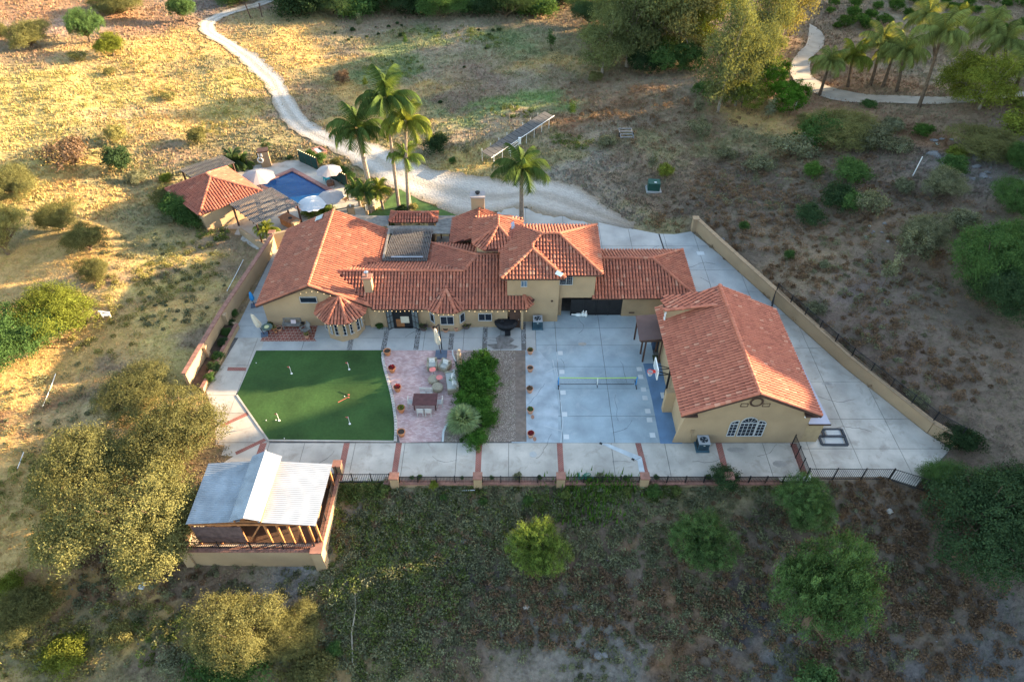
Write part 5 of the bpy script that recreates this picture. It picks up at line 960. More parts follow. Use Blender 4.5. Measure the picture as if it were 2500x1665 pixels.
# pickleball net
nt_ = thing('court_net', P(S('8',1105,620)), 'portable court net with lime green top band on blue end posts', 'net')
A_, B_ = P(S('8',630,615)), P(S('8',1598,615)); net = M()
lime = mk('lime_band', (.45,.68,.12), .05); bl = mk('blue_post', (.03,.26,.62), .1, 2, .5)
M().beam(A_+Vector((0,0,.9)), (A_+B_)/2+Vector((0,0,.84)), .03, .07).beam((A_+B_)/2+Vector((0,0,.84)), B_+Vector((0,0,.9)), .03, .07).obj('top_band', lime, nt_)
for i in range(60): p_ = A_.lerp(B_, (i+.5)/60); net.beam(p_+Vector((0,0,.12)), p_+Vector((0,0,.84)), .004, .004)
for i in range(7): net.beam(A_+Vector((0,0,.15+i*.1)), B_+Vector((0,0,.15+i*.1)), .004, .004)
net.obj('mesh_net', black, nt_, kind='stuff'); M().beam(A_+Vector((.15,0,.12)), B_+Vector((-.15,0,.12)), .035, .035).obj('bottom_rail', black, nt_)
for p_ in (A_, B_): M().beam(p_, p_+Vector((0,0,.95)), .07, .07).obj('post', bl, nt_); M().beam(p_+Vector((0,-.5,.03)), p_+Vector((0,.5,.03)), .06, .05).obj('foot', black, nt_)
mid = (A_+B_)/2; M().beam(mid, mid+Vector((0,0,.86)), .06, .04).obj('centre_strap', white, nt_); M().beam(mid+Vector((0,-.3,.03)), mid+Vector((0,.3,.03)), .05, .05).obj('foot', black, nt_)
# basketball hoop
q = P(S('8',1960,745)); bh = thing('basketball_hoop', q, 'basketball hoop on a black pole facing the court', 'basketball hoop')
M().box((q.x,q.y,.02), (.62,.62,.04)).obj('base_plate', conc3, bh); M().beam(q, q+Vector((0,0,3.1)), .14, .14).obj('pole', black, bh)
top = q+Vector((0,0,2.95)); bd = q+Vector((-1.15,0,3.1)); am = M()
for zz in (.25,-.45):
    for yy in (-.25,.25): am.beam(top+Vector((0,0,zz)), bd+Vector((.05,yy,zz*.9)), .05, .05)
am.beam(top+Vector((.15,0,.2)), top+Vector((.15,0,-.6)), .08, .08); am.obj('arm', black, bh)
bb = M().box((bd.x,bd.y,3.2), (.05,1.5,.95)); bo = bb.obj('backboard', mk('backboard_glass', (.45,.5,.54), .05, 2, .15), bh)
fr = M()
for zz in (2.73,3.67): fr.box((bd.x-.01,bd.y,zz), (.07,1.56,.06))
for yy in (-.76,.76): fr.box((bd.x-.01,bd.y+yy,3.2), (.07,.06,1.0))
fr.obj('board_frame', white, bh); rim = M(); N = 14; rc = bd+Vector((-.42,0,-.25))
redm = mk('rim_red', (.75,.06,.04), .05)
for i in range(N): a0, a1 = 6.283*i/N, 6.283*(i+1)/N; rim.beam(rc+Vector((.23*math.cos(a0),.23*math.sin(a0),0)), rc+Vector((.23*math.cos(a1),.23*math.sin(a1),0)), .035, .035)
rim.box((bd.x-.1,bd.y,2.86), (.2,.22,.14)); rim.obj('rim', redm, bh); nm = M()
for i in range(N):
    a0 = 6.283*i/N; a1 = a0+.45; nm.beam(rc+Vector((.23*math.cos(a0),.23*math.sin(a0),0)), rc+Vector((.13*math.cos(a1),.13*math.sin(a1),-.42)), .014, .014); nm.beam(rc+Vector((.23*math.cos(a0),.23*math.sin(a0),0)), rc+Vector((.13*math.cos(a0-.45),.13*math.sin(a0-.45),-.42)), .014, .014)
nm.obj('net', white, bh)
# air conditioners
def ac(p, label, rz=0):
    t = thing('air_conditioner', (p.x,p.y,0), label, 'air conditioner', 'air conditioning units'); x, y = p.x, p.y
    M().box((x,y,.06), (1.0,1.0,.12)).obj('base_pad', mk('ac_base', (.05,.10,.13), .1), t)
    cb = M().box((x,y,.52), (.8,.8,.8)); cb.obj('cabinet', mk('ac_blue', (.045,.10,.14), .15, 3, .5), t)
    lv = M()
    for i in range(9): lv.box((x,y-.405,.2+i*.075), (.72,.02,.02)).box((x-.405,y,.2+i*.075), (.02,.72,.02))
    lv.obj('louvres', black, t); M().lathe((x,y,.92), [(.56,0),(.56,.06),(.40,.07),(.40,.02)], 4).obj('top_hidden_rim', metal, t) if False else None
    tp = M(); N = 24
    for i in range(N):
        a0, a1 = 6.283*i/N, 6.283*(i+1)/N
        def sq(a): c, s = math.cos(a), math.sin(a); k = .43/max(abs(c), abs(s)); return (x+k*c, y+k*s)
        o0, o1 = sq(a0), sq(a1); i0, i1 = (x+.3*math.cos(a0), y+.3*math.sin(a0)), (x+.3*math.cos(a1), y+.3*math.sin(a1)); tp.add([(*o0,.98),(*o1,.98),(*i1,.98),(*i0,.98),(*o0,.92),(*o1,.92)], [(0,1,2,3),(4,5,1,0)])
    tp.obj('top_panel', metal, t); fn = M().lathe((x,y,.925), [(.3,0),(.3,.004)], 16); fn.obj('fan_well', mk('ac_fan', (.02,.03,.04), .1), t); bl_ = M()
    for i in range(4): a = i*1.57+.4; bl_.add([(x+.05*math.cos(a),y+.05*math.sin(a),.94),(x+.27*math.cos(a-.28),y+.27*math.sin(a-.28),.935),(x+.27*math.cos(a+.28),y+.27*math.sin(a+.28),.965)], [(0,1,2)])
    for i in range(3): bl_.lathe((x,y,.975), [(.1+i*.08,0),(.11+i*.08,.008)], 16) if False else None
    bl_.obj('fan_blades', metald, t); M().box((x,y-.41,.75), (.14,.01,.05)).obj('maker_plate', white, t); return t
ac(P((1312,797)), 'dark blue air conditioning unit beside the tower wall'); q = P(S('5',518,800)); ac(Vector((q.x,q.y+.2,0)), 'dark blue air conditioning unit in front of the garage')
# covered fountain / grill
q = P(S('2',1462,1500)); cv = thing('covered_grill', (q.x,q.y,0), 'round grill under a black cover beside the patio door', 'grill'); M().lathe((q.x,q.y,0), [(.35,.0),(.78,.35),(1.02,.75),(1.05,.85),(.85,1.0),(.3,1.02)], 18, sy=.75).obj('cover', dark, cv)
M().lathe((q.x-.35,q.y-.05,.98), [(.18,0),(.22,.14),(.05,.24)], 8).box((q.x+.15,q.y-.72,.25), (.5,.35,.4)).obj('cover_hump', dark, cv)
# geese
for i, (x, y, l) in enumerate(((1030,1222,'white goose figure with raised neck, left of the standing pair'),(1056,1225,'white goose figure with raised neck, right of the standing pair'))):
    q = P(S('3',x,y)); t = thing('goose_statue', q, l, 'goose figure', 'white goose figures'); M().blob((q.x,q.y,.26), (.16,.3,.22), 10, 7).obj('body', white, t, smooth=True); M().cyl((q.x,q.y-.1,.35),(q.x,q.y-.16,.72), .07, .05, 7).blob((q.x,q.y-.18,.76), (.07,.1,.07)).obj('neck', white, t); M().cyl((q.x,q.y-.26,.75),(q.x,q.y-.38,.73), .03, .01, 5).obj('beak', mk('beak_orange', (.7,.3,.05)), t)
q = P(S('3',990,1222)); t = thing('goose_statue', q, 'white goose figure lying flat beside the standing pair', 'goose figure', 'white goose figures'); M().blob((q.x,q.y,.16), (.36,.18,.15), 10, 7).obj('body', white, t, smooth=True); M().cyl((q.x-.3,q.y,.18),(q.x-.55,q.y,.2), .07, .05, 7).blob((q.x-.6,q.y,.2), (.1,.07,.07)).obj('neck', white, t)
# umbrellas
def closed_umbrella(p, h, label, m1, base=True, lean=0, r=.16):
    t = thing('closed_parasol', (p.x,p.y,0), label, 'parasol'); tp = p+Vector((lean,0,h)); M().cyl(p, tp, .03, .03, 6).obj('pole', brown, t); c = M(); a = p.lerp(tp, .42)
    d = tp-a; N = 10; vs = []
    for (f, rr) in ((0,r*.9),(.15,r*1.2),(.5,r*.9),(.85,r*.55),(1,.03)):
        for i in range(N): an = 6.283*i/N; k = rr*(1.15 if i % 2 else .8); vs.append(a+d*f+Vector((k*math.cos(an),k*math.sin(an),0)))
    c.add(vs, [(k*N+i, k*N+(i+1) % N, (k+1)*N+(i+1) % N, (k+1)*N+i) for k in range(4) for i in range(N)]); c.obj('canopy', m1, t)
    if base: M().box((p.x,p.y,.05), (.6,.6,.1), rz=.3).obj('base', mk('slate_base', (.10,.13,.18), .1) if 'slate_base' not in bpy.data.materials else bpy.data.materials['slate_base'], t)
    return t
closed_umbrella(P(S('6',208,895)), 2.5, 'closed striped cream parasol by the brick tile patio', cream, lean=-.55, r=.24)
q = P(S('18',1868,1275)); closed_umbrella(Vector((-24.1,q.y,0)), 1.7, 'closed bright blue parasol against the left wall', bl, r=.18)
q = P(S('7',928,340)); cu = closed_umbrella(q, 3.1, 'closed cream cantilever parasol on a square slate base', cream, base=False, lean=-.35, r=.2)
sb_ = bpy.data.materials['slate_base']
for i in range(4): a = i*1.5708; M().box((q.x+.36*math.cos(a+.785),q.y-.1+.36*math.sin(a+.785),.07), (.5,.5,.12), rz=0.).obj('base_block', sb_, cu)
M().beam((q.x+.02,q.y+.5,.1), (q.x-.1,q.y+1.0,2.6), .09, .09).beam((q.x-.1,q.y+1.0,2.6), (q.x-.35,q.y,3.1), .08, .08).obj('arm', black, cu)
def open_umbrella(p, r, z, label, mt_, n=8, drop=.55):
    t = thing('open_parasol', (p.x,p.y,0), label, 'parasol', 'open parasols around the pool'); c = Vector((p.x,p.y,z)); M().cyl((p.x,p.y,0), c, .03, .03, 6).obj('pole', brown, t)
    for i in range(n):
        a0, a1 = 6.283*i/n, 6.283*(i+1)/n; A_, B_ = c+Vector((r*math.cos(a0),r*math.sin(a0),-drop)), c+Vector((r*math.cos(a1),r*math.sin(a1),-drop)); mid = (A_+B_)/2*1.0; mid = c+(mid-c)*.97+Vector((0,0,.05))
        M().add([c, A_, mid, B_], [(0,1,2),(0,2,3)]).obj('canopy_panel', mt_, t)
    M().cyl((p.x,p.y,0), (p.x,p.y,.1), .25, .25, 10).obj('base', taupe, t); return t
q = P(S('e',700,395), 2.7); open_umbrella(q, 1.5, 2.6, 'taupe parasol over the turquoise chair at the far side of the pool', taupe, 8)
q = P(S('e',735,945), 2.7); open_umbrella(q, 1.5, 2.6, 'taupe parasol shading the lounger at the near corner of the pool', taupe, 8)
q = P(S('e',345,1090), 2.7); open_umbrella(q, 1.6, 2.6, 'white scalloped parasol behind the yellow green hedge by the pool', mk('canvas_white', (.52,.53,.55), .05), 12)
q = P(S('d',735,490), 2.8); open_umbrella(q, 2.0, 2.7, 'large lavender and cream parasol at the left end of the pool', taupe, 8, .75)
# pool furniture
tq = mk('turquoise_plastic', (.01,.42,.48), .08, 2, .5)
def adirondack(p, rz, label, mt_, grp=None):
    t = thing('adirondack_chair', (p.x,p.y,0), label, 'chair', grp, rz)
    for i in range(5): M().box((-.24+i*.12,.28,.62), (.1,.04,.8), m=Matrix.Translation((-.24+i*.12,.3,.62)) @ Matrix.Rotation(R(-22),4,'X')).obj('back_slat', mt_, t, world=False)
    M().box((0,0,.36), (.56,.55,.04)).obj('seat', mt_, t, world=False)
    for s in (-1,1): M().box((s*.34,-.02,.55), (.12,.7,.03)).obj('arm', mt_, t, world=False); M().box((s*.32,-.28,.27), (.05,.07,.55)).obj('leg', mt_, t, world=False); M().box((s*.32,.3,.25), (.05,.07,.5)).obj('leg', mt_, t, world=False)
    return t
adirondack(P(S('e',690,720)), 2.2, 'turquoise armchair under the far poolside parasol', tq)
q = P(S('e',765,805)); dt = thing('drum_table', q, 'round brown wicker drum table beside the turquoise chair', 'table'); M().lathe((q.x,q.y,0), [(.42,0),(.45,.1),(.45,.45),(.42,.5)], 14).obj('drum', mk('wicker_brown', (.16,.09,.06), .25, 9), dt)
q = P(S('e',1000,1100)); lg = thing('sun_lounger', q, 'dark wooden sun lounger with white cushion by the pool', 'lounger', None, R(-35))
M().box((0,0,.3), (1.9,.62,.06)).obj('frame', brown, lg, world=False); M().box((-.3,0,.38), (1.2,.58,.09)).obj('cushion', white, lg, world=False); M().box(None, (.8,.6,.07), m=Matrix.Translation((.68,0,.6)) @ Matrix.Rotation(R(-48),4,'Y')).obj('backrest', cream, lg, world=False)
for a in (-.8,.8):
    for b in (-.25,.25): M().box((a,b,.15), (.06,.06,.3)).obj('leg', brown, lg, world=False)
# bbq island, spa, life ring board
q = P(S('1',1265,800), .9); bi_ = thing('bbq_island', (q.x,q.y,0), 'orange brown kitchen island with sink beneath the pergola edge', 'kitchen island', None, R(-38))
M().box((0,0,.42), (2.2,1.0,.84)).obj('cabinet', redw, bi_, world=False); M().box((0,0,.88), (2.4,1.2,.08)).obj('countertop', mk('tile_counter', (.34,.15,.08), .2, 4), bi_, world=False); M().lathe((0,.1,.921), [(.22,0),(.22,.02),(.16,.02),(.16,.005)], 12).obj('sink', black, bi_, world=False)
M().box((1.3,-.2,.6), (.5,.8,1.2)).obj('end_pier', tan, bi_, world=False)
q = P(S('1',930,930), 0); M().beam((-28.6,59.8,.35),(-25.1,56.6,.35), .3, .7).obj('planter_wall', tan, label='low orange stucco wall on the slope side of the pergola', cat='wall')
q = P(S('1',1050,1020)); gp_ = thing('gate_pier', (-24.6,57.9,0), 'tan gate pier with palm at the top of the left passage', 'pillar'); M().box((-24.5,57.75,.8), (.55,.5,1.6)).obj('pier', tan, gp_); M().box((-24.5,57.75,1.65), (.68,.62,.1)).obj('cap', brickp, gp_)
sp0 = PS('e', [(365,80),(545,40),(670,130),(490,195)]); spa = thing('sunken_spa', sum(sp0, Vector())/4, 'brick rimmed square spa with pale cover beside the gravel road', 'spa')
for i in range(4): a, b = sp0[i], sp0[(i+1) % 4]; M().wallseg(a, b, .3, -.3, .35).obj('rim', brickp, spa)
cs = sum(sp0, Vector())/4; inn = [cs.lerp(p, .82) for p in sp0]; M().add([(p.x,p.y,.14) for p in inn], [(0,1,2,3)]).obj('basin_floor', mk('spa_grey', (.12,.16,.18), .1), spa)
inn2 = [inn[0].lerp(inn[1], .12), inn[0].lerp(inn[1], .62), inn[3].lerp(inn[2], .62), inn[3].lerp(inn[2], .12)]; M().prism([(p.x,p.y) for p in inn2], .15, .3).obj('cover', mk('spa_cover', (.42,.58,.56), .1), spa)
q = P(S('d',890,440)); lb = thing('pool_shed', q, 'small tan storage closet with life ring and rules sign by the pool', 'closet')
M().box((q.x+.3,q.y+.6,1.0), (1.1,.9,2.0), rz=.3).obj('body', tan2, lb); M().box((q.x+.3,q.y+.6,2.05), (1.25,1.05,.1), rz=.3).obj('top', brown, lb)
rr = M(); N = 14; c0 = Vector((q.x-.1, q.y+.08, 1.0))
for i in range(N): a0, a1 = 6.283*i/N, 6.283*(i+1)/N; rr.beam(c0+Vector((.3*math.cos(a0),0,.3*math.sin(a0))), c0+Vector((.3*math.cos(a1),0,.3*math.sin(a1))), .14, .12)
rr.obj('life_ring', white, lb); M().box((q.x+.02,q.y+.08,1.65), (.5,.04,.4)).obj('sign', white, lb)
q0, q1 = P(S('e',1520,1440)), P(S('e',1830,1230)); wl_ = thing('lawn_wall', q0, 'low sunlit tan wall with white pickets at the lawn edge', 'wall'); M().wallseg(q0, q1, .22, 0, .5).obj('wall', tan, wl_)
pk = M()
for i in range(22): p_ = q0.lerp(q1, (i+.5)/22); pk.beam(p_+Vector((0,0,.5)), p_+Vector((0,0,1.25)), .03, .03)
pk.beam(q0+Vector((0,0,1.2)), q1+Vector((0,0,1.2)), .04, .04); pk.obj('pickets', white, wl_)
q = P(S('e',1215,1440)); bp = thing('lantern_pier', q, 'short tan pier with white lantern by the curved gate', 'pillar'); M().box((q.x,q.y,.5), (.6,.6,1.0)).obj('pier', tan, bp); M().box((q.x,q.y,1.05), (.72,.72,.1)).obj('cap', tan2, bp); M().lathe((q.x,q.y,1.1), [(.08,0),(.1,.25),(.02,.34)], 8).obj('lantern', white, bp)
fence('curved_gate', [(q.x-2.0,q.y-.6),(q.x-.4,q.y+.1)], 1.0, 'low iron gate beside the lantern pier', spacing=1.7)
# ================================================================== PATIO FURNITURE
wick = mk('wicker_taupe', (.30,.26,.19), .2, 9, .9); cush = mk('grey_cushion', (.36,.36,.33), .08, 4, .95); pil = mk('pillow_pattern', (.62,.60,.56), .25, 14, .95)
def armchair(p, rz, label):
    t = thing('wicker_armchair', (p.x,p.y,.01), label, 'armchair', 'wicker armchairs on the paver patio', rz)
    M().box((0,0,.2), (.85,.85,.4)).obj('base', wick, t, world=False); M().box((0,.36,.5), (.85,.16,.6)).obj('backrest', wick, t, world=False)
    for s in (-1,1): M().box((s*.37,-.03,.42), (.14,.8,.35)).obj('arm', wick, t, world=False)
    M().box((0,-.05,.46), (.58,.62,.13)).obj('seat_cushion', cush, t, world=False); M().box(None, (.5,.12,.36), m=Matrix.Translation((0,.2,.68)) @ Matrix.Rotation(R(-15),4,'X')).obj('pillow', pil, t, world=False); return t
armchair(P(S('7',815,510)), .05, 'wicker armchair with white pillow nearest the slate parasol base'); armchair(P(S('7',975,525)), -.45, 'angled wicker armchair with patterned pillow beside the hedge')
q = P(S('7',1065,730)); sf = thing('wicker_sofa', (q.x,q.y,.01), 'wicker sofa with grey seat and pale pillows backing on the hedge', 'sofa', None, R(-80))
M().box((0,0,.2), (2.1,.9,.4)).obj('base', wick, sf, world=False); M().box((0,.4,.5), (2.1,.16,.6)).obj('backrest', wick, sf, world=False)
for s in (-1,1): M().box((s*1.0,0,.4), (.15,.9,.36)).obj('arm', wick, sf, world=False)
M().box((0,-.08,.47), (1.8,.7,.14)).obj('seat_cushion', cush, sf, world=False)
for s in (-.45,.45): M().box((s,.26,.7), (.85,.16,.42)).obj('back_cushion', cush, sf, world=False)
for s in (-.3,.35): M().box(None, (.5,.12,.38), m=Matrix.Translation((s,.1,.68)) @ Matrix.Rotation(R(-20),4,'X')).obj('pillow', pil, sf, world=False)
for (x, y, l) in ((830,690,'round taupe ottoman between the armchairs and the red tables'),(880,790,'round taupe ottoman nearest the dining table')):
    q = P(S('7',x,y)); t = thing('round_ottoman', (q.x,q.y,.01), l, 'ottoman', 'wicker ottomans on the patio'); M().lathe((q.x,q.y,.01), [(.36,0),(.46,.12),(.48,.3),(.42,.42),(.2,.46)], 16).obj('body', wick, t)
rt = mk('coral_tray', (.62,.20,.18), .1, 3)
for (x, y, l) in ((822,590,'small coral topped side table by the armchair'),(908,690,'small coral topped side table by the sofa')):
    q = P(S('7',x,y)); t = thing('side_table', (q.x,q.y,.01), l, 'side table', 'coral side tables'); M().lathe((q.x,q.y,.52), [(.27,0),(.28,.03)], 14).obj('table_top', rt, t)
    for i in range(3): a = i*2.09; M().cyl((q.x+.2*math.cos(a),q.y+.2*math.sin(a),.01),(q.x-.1*math.cos(a),q.y-.1*math.sin(a),.52), .012, .012, 5).obj('leg', white, t)
q = P(S('7',728,1010)); dt = thing('dining_table', (q.x,q.y,.01), 'dark slatted wooden dining table on the paver patio', 'table'); cxd, cyd = q.x+.0, q.y+.15
for i in range(9): M().box((cxd,cyd-.56+i*.14,.74), (1.95,.125,.04)).obj('table_slat', mk('table_brown', (.10,.045,.045), .2, 3) if i == 0 else bpy.data.materials['table_brown'], dt)
for sx in (-1,1):
    for sy in (-1,1): M().box((cxd+sx*.85,cyd+sy*.48,.36), (.09,.09,.72)).obj('leg', bpy.data.materials['table_brown'], dt)
chairs = [((cxd-.32,cyd-.95),math.pi,'pale slatted chair on the near side of the dining table, left one'),((cxd+.32,cyd-.95),math.pi,'pale slatted chair on the near side of the dining table, right one'),((cxd-.3,cyd+.85),0,'pale slatted chair on the house side of the dining table, left one'),((cxd+.25,cyd+.85),0,'pale slatted chair on the house side of the dining table, right one'),((cxd-1.15,cyd),math.pi/2,'pale slatted chair at the turf end of the dining table'),((cxd+1.15,cyd),-math.pi/2,'pale slatted chair at the hedge end of the dining table')]
gch = mk('pale_chair', (.50,.49,.46), .1, 3)
def slatchair():
    t = thing('dining_chair', (0,0,0), 'x', 'chair', 'pale dining chairs')
    for i in range(4): M().box((0,-.16+i*.11,.44), (.46,.09,.03)).obj('seat_slat', gch, t, world=False)
    for i in range(5): M().box((-.18+i*.09,.23,.7), (.05,.03,.38)).obj('back_slat', gch, t, world=False)
    M().box((0,.23,.9), (.5,.04,.07)).obj('top_rail', gch, t, world=False)
    for sx in (-1,1): M().box((sx*.22,-.2,.22), (.05,.05,.44)).obj('leg', gch, t, world=False); M().box((sx*.22,.22,.45), (.05,.05,.9)).obj('leg', gch, t, world=False)
    return t
c0 = slatchair()
for i, (p_, rz, l) in enumerate(chairs):
    t = c0 if i == 0 else copy_tree(c0); t.location = (*p_, .012); t.rotation_euler.z = rz; t['label'] = l
# statue by the hedge
q = P(S('7',1160,455)); stt = thing('garden_statue', q, 'slim sandstone garden statue at the corner of the hedge', 'statue'); M().lathe((q.x,q.y,0), [(.2,0),(.22,.1),(.16,.12),(.2,.5),(.17,.9),(.2,1.15),(.09,1.3),(.07,1.34),(.11,1.45),(.1,1.58),(.02,1.66)], 10).obj('figure', mk('sandstone', (.50,.36,.24), .12, 4), stt); M().cyl((q.x+.08,q.y-.05,1.0),(q.x+.12,q.y-.08,1.75), .05, .03, 6).obj('raised_arm', bpy.data.materials['sandstone'], stt)
# tile patio corner: bench, chair, tables, pots
q = P(S('6',520,825)); bn = thing('garden_bench', (q.x,q.y+.1,.012), 'grey wooden bench with pink pillow against the gable wall', 'bench')
for i in range(4): M().box((0,-.2+i*.13,.44), (1.55,.11,.035)).obj('seat_slat', grayw, bn, world=False)
for i in range(13): M().box((-.7+i*.117,.27,.68), (.05,.03,.4)).obj('back_slat', grayw, bn, world=False)
M().box((0,.27,.9), (1.6,.05,.08)).obj('top_rail', grayw, bn, world=False)
for s in (-1,1): M().box((s*.76,0,.62), (.07,.55,.05)).obj('arm', grayw, bn, world=False); M().box((s*.76,-.22,.3), (.07,.07,.6)).obj('leg', grayw, bn, world=False); M().box((s*.76,.25,.4), (.07,.07,.85)).obj('leg', grayw, bn, world=False)
M().box(None, (.45,.12,.36), m=Matrix.Translation((.15,.12,.64)) @ Matrix.Rotation(R(-15),4,'X')).obj('pillow', mk('pink_pillow', (.60,.50,.50), .05), bn, world=False)
adirondack(P(S('6',670,870)), -.7, 'weathered grey armchair with white cushion by the brick tile patio', grayw)
q = P(S('6',640,800)); t = thing('side_table', q, 'small round dark table between the bench and the grey armchair', 'side table'); M().lathe((q.x,q.y,.45), [(.2,0),(.2,.03)], 12).cyl((q.x,q.y,0),(q.x,q.y,.45), .03).obj('table_top', black, t)
q = P(S('6',252,870)); t = thing('patio_table', q, 'round green mesh table with a yellow plate beside the parasol', 'table'); M().lathe((q.x,q.y,.66), [(.48,0),(.5,.03)], 18).obj('table_top', mk('green_mesh', (.10,.14,.12), .1), t); M().lathe((q.x,q.y,.69), [(.2,0),(.22,.03)], 12).obj('plate', mk('yellow_plate', (.62,.60,.32), .05), t); M().cyl((q.x,q.y,0),(q.x,q.y,.66), .04).obj('leg', black, t)
pot(P(S('6',320,845)), .2, .35, terra, 'flower_pot', 'terracotta pot with orange flowers at the end of the bench', None, L_go, .25)
pot(P(S('6',335,870)), .14, .26, terra, 'flower_pot', 'small terracotta pot in front of the bench end', None)
pot(P(S('6',680,925)), .22, .38, pinkpot, 'flower_pot', 'pale pot with orange flowers at the tile patio corner', None, L_go, .26)
pot(P(S('6',375,845)), .24, .3, pinkpot, 'flower_pot', 'low stone bowl planter beside the bench', None)
pot(P(S('2',585,1500)), .38, .42, mk('dark_pot', (.12,.09,.085), .15), 'flower_pot', 'dark bowl pot with a leafy shrub right of the french doors', None, L_gr, .6)
pot(P(S('2',1040,1480)), .4, .42, bpy.data.materials['dark_pot'], 'flower_pot', 'dark bowl pot with a tall shrub right of the small bay', None, L_yg, .55)
for i, (x, y, l) in enumerate(((705,1520,'square pale pot under the small bay, left'),(820,1520,'wide pale bowl pot under the small bay, middle'),(932,1515,'slim pale pot under the small bay, right'))): pot(P(S('2',x,y)), (.24,.28,.2)[i], (.5,.32,.45)[i], pinkpot, 'flower_pot', l, None)
# gates lying on the drive
pg = [P(S('5',*q),.05) for q in ((1480,690),(1690,690),(1715,760),(1505,758))]; pg2 = [P(S('5',*q),.12) for q in ((1500,632),(1665,632),(1690,688),(1525,690))]
for pp, l in ((pg,'black framed iron gate leaf lying nearest the front on the drive'),(pg2,'black framed iron gate leaf lying behind the other on the drive')):
    t = thing('gate_leaf', sum(pp,Vector())/4, l, 'gate', 'gate leaves lying on the drive')
    for i in range(4): M().beam(pp[i], pp[(i+1) % 4], .18, .08).obj('frame', mk('slate_frame', (.05,.055,.065), .1) if 'slate_frame' not in bpy.data.materials else bpy.data.materials['slate_frame'], t)
    for i in range(6): a, b = pp[0].lerp(pp[3], .18+i*.13), pp[1].lerp(pp[2], .18+i*.13); M().beam(a.lerp(b,.14), a.lerp(b,.86), .035, .03).obj('bar', white, t)
    for s_ in (.17,.83): a, b = pp[0].lerp(pp[1], s_), pp[3].lerp(pp[2], s_); M().beam(a.lerp(b,.15), a.lerp(b,.85), .07, .03).obj('scroll_panel', metal, t)
# hose reel, bin, mat
q = PY(S('12',450,300), 29.0); t = thing('hose_reel', (q.x,29.0,0), 'green garden hose reel behind the front railing', 'hose reel'); gh = mk('hose_green', (.02,.20,.13), .1)
for i in range(5): M().tube([(q.x+.3+.18*math.cos(a)*(1+i*.1)+i*.08, 29.0+.1*i-.2, .22+.18*math.sin(a)) for a in np.arange(0,6.5,.6)], .025, 5).obj('hose_coil', gh, t)
M().box((q.x,29.0,.25), (.06,.4,.5)).box((q.x+.7,29.0,.12), (.7,.12,.06)).obj('stand', gh, t)
q = P(S('g',370,780)); t = thing('storage_bin', (q.x,q.y+.3,0), 'dark blue plastic bin under the brown lean-to', 'bin'); M().box((q.x,q.y+.35,.45), (.75,.7,.9)).obj('bin_body', mk('bin_blue', (.03,.05,.09), .1), t); M().box((q.x,q.y+.35,.93), (.8,.75,.08)).obj('lid', bpy.data.materials['bin_blue'], t)
q = P(S('g',390,900)); M().box((q.x,q.y,.02), (.95,.75,.03)).obj('door_mat', mk('mat_green', (.05,.06,.03), .2, 5), label='dark green mat at the garage side door', cat='mat')
# ================================================================== SOLAR ARRAY AND FIELD THINGS
a0, a1 = G((1200,412)), G((1352,308)); sa = thing('solar_array', a0, 'long tilted solar panel array on white posts in the field', 'solar array')
d = (a1-a0); d.z = 0; L = d.length; d.normalize(); nrm = Vector((-d.y, d.x, 0)); nrm = nrm if nrm.y > 0 else -nrm; n = 16
pm_ = mk('solar_backsheet', (.10,.098,.095), .1, 1, .7, spec=.1)
for i in range(n):
    A_ = a0+d*(L*i/n+.03); B_ = a0+d*(L*(i+1)/n-.03); lo = Vector((0,0,1.5)); hi = Vector((0,0,1.75))
    M().add([A_+lo, B_+lo, B_+nrm*1.5+hi, A_+nrm*1.5+hi, A_+lo-Vector((0,0,.06)), B_+lo-Vector((0,0,.06)), B_+nrm*1.5+hi-Vector((0,0,.06)), A_+nrm*1.5+hi-Vector((0,0,.06))], [(0,1,2,3),(7,6,5,4),(0,4,5,1),(1,5,6,2),(2,6,7,3),(3,7,4,0)]).obj('solar_panel', pm_, sa)
M().beam(a0+Vector((0,0,1.43)), a1+Vector((0,0,1.43)), .05, .07).obj('front_rail', white, sa)
for i in range(8):
    p_ = a0+d*L*(i+.3)/8; zg = Hs(p_.x,p_.y); M().cyl((p_.x,p_.y,zg),(p_.x,p_.y,1.45), .04, .04, 6).obj('post', white, sa); q_ = p_+nrm*1.8; M().cyl((q_.x,q_.y,Hs(q_.x,q_.y)),(q_.x,q_.y,1.7), .04, .04, 6).obj('post', white, sa)
for i in range(3): p_ = a0+d*(L*.26); r_ = a0+d*(L*.42); M().beam(p_+Vector((0,0,.4+.35*i)), r_+Vector((0,0,.6+.35*i)), .05, .06).obj('brace', white, sa)
p_ = a0+d*(L*.43); M().box((p_.x,p_.y-.1,1.15), (.35,.25,.8)).obj('inverter_box', white, sa)
q = G((1596,470)); t = thing('utility_cabinet', q, 'dark green utility box on a concrete pad in the field', 'utility box'); M().box((q.x,q.y+.5,q.z+.1), (1.7,1.5,.2)).obj('pad', conc, t); M().box((q.x,q.y+.5,q.z+.65), (1.35,1.15,.95), rz=-.1).obj('cabinet', mk('utility_green', (.02,.07,.055), .15, 2, .6), t); M().box((q.x+.1,q.y+.3,q.z+1.13), (.25,.2,.02)).obj('notice', white, t)
q = G((1531,346)); t = thing('flat_trailer', q, 'small flat steel frame trailer parked in the field', 'trailer')
for i in range(4): M().box((q.x,q.y+.3+i*.75,q.z+.45), (1.7,.22,.1)).obj('cross_board', grayw, t)
for s in (-1,1): M().box((q.x+s*.8,q.y+1.4,q.z+.42), (.12,2.7,.14)).obj('side_rail', grayw, t); M().cyl((q.x+s*.95,q.y+1.2,q.z+.3),(q.x+s*.8,q.y+1.2,q.z+.3), .3, .3, 10).obj('wheel', black, t)
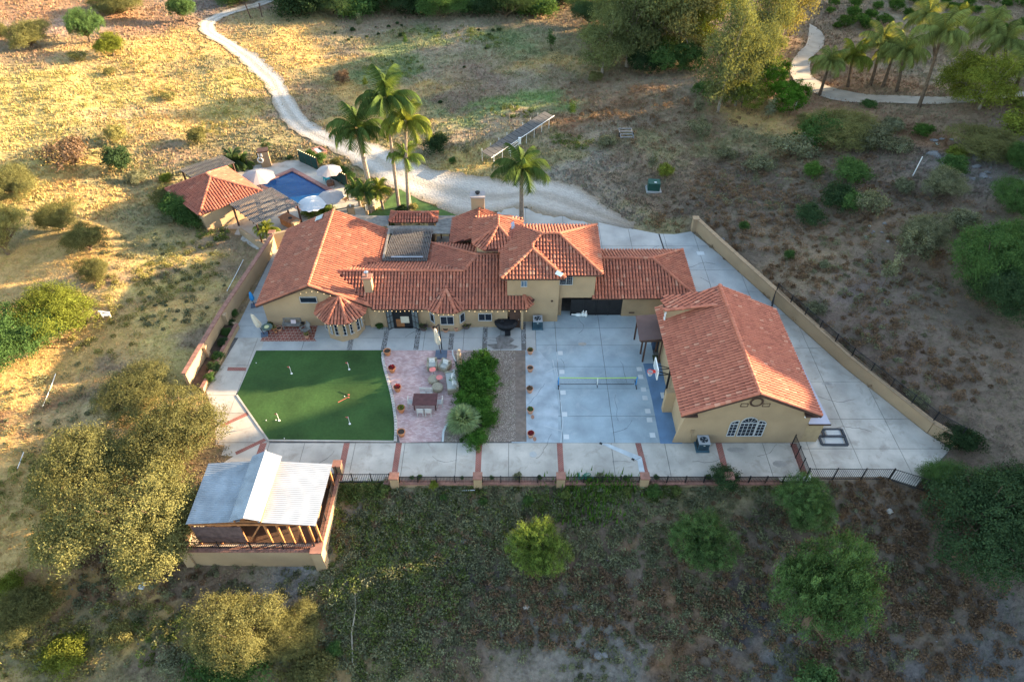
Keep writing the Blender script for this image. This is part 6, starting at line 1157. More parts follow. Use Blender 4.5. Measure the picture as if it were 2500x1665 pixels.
q0, q1 = G((2229,429)), None; M().cyl(q0, q0+Vector((.1,0,2.3)), .05, .05, 6).obj('marker_pole', white, label='tall white marker pole on the right hillside', cat='pole')
for (k_, a, b, l) in (('11',(1225,472),(1412,465),'long white pipe lying on the slope below the walk'),('18',(1740,1170),(1865,930),'long bent white pipe lying on the grass by the left wall'),('19',(275,510),(358,300),'thin white pipe lying across the golden grass'),('19',(115,905),(155,800),'short white pipe lying near the left edge'),('11',(1155,556),(1192,561),'short white pipe piece below the walk')):
    A_, B_ = G(S(k_,*a)), G(S(k_,*b)); m = M(); prev = A_+Vector((0,0,.12))
    for i in range(1, 7): p_ = A_.lerp(B_, i/6); p_ = Vector((p_.x, p_.y, Hs(p_.x,p_.y)+.12)); m.cyl(prev, p_, .03, .03, 6); prev = p_
    m.obj('white_pipe', white, label=l, cat='pipe')
q = G((262,776)); t = thing('garden_chair', q, 'small white plastic chair frame standing in the golden grass', 'chair')
for s in (-1,1):
    M().beam(q+Vector((s*.35,0,0)), q+Vector((s*.35,-.05,.75)), .1, .1).obj('leg', white, t)
M().beam(q+Vector((-.5,0,.75)), q+Vector((.5,-.1,.7)), .12, .12).box((q.x+.1,q.y-.1,q.z+.45), (.5,.3,.06)).obj('seat', white, t)
q = G((348,1432)); t = M()
for (dx, dy, sx, sy) in ((0,.17,.3,.08),(0,-.17,.3,.08),(-.11,0,.08,.3),(.11,0,.08,.3)): t.box((q.x+dx,q.y+dy,q.z+.12), (sx,sy,.2))
t.obj('cinder_block', conc3, label='grey hollow cinder block lying on the bare soil', cat='block')
# rocks
rkm = mk('rock_grey', (.17,.165,.16), .3, 1.5, .9); rkl = mk('rock_lichen', (.30,.33,.28), .2, 1.5, .9)
for i in range(60):
    px, py = (random.uniform(2270,2500), random.uniform(340,470)) if i < 30 else ((random.uniform(2110,2170), random.uniform(545,590)) if i < 38 else (random.uniform(1740,1775), random.uniform(580,610)))
    q = G((px,py)); s = random.uniform(.15,.6) if i < 30 else random.uniform(.1,.25); m = M().blob((0,0,0), (s*random.uniform(.8,1.5),s,s*random.uniform(.3,.55)), 8, 5, .22); o = m.obj('boulder', rkm if random.random() < .8 else rkl, label=('grey boulder among the rocks on the right hillside' if i < 30 else ('small grey rock in the cluster on the middle of the right slope' if i < 38 else 'small dark rock piled behind the right hand wall')), cat='rock', group=('boulders on the right hillside' if i < 30 else ('rocks on the right slope' if i < 38 else 'rocks behind the wall')))
    o.location = q+Vector((0,0,s*.1)); o.rotation_euler = (random.uniform(-.3,.3),random.uniform(-.3,.3),random.uniform(0,6))
for (k_, x, y, s, l) in (('11',1303,950,.22,'pale rounded stone in the dark clearing below the walk'),('22',908,515,.25,'white wedge shaped stone in the foreground soil'),('22',297,750,.22,'pale stone at the lower left of the foreground slope'),('22',1320,793,.33,'dark grey foreground rock with a crack'),('22',1352,788,.28,'dark grey foreground rock beside the cracked one'),('13',1248,668,.28,'pale flat rock on the slope between the big trees')):
    q = G(S(k_,x,y)); o = M().blob((0,0,0), (s,s*.8,s*.5), 8, 5, .2).obj('stone', rkm if 'dark' in l else conc2, label=l, cat='stone'); o.location = q+Vector((0,0,s*.3))
n = 420; bx = np.random.uniform(-30, 40, n); by = np.random.uniform(14, 28, n); mm_ = M()
for x, y in zip(bx, by):
    if dist_poly(np.array([x]), np.array([y]), YARD)[0] < .4 or pip(np.array([x]),np.array([y]),YARD)[0]: continue
    mm_.blob((x, y, Hs(x,y)+.02), (random.uniform(.03,.10),random.uniform(.03,.08),.04), 5, 3)
mm_.obj('stones', rkm, label='small loose stones scattered over the foreground slope', kind='stuff')
q = G(S('22',625,700)); M().tube([q+Vector((1.1*math.cos(a),0.6*math.sin(a),.12)) for a in np.arange(.1,3.1,.25)], .018, 5).obj('loop_hose', cream, label='thin pale hose looped in an arch on the foreground slope', cat='hose')
# fence posts in the field
for (x, y, l) in ((612,45,'leaning wooden post beside the far gravel road'),(640,42,'short wooden post right of the leaning one')): q = G((x,y)); M().cyl(q, q+Vector((-.3 if x < 620 else 0,0,2.2)), .09, .09, 6).obj('wooden_post', brown, label=l, cat='post')
for (x, y, l) in ((1940,268,'white stake left of the pair by the far driveway'),(1952,262,'white stake right of the pair by the far driveway')): q = G((x,y)); M().cyl(q, q+Vector((0,0,1.3)), .06, .06, 6).obj('white_stake', white, label=l, cat='stake', group='white stakes')
# ================================================================== VEGETATION
def crown_arrays(lobes, nclump, per, leaf, csz, droop=0., shell=.75, aspect=.5, seed=1, hang=0.):
    rs = np.random.RandomState(seed); L = np.array(lobes, float); vol = (L[:, 3]*L[:, 4]*L[:, 5])**.67; pr = vol/vol.sum(); k = rs.choice(len(L), nclump, p=pr)
    d = rs.normal(size=(nclump, 3)); d /= np.linalg.norm(d, axis=1)[:, None]; d[:, 2] = np.where(d[:, 2] < -.35, -d[:, 2]*.6, d[:, 2]); rad = shell+(1-shell)*rs.random(nclump)*1.15
    ph = rs.uniform(0, 6.28, 6); q_ = L[k, :3]+d*L[k, 3:6]; gp = np.sin(q_[:, 0]*4.2+ph[0])*np.sin(q_[:, 1]*4.0+ph[1])+.7*np.sin(q_[:, 2]*5+q_[:, 0]*2.5+ph[2])+.5*np.sin(q_[:, 0]*9+q_[:, 1]*7+ph[3]); rad = rad*(1+.19*np.clip(gp, -1, 1)); keepc = (gp > -.85) | (rs.random(nclump) < .25)
    rad = np.where(rs.random(nclump) < .22, rs.uniform(.3, .8, nclump), rad); cc = L[k, :3]+d*L[k, 3:6]*rad[:, None]
    cc = cc[keepc]; d = d[keepc]; nclump = len(cc); psz = rs.uniform(.6, 1.5, nclump); N = nclump*per; i = np.repeat(np.arange(nclump), per); off_ = rs.normal(size=(N, 3))*csz*np.array([1, 1, .75])*psz[i][:, None]; off_[:, 2] -= hang*np.abs(rs.normal(size=N))
    c = cc[i]+off_; nr = d[i]*.9+rs.normal(size=(N, 3))*.6+np.array([0, 0, .35]); nr /= np.linalg.norm(nr, axis=1)[:, None]
    u = np.cross(nr, rs.normal(size=(N, 3))); u[:, 2] -= droop; u /= np.linalg.norm(u, axis=1)[:, None]; v = np.cross(nr, u); v /= np.linalg.norm(v, axis=1)[:, None]+1e-6
    s = (leaf*rs.uniform(.6, 1.4, N))[:, None]; V = np.stack([c-u*s, c+v*s*aspect, c+u*s, c-v*s*aspect], 1).reshape(-1, 3)
    t = np.clip(.5+.27*rs.normal(size=nclump)[i]+.13*rs.normal(size=N), 0, 1); return V, np.repeat(t, 4), cc
def limbs(m, base, ccs, trunk_h, r, n=10, seed=1, lean=(0, 0)):
    rs = random.Random(seed); top = Vector((lean[0], lean[1], trunk_h)); m.cyl(Vector(base)-Vector((0,0,.25)), Vector(base).lerp(top, .5), r*1.25, r, 8); m.cyl(Vector(base).lerp(top, .5), top, r, r*.8, 8)
    for j in range(n):
        c = Vector(ccs[rs.randrange(len(ccs))]); mid = top.lerp(c, .5)+Vector((rs.uniform(-.1,.1), rs.uniform(-.1,.1), rs.uniform(-.05,.1))); m.cyl(top, mid, r*.5, r*.32, 5, False); m.cyl(mid, c, r*.32, r*.08, 5, False)
        for _ in range(3): c2 = Vector(ccs[rs.randrange(len(ccs))]); m.cyl(mid, mid.lerp(c2, .6), r*.2, r*.05, 4, False) if (c2-mid).length < 1.0 else None
    return m
def rl(n, rxy, rz, cz, spread, seed, sz=(.35,.6)):
    rs = random.Random(seed); o = []
    for i in range(n):
        a = 6.283*i/n+rs.uniform(-.4,.4); q = spread*rs.uniform(.5, 1.05); s = rs.uniform(*sz); o.append((q*math.cos(a)*rxy, q*math.sin(a)*rxy, cz+rs.uniform(-.3,.35)*rz, s*rxy, s*rxy, s*rz*1.1))
    o.append((0, 0, cz+.25*rz, .62*rxy, .62*rxy, .62*rz)); return o
PROTO = {}
def proto(key, lobes, ncl, per, leaf, csz, trunk_h, tr, nl, seed, bk=None, **kw):
    V, t, cc = crown_arrays(lobes, ncl, per, leaf, csz, seed=seed, **kw); F = np.arange(len(V)).reshape(-1, 4); me = bigmesh('crown', V, F, L_gr, tint=t)
    tm = limbs(M(), (0, 0, 0), cc.tolist(), trunk_h, tr, nl, seed).mesh('trunk', bk or bark) if tr else None
    PROTO[key] = (me, tm)
# unit protos: crown radius about 1, height noted
proto('oakA', rl(9, 1, .62, .72, .62, 3, (.3,.48)), 1200, 44, .0145, .052, .35, .07, 34, 11)
proto('oakB', rl(7, 1, .7, .8, .58, 5, (.32,.52)), 1050, 44, .0155, .056, .35, .065, 30, 12)
proto('bigoak', rl(15, 1, .42, .55, .72, 8, (.2,.36)), 2100, 52, .0095, .036, .28, .05, 60, 13)
proto('pepper', rl(10, 1, .85, .95, .6, 21, (.26,.45)), 1150, 46, .018, .032, .5, .07, 20, 22, droop=1.2, aspect=.3, hang=.05)
proto('bush', rl(6, .95, .6, .5, .45, 31, (.4,.55)), 330, 30, .036, .07, .15, .05, 8, 32)
proto('bushB', rl(5, .95, .55, .45, .5, 33, (.38,.6)), 300, 28, .038, .085, .15, .05, 8, 34)
proto('round', [(0,0,.72,.92,.92,.72)], 460, 30, .034, .055, .2, .05, 6, 35, shell=.9)
proto('scrub', rl(6, 1, .5, .45, .6, 41, (.3,.5)), 120, 22, .045, .10, .1, .03, 26, 42)
proto('sapling', [(0,0,1.2,.45,.45,.7),(.15,0,1.9,.35,.35,.5),(-.2,.1,.8,.35,.35,.4)], 70, 20, .06, .11, .9, .03, 8, 45)
proto('euc', [(0,0,2.6,.55,.55,.6),(.4,.1,2.1,.5,.5,.55),(-.45,-.1,2.0,.5,.5,.6),(.1,.4,1.6,.5,.5,.5),(-.2,-.35,1.4,.45,.45,.5),(.5,-.2,1.3,.4,.4,.45),(-.55,.2,1.25,.4,.4,.4),(0,0,3.0,.35,.35,.35),(.2,.2,.8,.45,.45,.4),(-.3,0,.7,.45,.45,.4)], 680, 26, .040, .10, 1.0, .05, 20, 51, bk=palebark, droop=.9, aspect=.3, hang=.11)
proto('euc2', [(0,0,2.2,.6,.6,.55),(.5,.1,1.8,.55,.5,.5),(-.5,-.1,1.7,.55,.5,.5),(.1,.5,1.4,.5,.5,.45),(-.2,-.5,1.2,.5,.45,.45),(.6,-.3,1.1,.4,.4,.4),(-.2,.2,.7,.5,.5,.4),(.3,.2,.6,.45,.45,.35)], 640, 26, .042, .10, .9, .05, 20, 52, bk=palebark, droop=.9, aspect=.3, hang=.07)
def plant(kind, px, base, w_, leaf, label, cat='tree', name=None, hs=1., group=None, sq=1.):
    """px, base: foot of the plant in the photo; w_: crown width there, in photo pixels"""
    g = G((px, base)); d = g.y*C_+(HC-g.z)*S_; r = w_/FP*d/2*1.12; me, tm = PROTO[kind]
    nm = name or {'oakA':'oak_tree','oakB':'oak_tree','bigoak':'oak_tree','pepper':'pepper_tree','euc':'eucalyptus_tree','euc2':'eucalyptus_tree','sapling':'sapling','scrub':'scrub_bush'}.get(kind, 'shrub')
    sk = (.24*r if nm in ('oak_tree','pepper_tree') else .03*r); t = thing(nm, g-Vector((0,0,.05+sk)), label, cat, group, random.uniform(0, 6.28)); t.scale = (r, r*sq, r*hs)
    c = bpy.data.objects.new('crown', me); COL.objects.link(c); c.parent = t; c.material_slots[0].link = 'OBJECT'; c.material_slots[0].material = leaf
    if tm and w_ > 34 : k = bpy.data.objects.new('trunk', tm); COL.objects.link(k); k.parent = t
    return t
oak = 'tree'
plant('bigoak', 360, 1300, 400, L_ol, 'large spreading sunlit oak overhanging the metal roofed shed', hs=1.15)
plant('oakA', 455, 1085, 240, L_ol, 'sunlit oak beside the corner of the brick banded walk', hs=.9)
plant('oakB', 215, 1180, 250, L_ol, 'half shaded oak left of the large spreading oak', hs=.85)
plant('oakA', 330, 975, 190, L_ol, 'low oak with thin crown between the golden slope and the walk', hs=.6)
plant('oakA', 60, 870, 230, L_gr, 'dense green oak low on the left edge below the white pipe', hs=.95)
plant('oakB', 145, 815, 200, L_yg, 'bright green oak on the left slope beside the white chair frame', hs=.95)
plant('oakB', 20, 620, 150, L_ol, 'tall olive oak on the left edge beside the long shadows', hs=1.35)
plant('oakA', 40, 480, 130, L_ol, 'olive oak near the left edge at the top of the slope', hs=.9)
plant('oakB', 155, 560, 110, L_ol, 'olive oak above the shaded hollow on the left slope'); plant('oakA', 222, 610, 105, L_ol, 'olive oak in the middle of the left row of three', hs=1.1); plant('oakB', 240, 680, 85, L_ol, 'small olive oak lowest of the left row of three')
plant('scrub', 185, 405, 130, L_bw, 'brownish scrubby bush left of the dark green pair', 'bush', hs=1.1); plant('bush', 298, 420, 85, L_dk, 'dark green bush beneath the golden one', 'bush', hs=1.3); plant('bush', 292, 350, 66, L_go, 'golden sunlit bush above the dark green one', 'bush', hs=1.2)
plant('bush', 487, 350, 62, L_ol, 'olive bush alone in the golden field left of the pool', 'bush', hs=1.1); plant('scrub', 412, 245, 44, L_ol, 'small olive bush in the middle of the golden field', 'bush'); plant('scrub', 270, 182, 36, L_ol, 'tiny olive bush high in the golden field', 'bush')
plant('oakA', 78, 118, 108, L_ol, 'olive oak second from the top left corner'); plant('oakB', 5, 92, 52, L_ol, 'olive oak cut by the top left edge'); plant('pepper', 222, 105, 96, L_pe, 'green pepper tree rising behind the front one', hs=1.1); plant('pepper', 278, 136, 84, L_yg, 'bright green pepper tree in front of the pair', hs=.85); plant('scrub', 190, 150, 52, L_ol, 'low grey olive bush by the pepper trees', 'bush')
plant('pepper', 450, 52, 80, L_pe, 'round green tree above the bend of the gravel road'); plant('oakA', 295, 32, 130, L_ol, 'wide oak with low trunk at the top edge', hs=.7); plant('oakB', 575, 10, 100, L_gr, 'green trees at the top edge beside the gravel road', hs=.7)
for i, x in enumerate(range(735, 1330, 72)):
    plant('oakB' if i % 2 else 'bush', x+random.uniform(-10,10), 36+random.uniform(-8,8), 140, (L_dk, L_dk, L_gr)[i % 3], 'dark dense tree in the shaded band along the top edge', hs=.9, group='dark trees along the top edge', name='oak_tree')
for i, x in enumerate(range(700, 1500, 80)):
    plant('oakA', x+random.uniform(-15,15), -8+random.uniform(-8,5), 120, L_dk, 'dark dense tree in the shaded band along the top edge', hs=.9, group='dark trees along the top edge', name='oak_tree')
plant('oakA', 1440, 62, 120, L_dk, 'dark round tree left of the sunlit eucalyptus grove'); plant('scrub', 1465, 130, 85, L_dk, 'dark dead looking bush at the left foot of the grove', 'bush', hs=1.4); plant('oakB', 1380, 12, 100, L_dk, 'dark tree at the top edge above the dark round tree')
EG = [('euc',1530,150,130,1.0,L_eu,'leftmost sunlit eucalyptus of the grove'),('euc2',1585,140,150,1.05,L_eu,'broad eucalyptus in the middle of the left grove'),('euc2',1648,138,130,1.0,L_go,'golden eucalyptus with pale stem right of the broad one'),('euc',1700,125,110,1.1,L_yg,'yellow green eucalyptus behind the clipped hedge'),('euc',1752,262,105,1.3,L_eu,'tallest eucalyptus in front of the far driveway'),('euc2',1795,245,100,1.2,L_eu,'eucalyptus with gold edge beside the bright round bushes'),('euc',1855,140,100,1.2,L_eu,'bare stemmed eucalyptus left of the winding driveway'),('euc',1905,85,110,1.1,L_go,'golden eucalyptus hanging over the winding driveway'),('euc2',1470,165,110,.85,L_eu,'low brown leaning eucalyptus at the left of the grove'),('euc2',1610,60,120,.9,L_eu,'eucalyptus at the top edge behind the grove'),('euc',1785,40,110,1.0,L_eu,'eucalyptus at the top edge left of the orchard'),('euc2',1545,95,115,.95,L_eu,'olive eucalyptus behind the leftmost one'),('euc2',1680,90,115,1.0,L_yg,'yellow green eucalyptus above the right end of the hedge'),('euc2',1840,190,90,1.0,L_eu,'bushy eucalyptus behind the bright round bushes'),('euc2',1500,80,100,.9,L_eu,'dull eucalyptus at the upper left of the grove')]
for k_, x, y, w_, h_, lf, lb_ in EG: plant(k_, x, y+14, w_*1.08, lf, lb_, hs=h_)
for x, y, w_, lf, lb_ in ((1570,178,80,L_dk,'dark left end of the clipped hedge under the grove'),(1615,175,90,L_gr,'middle of the clipped hedge under the grove'),(1668,172,90,L_gr,'right end of the clipped hedge under the grove'),(1640,160,90,L_yg,'sunlit top of the clipped hedge under the grove'),(1452,200,34,L_ol,'small round bush alone below the grove'),(1716,235,50,L_gr,'green bush left of the tallest eucalyptus'),(1810,262,92,L_yg,'yellow green bush right of the tallest eucalyptus trunk'),(1868,210,92,L_vv,'bright dense round bush by the driveway bend'),(1912,270,98,L_vv,'large bright dense bush below the driveway bend')): plant('round', x, y, w_, lf, lb_, 'bush', hs=.95)
for x, y, w_, lf, h_, lb_ in ((1700,285,42,L_gy,1.2,'leaning grey sapling above the trailer'),(1712,312,36,L_gy,.9,'short grey sapling beneath the leaning one'),(1592,420,42,L_gy,1.2,'grey green sapling behind the yellow green bush'),(1395,290,34,L_gr,1.3,'thin green sapling at the end of the solar array'),(1140,388,36,L_gy,1.3,'pale grey sapling left of the solar array'),(893,218,26,L_yg,1.2,'pale slim sapling above the tallest palm'),(878,72,28,L_gy,1.2,'pale sapling near the top of the field'),(990,112,22,L_gr,1.2,'thin green sapling in the green field patch'),(653,378,38,L_dk,1.1,'dark young conifer behind the pool fence'),(2155,700,60,L_gy,1.5,'pale slender tree with curved stem on the right slope'),(2235,650,70,L_gy,1.2,'slender grey tree left of the dark right hand oak'),(1875,290,50,L_gy,.9,'pale grey bush below the bright dense bush'),(2195,640,70,L_gy,1.3,'faint grey tree between the slender pair'),(1345,120,40,L_gr,1.1,'hazy green sapling in the upper field')): plant('sapling', x, y, w_, lf, lb_, 'sapling', hs=h_*.8)
for x, y, w_, lf, lb_ in ((1623,432,52,L_yg,'yellow green bush beside the utility box'),(838,205,50,L_bw,'dark brown bush in the field above the palms'),(1065,365,70,L_dk,'dark bluish bush behind the pergola palms'),(1105,398,24,L_gr,'small green bush by the pale sapling'),(2075,440,92,L_gr,'round green bush with grey plume on the right hillside'),(1972,540,72,L_dk,'dark green bush left of the pair on the right hillside'),(2038,500,88,L_dk,'dark green bush right of the pair on the right hillside'),(1815,560,34,L_gr,'tiny green bush left of the pair on the hillside'),(1925,630,34,L_gr,'small bright green bush alone on the right slope'),(2010,655,34,L_gy,'small grey bush alone on the right slope'),(2340,1085,95,L_dk,'dark shrub at the end of the right hand wall'),(1768,1178,78,L_dk,'dark spiky shrub covering the front fence pillar'),(1180,1228,30,L_gr,'small green shrub below the front fence'),(1083,1218,26,L_gr,'small upright shrub below the long fence pipe'),(1290,1228,36,L_gr,'white flowered shrub below the front fence'),(1595,1208,48,L_gr,'dark green shrub beneath the drain channel pillar'),(100,1490,110,L_ol,'olive shrub at the lower left edge'),(30,1440,80,L_yg,'green shrub cut by the lower left edge'),(820,1590,50,L_gr,'green weed shrub by the dead stalk')): plant('bushB' if w_ > 60 else 'bush', x, y, w_, lf, lb_, 'bush', hs=1.1)
# right hillside mass
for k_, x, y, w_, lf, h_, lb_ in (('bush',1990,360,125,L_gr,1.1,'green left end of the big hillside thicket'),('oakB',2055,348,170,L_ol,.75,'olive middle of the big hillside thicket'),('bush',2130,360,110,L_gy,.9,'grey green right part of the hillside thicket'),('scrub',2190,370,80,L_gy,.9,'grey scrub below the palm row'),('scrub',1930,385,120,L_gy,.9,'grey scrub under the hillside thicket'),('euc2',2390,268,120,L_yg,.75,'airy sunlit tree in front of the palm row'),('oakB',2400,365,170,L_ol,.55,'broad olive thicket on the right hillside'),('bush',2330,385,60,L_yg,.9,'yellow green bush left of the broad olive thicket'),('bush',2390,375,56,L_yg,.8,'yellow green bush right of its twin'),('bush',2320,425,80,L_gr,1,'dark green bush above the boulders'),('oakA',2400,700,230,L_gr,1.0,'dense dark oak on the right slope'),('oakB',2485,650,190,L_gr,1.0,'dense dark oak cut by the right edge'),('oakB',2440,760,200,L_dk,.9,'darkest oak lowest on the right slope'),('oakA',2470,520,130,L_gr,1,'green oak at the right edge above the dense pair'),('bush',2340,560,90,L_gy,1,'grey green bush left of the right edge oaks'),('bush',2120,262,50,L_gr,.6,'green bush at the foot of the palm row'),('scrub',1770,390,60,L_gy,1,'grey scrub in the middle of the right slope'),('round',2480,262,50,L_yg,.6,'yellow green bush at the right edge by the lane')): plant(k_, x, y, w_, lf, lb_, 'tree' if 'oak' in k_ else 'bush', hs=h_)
for k_, x, y, w_, lf, h_, lb_ in (('scrub',1850,420,90,L_gy,.9,'thin grey scrub left of the round green bush'),('scrub',2120,520,90,L_gy,1.3,'thin grey scrub right of the dark pair'),('bush',2200,470,60,L_gy,1.0,'grey bush beside the white marker pole'),('oakB',2290,480,110,L_gy,1.0,'large grey bush among the boulders'),('scrub',1700,330,70,L_gy,1.1,'grey scrub below the leaning saplings'),('scrub',2470,330,120,L_yg,1.0,'airy yellow green tree cut by the right edge'),('bush',2250,330,60,L_or,.8,'green bush under the row of palms'),('bush',2175,320,70,L_gy,.8,'grey green bush under the leaning palm'),('bush',1965,310,60,L_ol,.9,'olive bush above the thicket'),('oakB',2490,420,110,L_gr,1.0,'green oak at the right edge above the boulders'),('scrub',1480,360,60,L_gy,.9,'faint scrub left of the flat trailer'),('scrub',1990,760,60,L_gy,.8,'low grey scrub behind the wall railing'),('scrub',2230,980,70,L_gy,.8,'low grey scrub near the end of the right wall')): plant(k_, x, y, w_, lf, lb_, 'tree' if 'oak' in k_ else 'bush', hs=h_)
for k_, x, y, w_, lf, h_, lb_ in (('oakB',60,1520,150,L_ol,.9,'sunlit olive shrub tree in the lower left corner'),('bushB',170,1600,120,L_yg,.8,'yellow green shrub near the lower left corner'),('scrub',300,1560,90,L_go,.9,'golden wispy scrub left of the foreground oak'),('scrub',430,1620,110,L_gy,.9,'grey scrub at the bottom edge left of the foreground oak'),('bush',1980,430,60,L_or,1.0,'green bush beneath the hillside thicket'),('oakB',2250,600,120,L_gy,1.0,'grey green tree in the middle of the right slope'),('bush',2070,510,80,L_gr,1.0,'green bush filling the gap by the dark hillside pair'),('euc2',2330,240,110,L_yg,.7,'airy tree between the leaning palms and the right edge'),('bush',1380,1215,34,L_wd,1.3,'leafy weed shrub beneath the painted brick band'),('bush',1530,1205,30,L_wd,1.3,'leafy weed shrub left of the drain channel pillar'),('bush',1650,1205,34,L_wd,1.2,'leafy weed shrub right of the drain channel pillar'),('bush',940,1200,34,L_wd,1.1,'leafy weed shrub below the first brick capped pillar'),('bush',1060,1190,30,L_yg,1.3,'yellow green weed shrub poking above the front wall')): plant(k_, x, y, w_, lf, lb_, 'tree' if 'oak' in k_ or 'euc' in k_ else 'bush', hs=h_)
# foreground trees
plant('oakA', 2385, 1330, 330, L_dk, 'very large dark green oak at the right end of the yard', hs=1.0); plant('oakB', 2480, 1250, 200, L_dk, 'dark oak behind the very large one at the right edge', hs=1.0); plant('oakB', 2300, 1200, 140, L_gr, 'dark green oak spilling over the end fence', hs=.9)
plant('pepper', 1962, 1530, 262, L_pe, 'large feathery green pepper tree in the right foreground', hs=1.6); plant('pepper', 1945, 1262, 170, L_pe, 'bright feathery pepper tree against the end fence', hs=.95); plant('pepper', 1705, 1352, 180, L_pe, 'medium feathery pepper tree in the middle right foreground', hs=.95)
plant('pepper', 1312, 1372, 165, L_br, 'yellow green pepper tree lit by the sun in the centre foreground', hs=1.05)
plant('oakA', 595, 1570, 215, L_ol, 'golden lit oak in the left foreground below the terrace wall', hs=1.1); plant('oakA', 720, 1560, 150, L_ol, 'small golden oak right of the left foreground oak', hs=.9); plant('bushB', 560, 1640, 200, L_gr, 'shaded green undergrowth below the foreground oak', 'bush', hs=.7); plant('bushB', 760, 1640, 120, L_ol, 'olive undergrowth at the bottom edge', 'bush', hs=.8)
plant('bush', 1980, 1700, 160, L_pe, 'feathery green bush at the bottom edge', 'bush')
# courtyard hedge
HL = L_hd
for i, (x, y, w_, h_) in enumerate(((1185,900,74,1.1),(1160,915,70,1.0),(1195,935,66,1.0),(1170,960,70,1.0),(1145,985,62,1.0),(1180,1000,64,1.0),(1195,1020,50,.9),(1170,1065,50,.95))):
    plant('bushB' if i % 2 else 'bush', x-6, y+12, w_*1.3, HL, ['dark green hedge shrub nearest the patio','dark green hedge shrub beside the statue','hedge shrub bulging over the pebble bed','hedge shrub behind the sofa','hedge shrub beside the dining table side','hedge shrub nearest the pebble bed middle','small hedge shrub above the round one','bright round shrub beside the fan palm'][i], 'shrub', hs=h_, group='hedge shrubs between patio and pebble bed')
for (k_, x, y, w_, lb_) in (('7',1185,1450,16,'white flowered shrub at the tip of the planting bed'),('2',120,1480,30,'white flowered shrub left of the french doors'),('6',280,800,20,'slim conifer in a pot by the gable wall'),('6',625,790,14,'small leafy plant behind the grey armchair')):
    p_ = S(k_,x,y); plant('bush', p_[0], p_[1], w_, L_gr, lb_, 'shrub', hs=1.6 if 'conifer' in lb_ else 1.1)
for i, (k_, x, y, w_, lf, lb_) in enumerate((('11',808,330,16,L_gr,'small green tuft left of its wider neighbour behind the railing'),('11',880,330,20,L_gr,'wide green tuft behind the first railing'),('11',1287,330,13,L_gr,'small agave tuft left of the second pillar'),('11',1572,330,16,L_gr,'small agave tuft right of the second pillar'),('11',1820,328,30,L_gy,'blue grey cushion plant behind the second railing'),('11',2032,330,17,L_gr,'small agave tuft left of the third pillar'),('12',68,328,16,L_gr,'small agave tuft in the middle of the walk edge'),('12',645,325,28,L_gy,'grey cushion plant beside the hose reel'),('12',892,325,16,L_gr,'small agave tuft left of the drain channel pillar'),('12',1190,322,20,L_gr,'agave tuft right of the drain channel pillar'),('12',1685,320,22,L_gr,'agave tuft beside the dark spiky shrub'))):
    p_ = PY(S(k_,x,y), 28.95); me, tm = PROTO['bush']; t = thing('tuft_plant', (p_.x,28.95,.02), lb_, 'plant', 'tufts planted along the front railing', i); r_ = w_/29/2; t.scale = (r_,r_*.8,r_*1.1); c = bpy.data.objects.new('foliage', me); COL.objects.link(c); c.parent = t; c.material_slots[0].link = 'OBJECT'; c.material_slots[0].material = lf
# left planter shrubs and pool hedges
for i, (x, y, w_) in enumerate(((575,770,16),(566,795,18),(556,820,22),(548,845,24),(536,880,26),(526,905,26),(516,930,24))): plant('bush', x, y, w_*1.5, L_dk if i % 2 else L_gr, 'dark leafy shrub in the left planter strip', 'shrub', hs=1.2, group='shrubs in the left planter')
for i, (k_, x, y, w_, lf, lb_) in enumerate((('e',300,1420,42,L_br,'bright yellow green shrub left of its twin above the house ridge'),('e',480,1440,46,L_br,'bright yellow green shrub in the middle above the house ridge'),('e',660,1390,44,L_br,'bright yellow green shrub right above the house ridge'),('e',330,230,36,L_gr,'leafy hedge behind the left screen fence'),('e',520,300,40,L_gr,'leafy hedge between the two screen fences'),('e',880,400,36,L_ol,'low palmlike shrub by the gravel'),('e',1020,560,36,L_gr,'leafy hedge behind the right screen fence'),('e',1180,680,36,L_gr,'leafy hedge at the end of the right screen fence'),('e',980,480,24,L_yg,'yellow flowering shrub by the gravel'),('d',1470,260,20,L_dk,'dark round shrub inside the pool fence'),('c',700,130,30,L_dk,'dark plants at the foot of the lawn palms'),('c',960,110,30,L_go,'orange plants at the foot of the lawn palms'),('c',520,440,16,L_dk,'dark shrub left of the entry gatehouse'),('18',1370,590,95,L_gr,'wild green shrub at the downhill corner of the pool house'),('18',1300,500,80,L_ol,'wild olive shrub left of the pool house'),('18',1300,640,44,L_gy,'tall thin weeds below the pool house'),('18',1480,640,80,L_gr,'low green shrub under the pool house eave'),('18',1280,330,40,L_yg,'yellow green shrub above the pool house corner'),('18',1040,330,50,L_gy,'pale grey bush left of the pool house'))):
    p_ = S(k_,x,y); plant('bush' if i % 2 else 'bushB', p_[0], p_[1], w_, lf, lb_, 'shrub', hs=1.0)
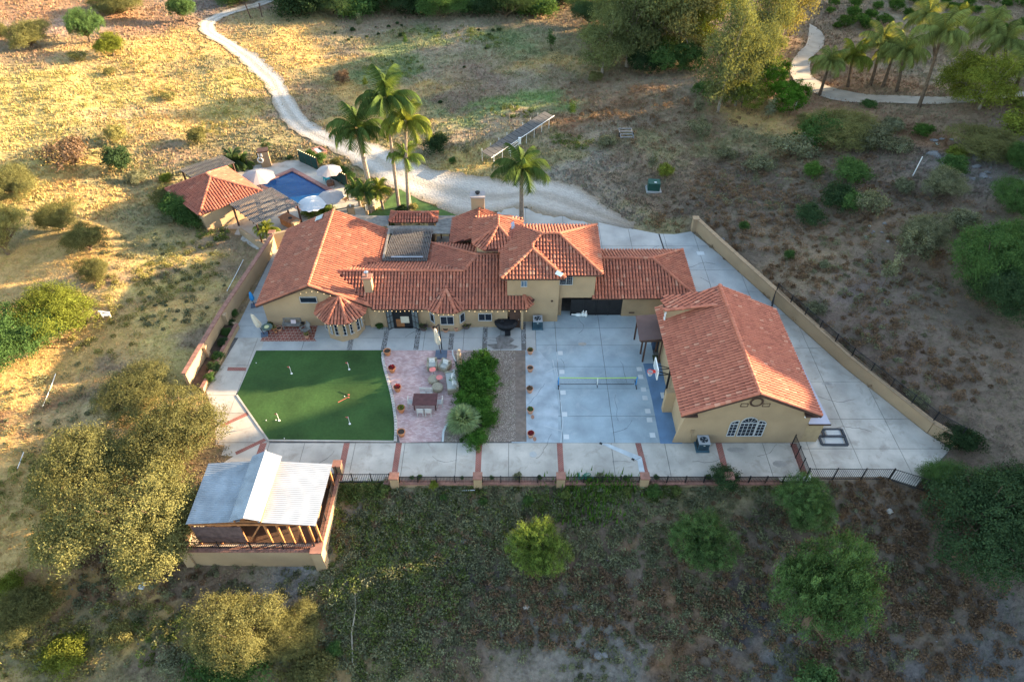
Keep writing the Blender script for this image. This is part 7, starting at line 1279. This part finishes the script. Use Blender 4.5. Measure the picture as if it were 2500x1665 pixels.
# field and orchard
for i, (x, y, w_) in enumerate(((880,262,20),(845,338,12),(995,315,13),(1090,290,12),(1175,228,13),(1245,202,13),(1280,217,10),(1275,305,18),(735,280,12),(1915,250,10),(2080,260,18),(2000,300,16),(1970,405,10),(2030,262,14),(870,316,9),(1070,232,9),(745,222,7),(1245,640,12),(1600,850,16),(1795,560,12))):
    p_ = S('15',x,y); plant('bush', p_[0], p_[1], w_*.9, L_dk, 'small dark round bush dotted over the upper field', 'bush', group='small bushes dotted over the upper field')
for i, (x, y, w_) in enumerate(((945,140,150),(880,225,130),(815,235,90),(1010,200,110),(1150,75,110),(1300,90,120),(1400,140,120),(1560,60,120),(1750,90,120),(1830,110,110),(1950,110,110),(2110,160,120),(2200,60,110),(2330,50,110),(2340,220,120),(2280,260,110),(1090,160,140),(1200,200,110),(760,110,90),(790,50,80),(960,60,120),(1060,240,100),(1700,30,120),(1450,30,120),(1900,45,110),(2060,25,120),(2240,10,90),(1300,20,110),(1000,10,110),(2400,120,90),(2180,240,90))):
    p_ = S('17',x,y); plant('round' if i % 2 else 'bush', p_[0], p_[1], w_*.2972*1.05, L_or, 'round green orchard tree in the rows at the top right', 'tree', name='orchard_tree', hs=.9, group='orchard trees at the top right')
# ------------------------------------------------------------------ palms
def frond_mesh(name, L=1., nleaf=26, wl=.30, droop=.75, up=.35, seed=1):
    rs = random.Random(seed); m = M(); pts = []; th = up; p = Vector((0,0,0)); n = 10
    for i in range(n+1):
        pts.append(p.copy()); th -= droop*2.2/n*(.4+i/n); p = p+Vector((math.cos(th), 0, math.sin(th)))*L/n
    m.tube(pts, .008*L, 4)
    for i in range(nleaf):
        t = .12+.88*i/nleaf; k = min(int(t*n), n-1); q = pts[k].lerp(pts[k+1], t*n-k); d = (pts[k+1]-pts[k]).normalized(); l = wl*math.sin(math.pi*min(1, t*.85+.12))+.05
        for s in (-1, 1):
            tip = q+d*l*.35+Vector((0, s*l*.75, -l*(.85+rs.uniform(-.2,.3)))); w_ = .013*L; m.add([q-d*w_, q+d*w_, tip], [(0,1,2)])
    me = m.mesh(name, L_pg); a = me.attributes.new('tint', 'FLOAT', 'POINT'); a.data.foreach_set('value', [rs.random() for _ in me.vertices]); return me
FR = [frond_mesh('frond', droop=.95, up=1.0, seed=1, nleaf=46), frond_mesh('frond', droop=1.2, up=.8, seed=2, nleaf=46), frond_mesh('frond', droop=1.1, up=.45, seed=3, nleaf=46)]
def palm(bx, by, cx, cy, R_, label, leaf=L_pg, nf=19, tr=.17, group=None, name='queen_palm', tk=palmbark):
    """base and crown points in the photo; height from their separation"""
    R_ = R_*(1.2 if 'right hand row' in (group or '') else 1.12); g = G((bx, by)); c = PY((cx, cy), g.y); t = thing(name, g, label, 'palm tree', group); top = Vector((c.x, g.y, c.z)); m = M(); n = 9; prev = None; ln = (top-g)
    for i in range(n+1):
        f = i/n; p = g+Vector((ln.x*f**1.3, 0, ln.z*f)); r_ = tr*(1.25-.55*f+(.25*max(0, f-.75)*4 if f > .75 else 0))
        if prev: m.cyl(prev[0]-Vector((0,0,.02)), p, prev[1], r_, 8)
        prev = (p, r_)
    m.obj('trunk', tk, t)
    for i in range(nf):
        f = bpy.data.objects.new('frond', FR[i % 3 if i > 3 else 0]); COL.objects.link(f); f.parent = t; f.material_slots[0].link = 'OBJECT'; f.material_slots[0].material = leaf
        f.matrix_local = Matrix.Translation(top-g) @ Matrix.Rotation(i*2.399+random.uniform(-.2,.2), 4, 'Z') @ Matrix.Rotation(R(-(38 if i < 4 else (15 if i < 9 else -12))+random.uniform(-8,8)), 4, 'Y') @ Matrix.Scale(R_*random.uniform(.85,1.12), 4)
    return t
palm(912, 505, 872, 318, 3.3, 'dark green palm with rough trunk left of the tallest palm', tr=.26); palm(974, 508, 942, 245, 3.4, 'tallest palm with drooping pale fronds above the lawn'); palm(998, 512, 990, 300, 3.0, 'palm right of the tallest one above the lawn', L_yg); palm(1001, 508, 989, 385, 2.1, 'short bright yellow green palm below its taller neighbours', L_br, 11)
palm(1273, 537, 1273, 415, 3.3, 'lone palm rising behind the tiled tower roof', L_pg, 17, .22)
PR = [((675,785),(760,520),2.6,'leftmost palm of the right hand row beside the lane'),((905,715),(945,480),2.9,'second palm of the row with yellow hanging fronds'),((1095,700),(1190,330),2.9,'palm third in the row with dark leaning trunk'),((1195,715),(1290,430),2.9,'palm fourth in the row behind the thicket'),((1305,755),(1370,430),3.0,'palm fifth in the row with silver green fronds'),((1490,880),(1680,290),3.3,'palm with the longest dark leaning trunk in the row'),((1620,500),(1560,150),3.0,'far palm behind the middle of the row'),((1770,380),(1820,170),3.0,'far golden palm right of the middle'),((2080,700),(2080,240),3.1,'tall palm above the airy tree'),((2180,720),(2200,350),3.0,'silver palm right of the airy tree'),((2250,820),(2340,570),2.6,'palm at the right edge beside the lane')]
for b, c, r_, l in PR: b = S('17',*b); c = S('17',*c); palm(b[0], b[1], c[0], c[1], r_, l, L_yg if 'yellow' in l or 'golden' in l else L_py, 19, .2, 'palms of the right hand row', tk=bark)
for (x, y, cx, cy, r_, l, lf) in ((905,520,890,470,1.7,'bushy feather palm clump left of the lawn',L_pg),(935,512,925,465,1.6,'bushy feather palm clump right of its twin',L_yg),(880,505,868,462,1.5,'bushy feather palm clump nearest the pool',L_pg),(578,412,570,395,1.9,'low dark feather palm behind the pool house',L_dk),(600,410,590,400,1.6,'feather palm right of its twin behind the pool house',L_pg),(655,590,650,562,1.4,'small bright palm in the gate corner',L_yg)): palm(x, y, cx, cy, r_, l, lf, 18, .14, name='feather_palm')
# fan palm by the hedge
def fan_mesh():
    m = M(); n = 22
    for i in range(n):
        a = R(-80+160*i/(n-1)); r0 = .42; L = 1.0+random.uniform(-.06,.04); c, s = math.cos(a), math.sin(a); w_ = .035; p0 = Vector((r0,0,.08)); tip = Vector((r0+c*L*.62, s*L*.62, .02-.18*random.random())); d = Vector((-s, c, 0))*w_; mid = p0.lerp(tip, .55)+Vector((0,0,.05)); m.add([p0, mid-d, tip, mid+d], [(0,1,2,3)])
    m.cyl((0,0,0),(.42,0,.08), .012, .012, 4); me = m.mesh('fan_leaf', L_fp); a = me.attributes.new('tint', 'FLOAT', 'POINT'); a.data.foreach_set('value', [random.random() for _ in me.vertices]); return me
fm_ = fan_mesh(); q = P((1132,1040)); fp_ = thing('fan_palm', q, 'low pale green fan palm at the corner of the hedge', 'palm tree'); M().cyl(q, q+Vector((0,0,.5)), .18, .14, 8).obj('trunk', palmbark, fp_)
for i in range(34):
    f = bpy.data.objects.new('fan_leaf', fm_); COL.objects.link(f); f.parent = fp_; el = 80-i*2.3; f.matrix_local = Matrix.Translation((0,0,.5)) @ Matrix.Rotation(i*2.399, 4, 'Z') @ Matrix.Rotation(-R(el), 4, 'Y') @ Matrix.Scale(1.45*random.uniform(.85,1.1), 4)
# upright bright green stalks on the slope
sv = []; 
for i in range(900):
    px = random.gauss(1445, 55); py = random.uniform(1168, 1290)-abs(random.gauss(0,8))
    if i % 3 == 0: px = random.uniform(1430,1545); py = random.uniform(1168,1200)
    g = G((px, py)); h = random.uniform(.35,.9); w_ = random.uniform(.05,.09); a = random.random()*3.1; sv.append([(g.x-w_*math.cos(a),g.y-w_*math.sin(a),g.z),(g.x+w_*math.cos(a),g.y+w_*math.sin(a),g.z),(g.x+random.uniform(-.06,.06),g.y,g.z+h)])
sv = np.array(sv).reshape(-1,3); me = bigmesh('stalks', sv, np.arange(len(sv)).reshape(-1,3), leafmat('leaf_stalk', (.09,.20,.03)), tint=np.random.random(len(sv))); o = bpy.data.objects.new('green_stalks', me); COL.objects.link(o); tag(o, 'upright bright green stalks below the front fence', kind='stuff')
g = G((862,1620)); g2 = G((868,1450)); M().tube([g+Vector((0,0,.2)), g.lerp(g2,.4)+Vector((-.1,0,.35)), g.lerp(g2,.75)+Vector((.1,0,.3)), g2+Vector((0,0,.25))], .05, 5).obj('dead_log', mk('dead_wood', (.28,.25,.19), .2, 3), label='long pale dead stalk lying up the foreground slope', cat='log')
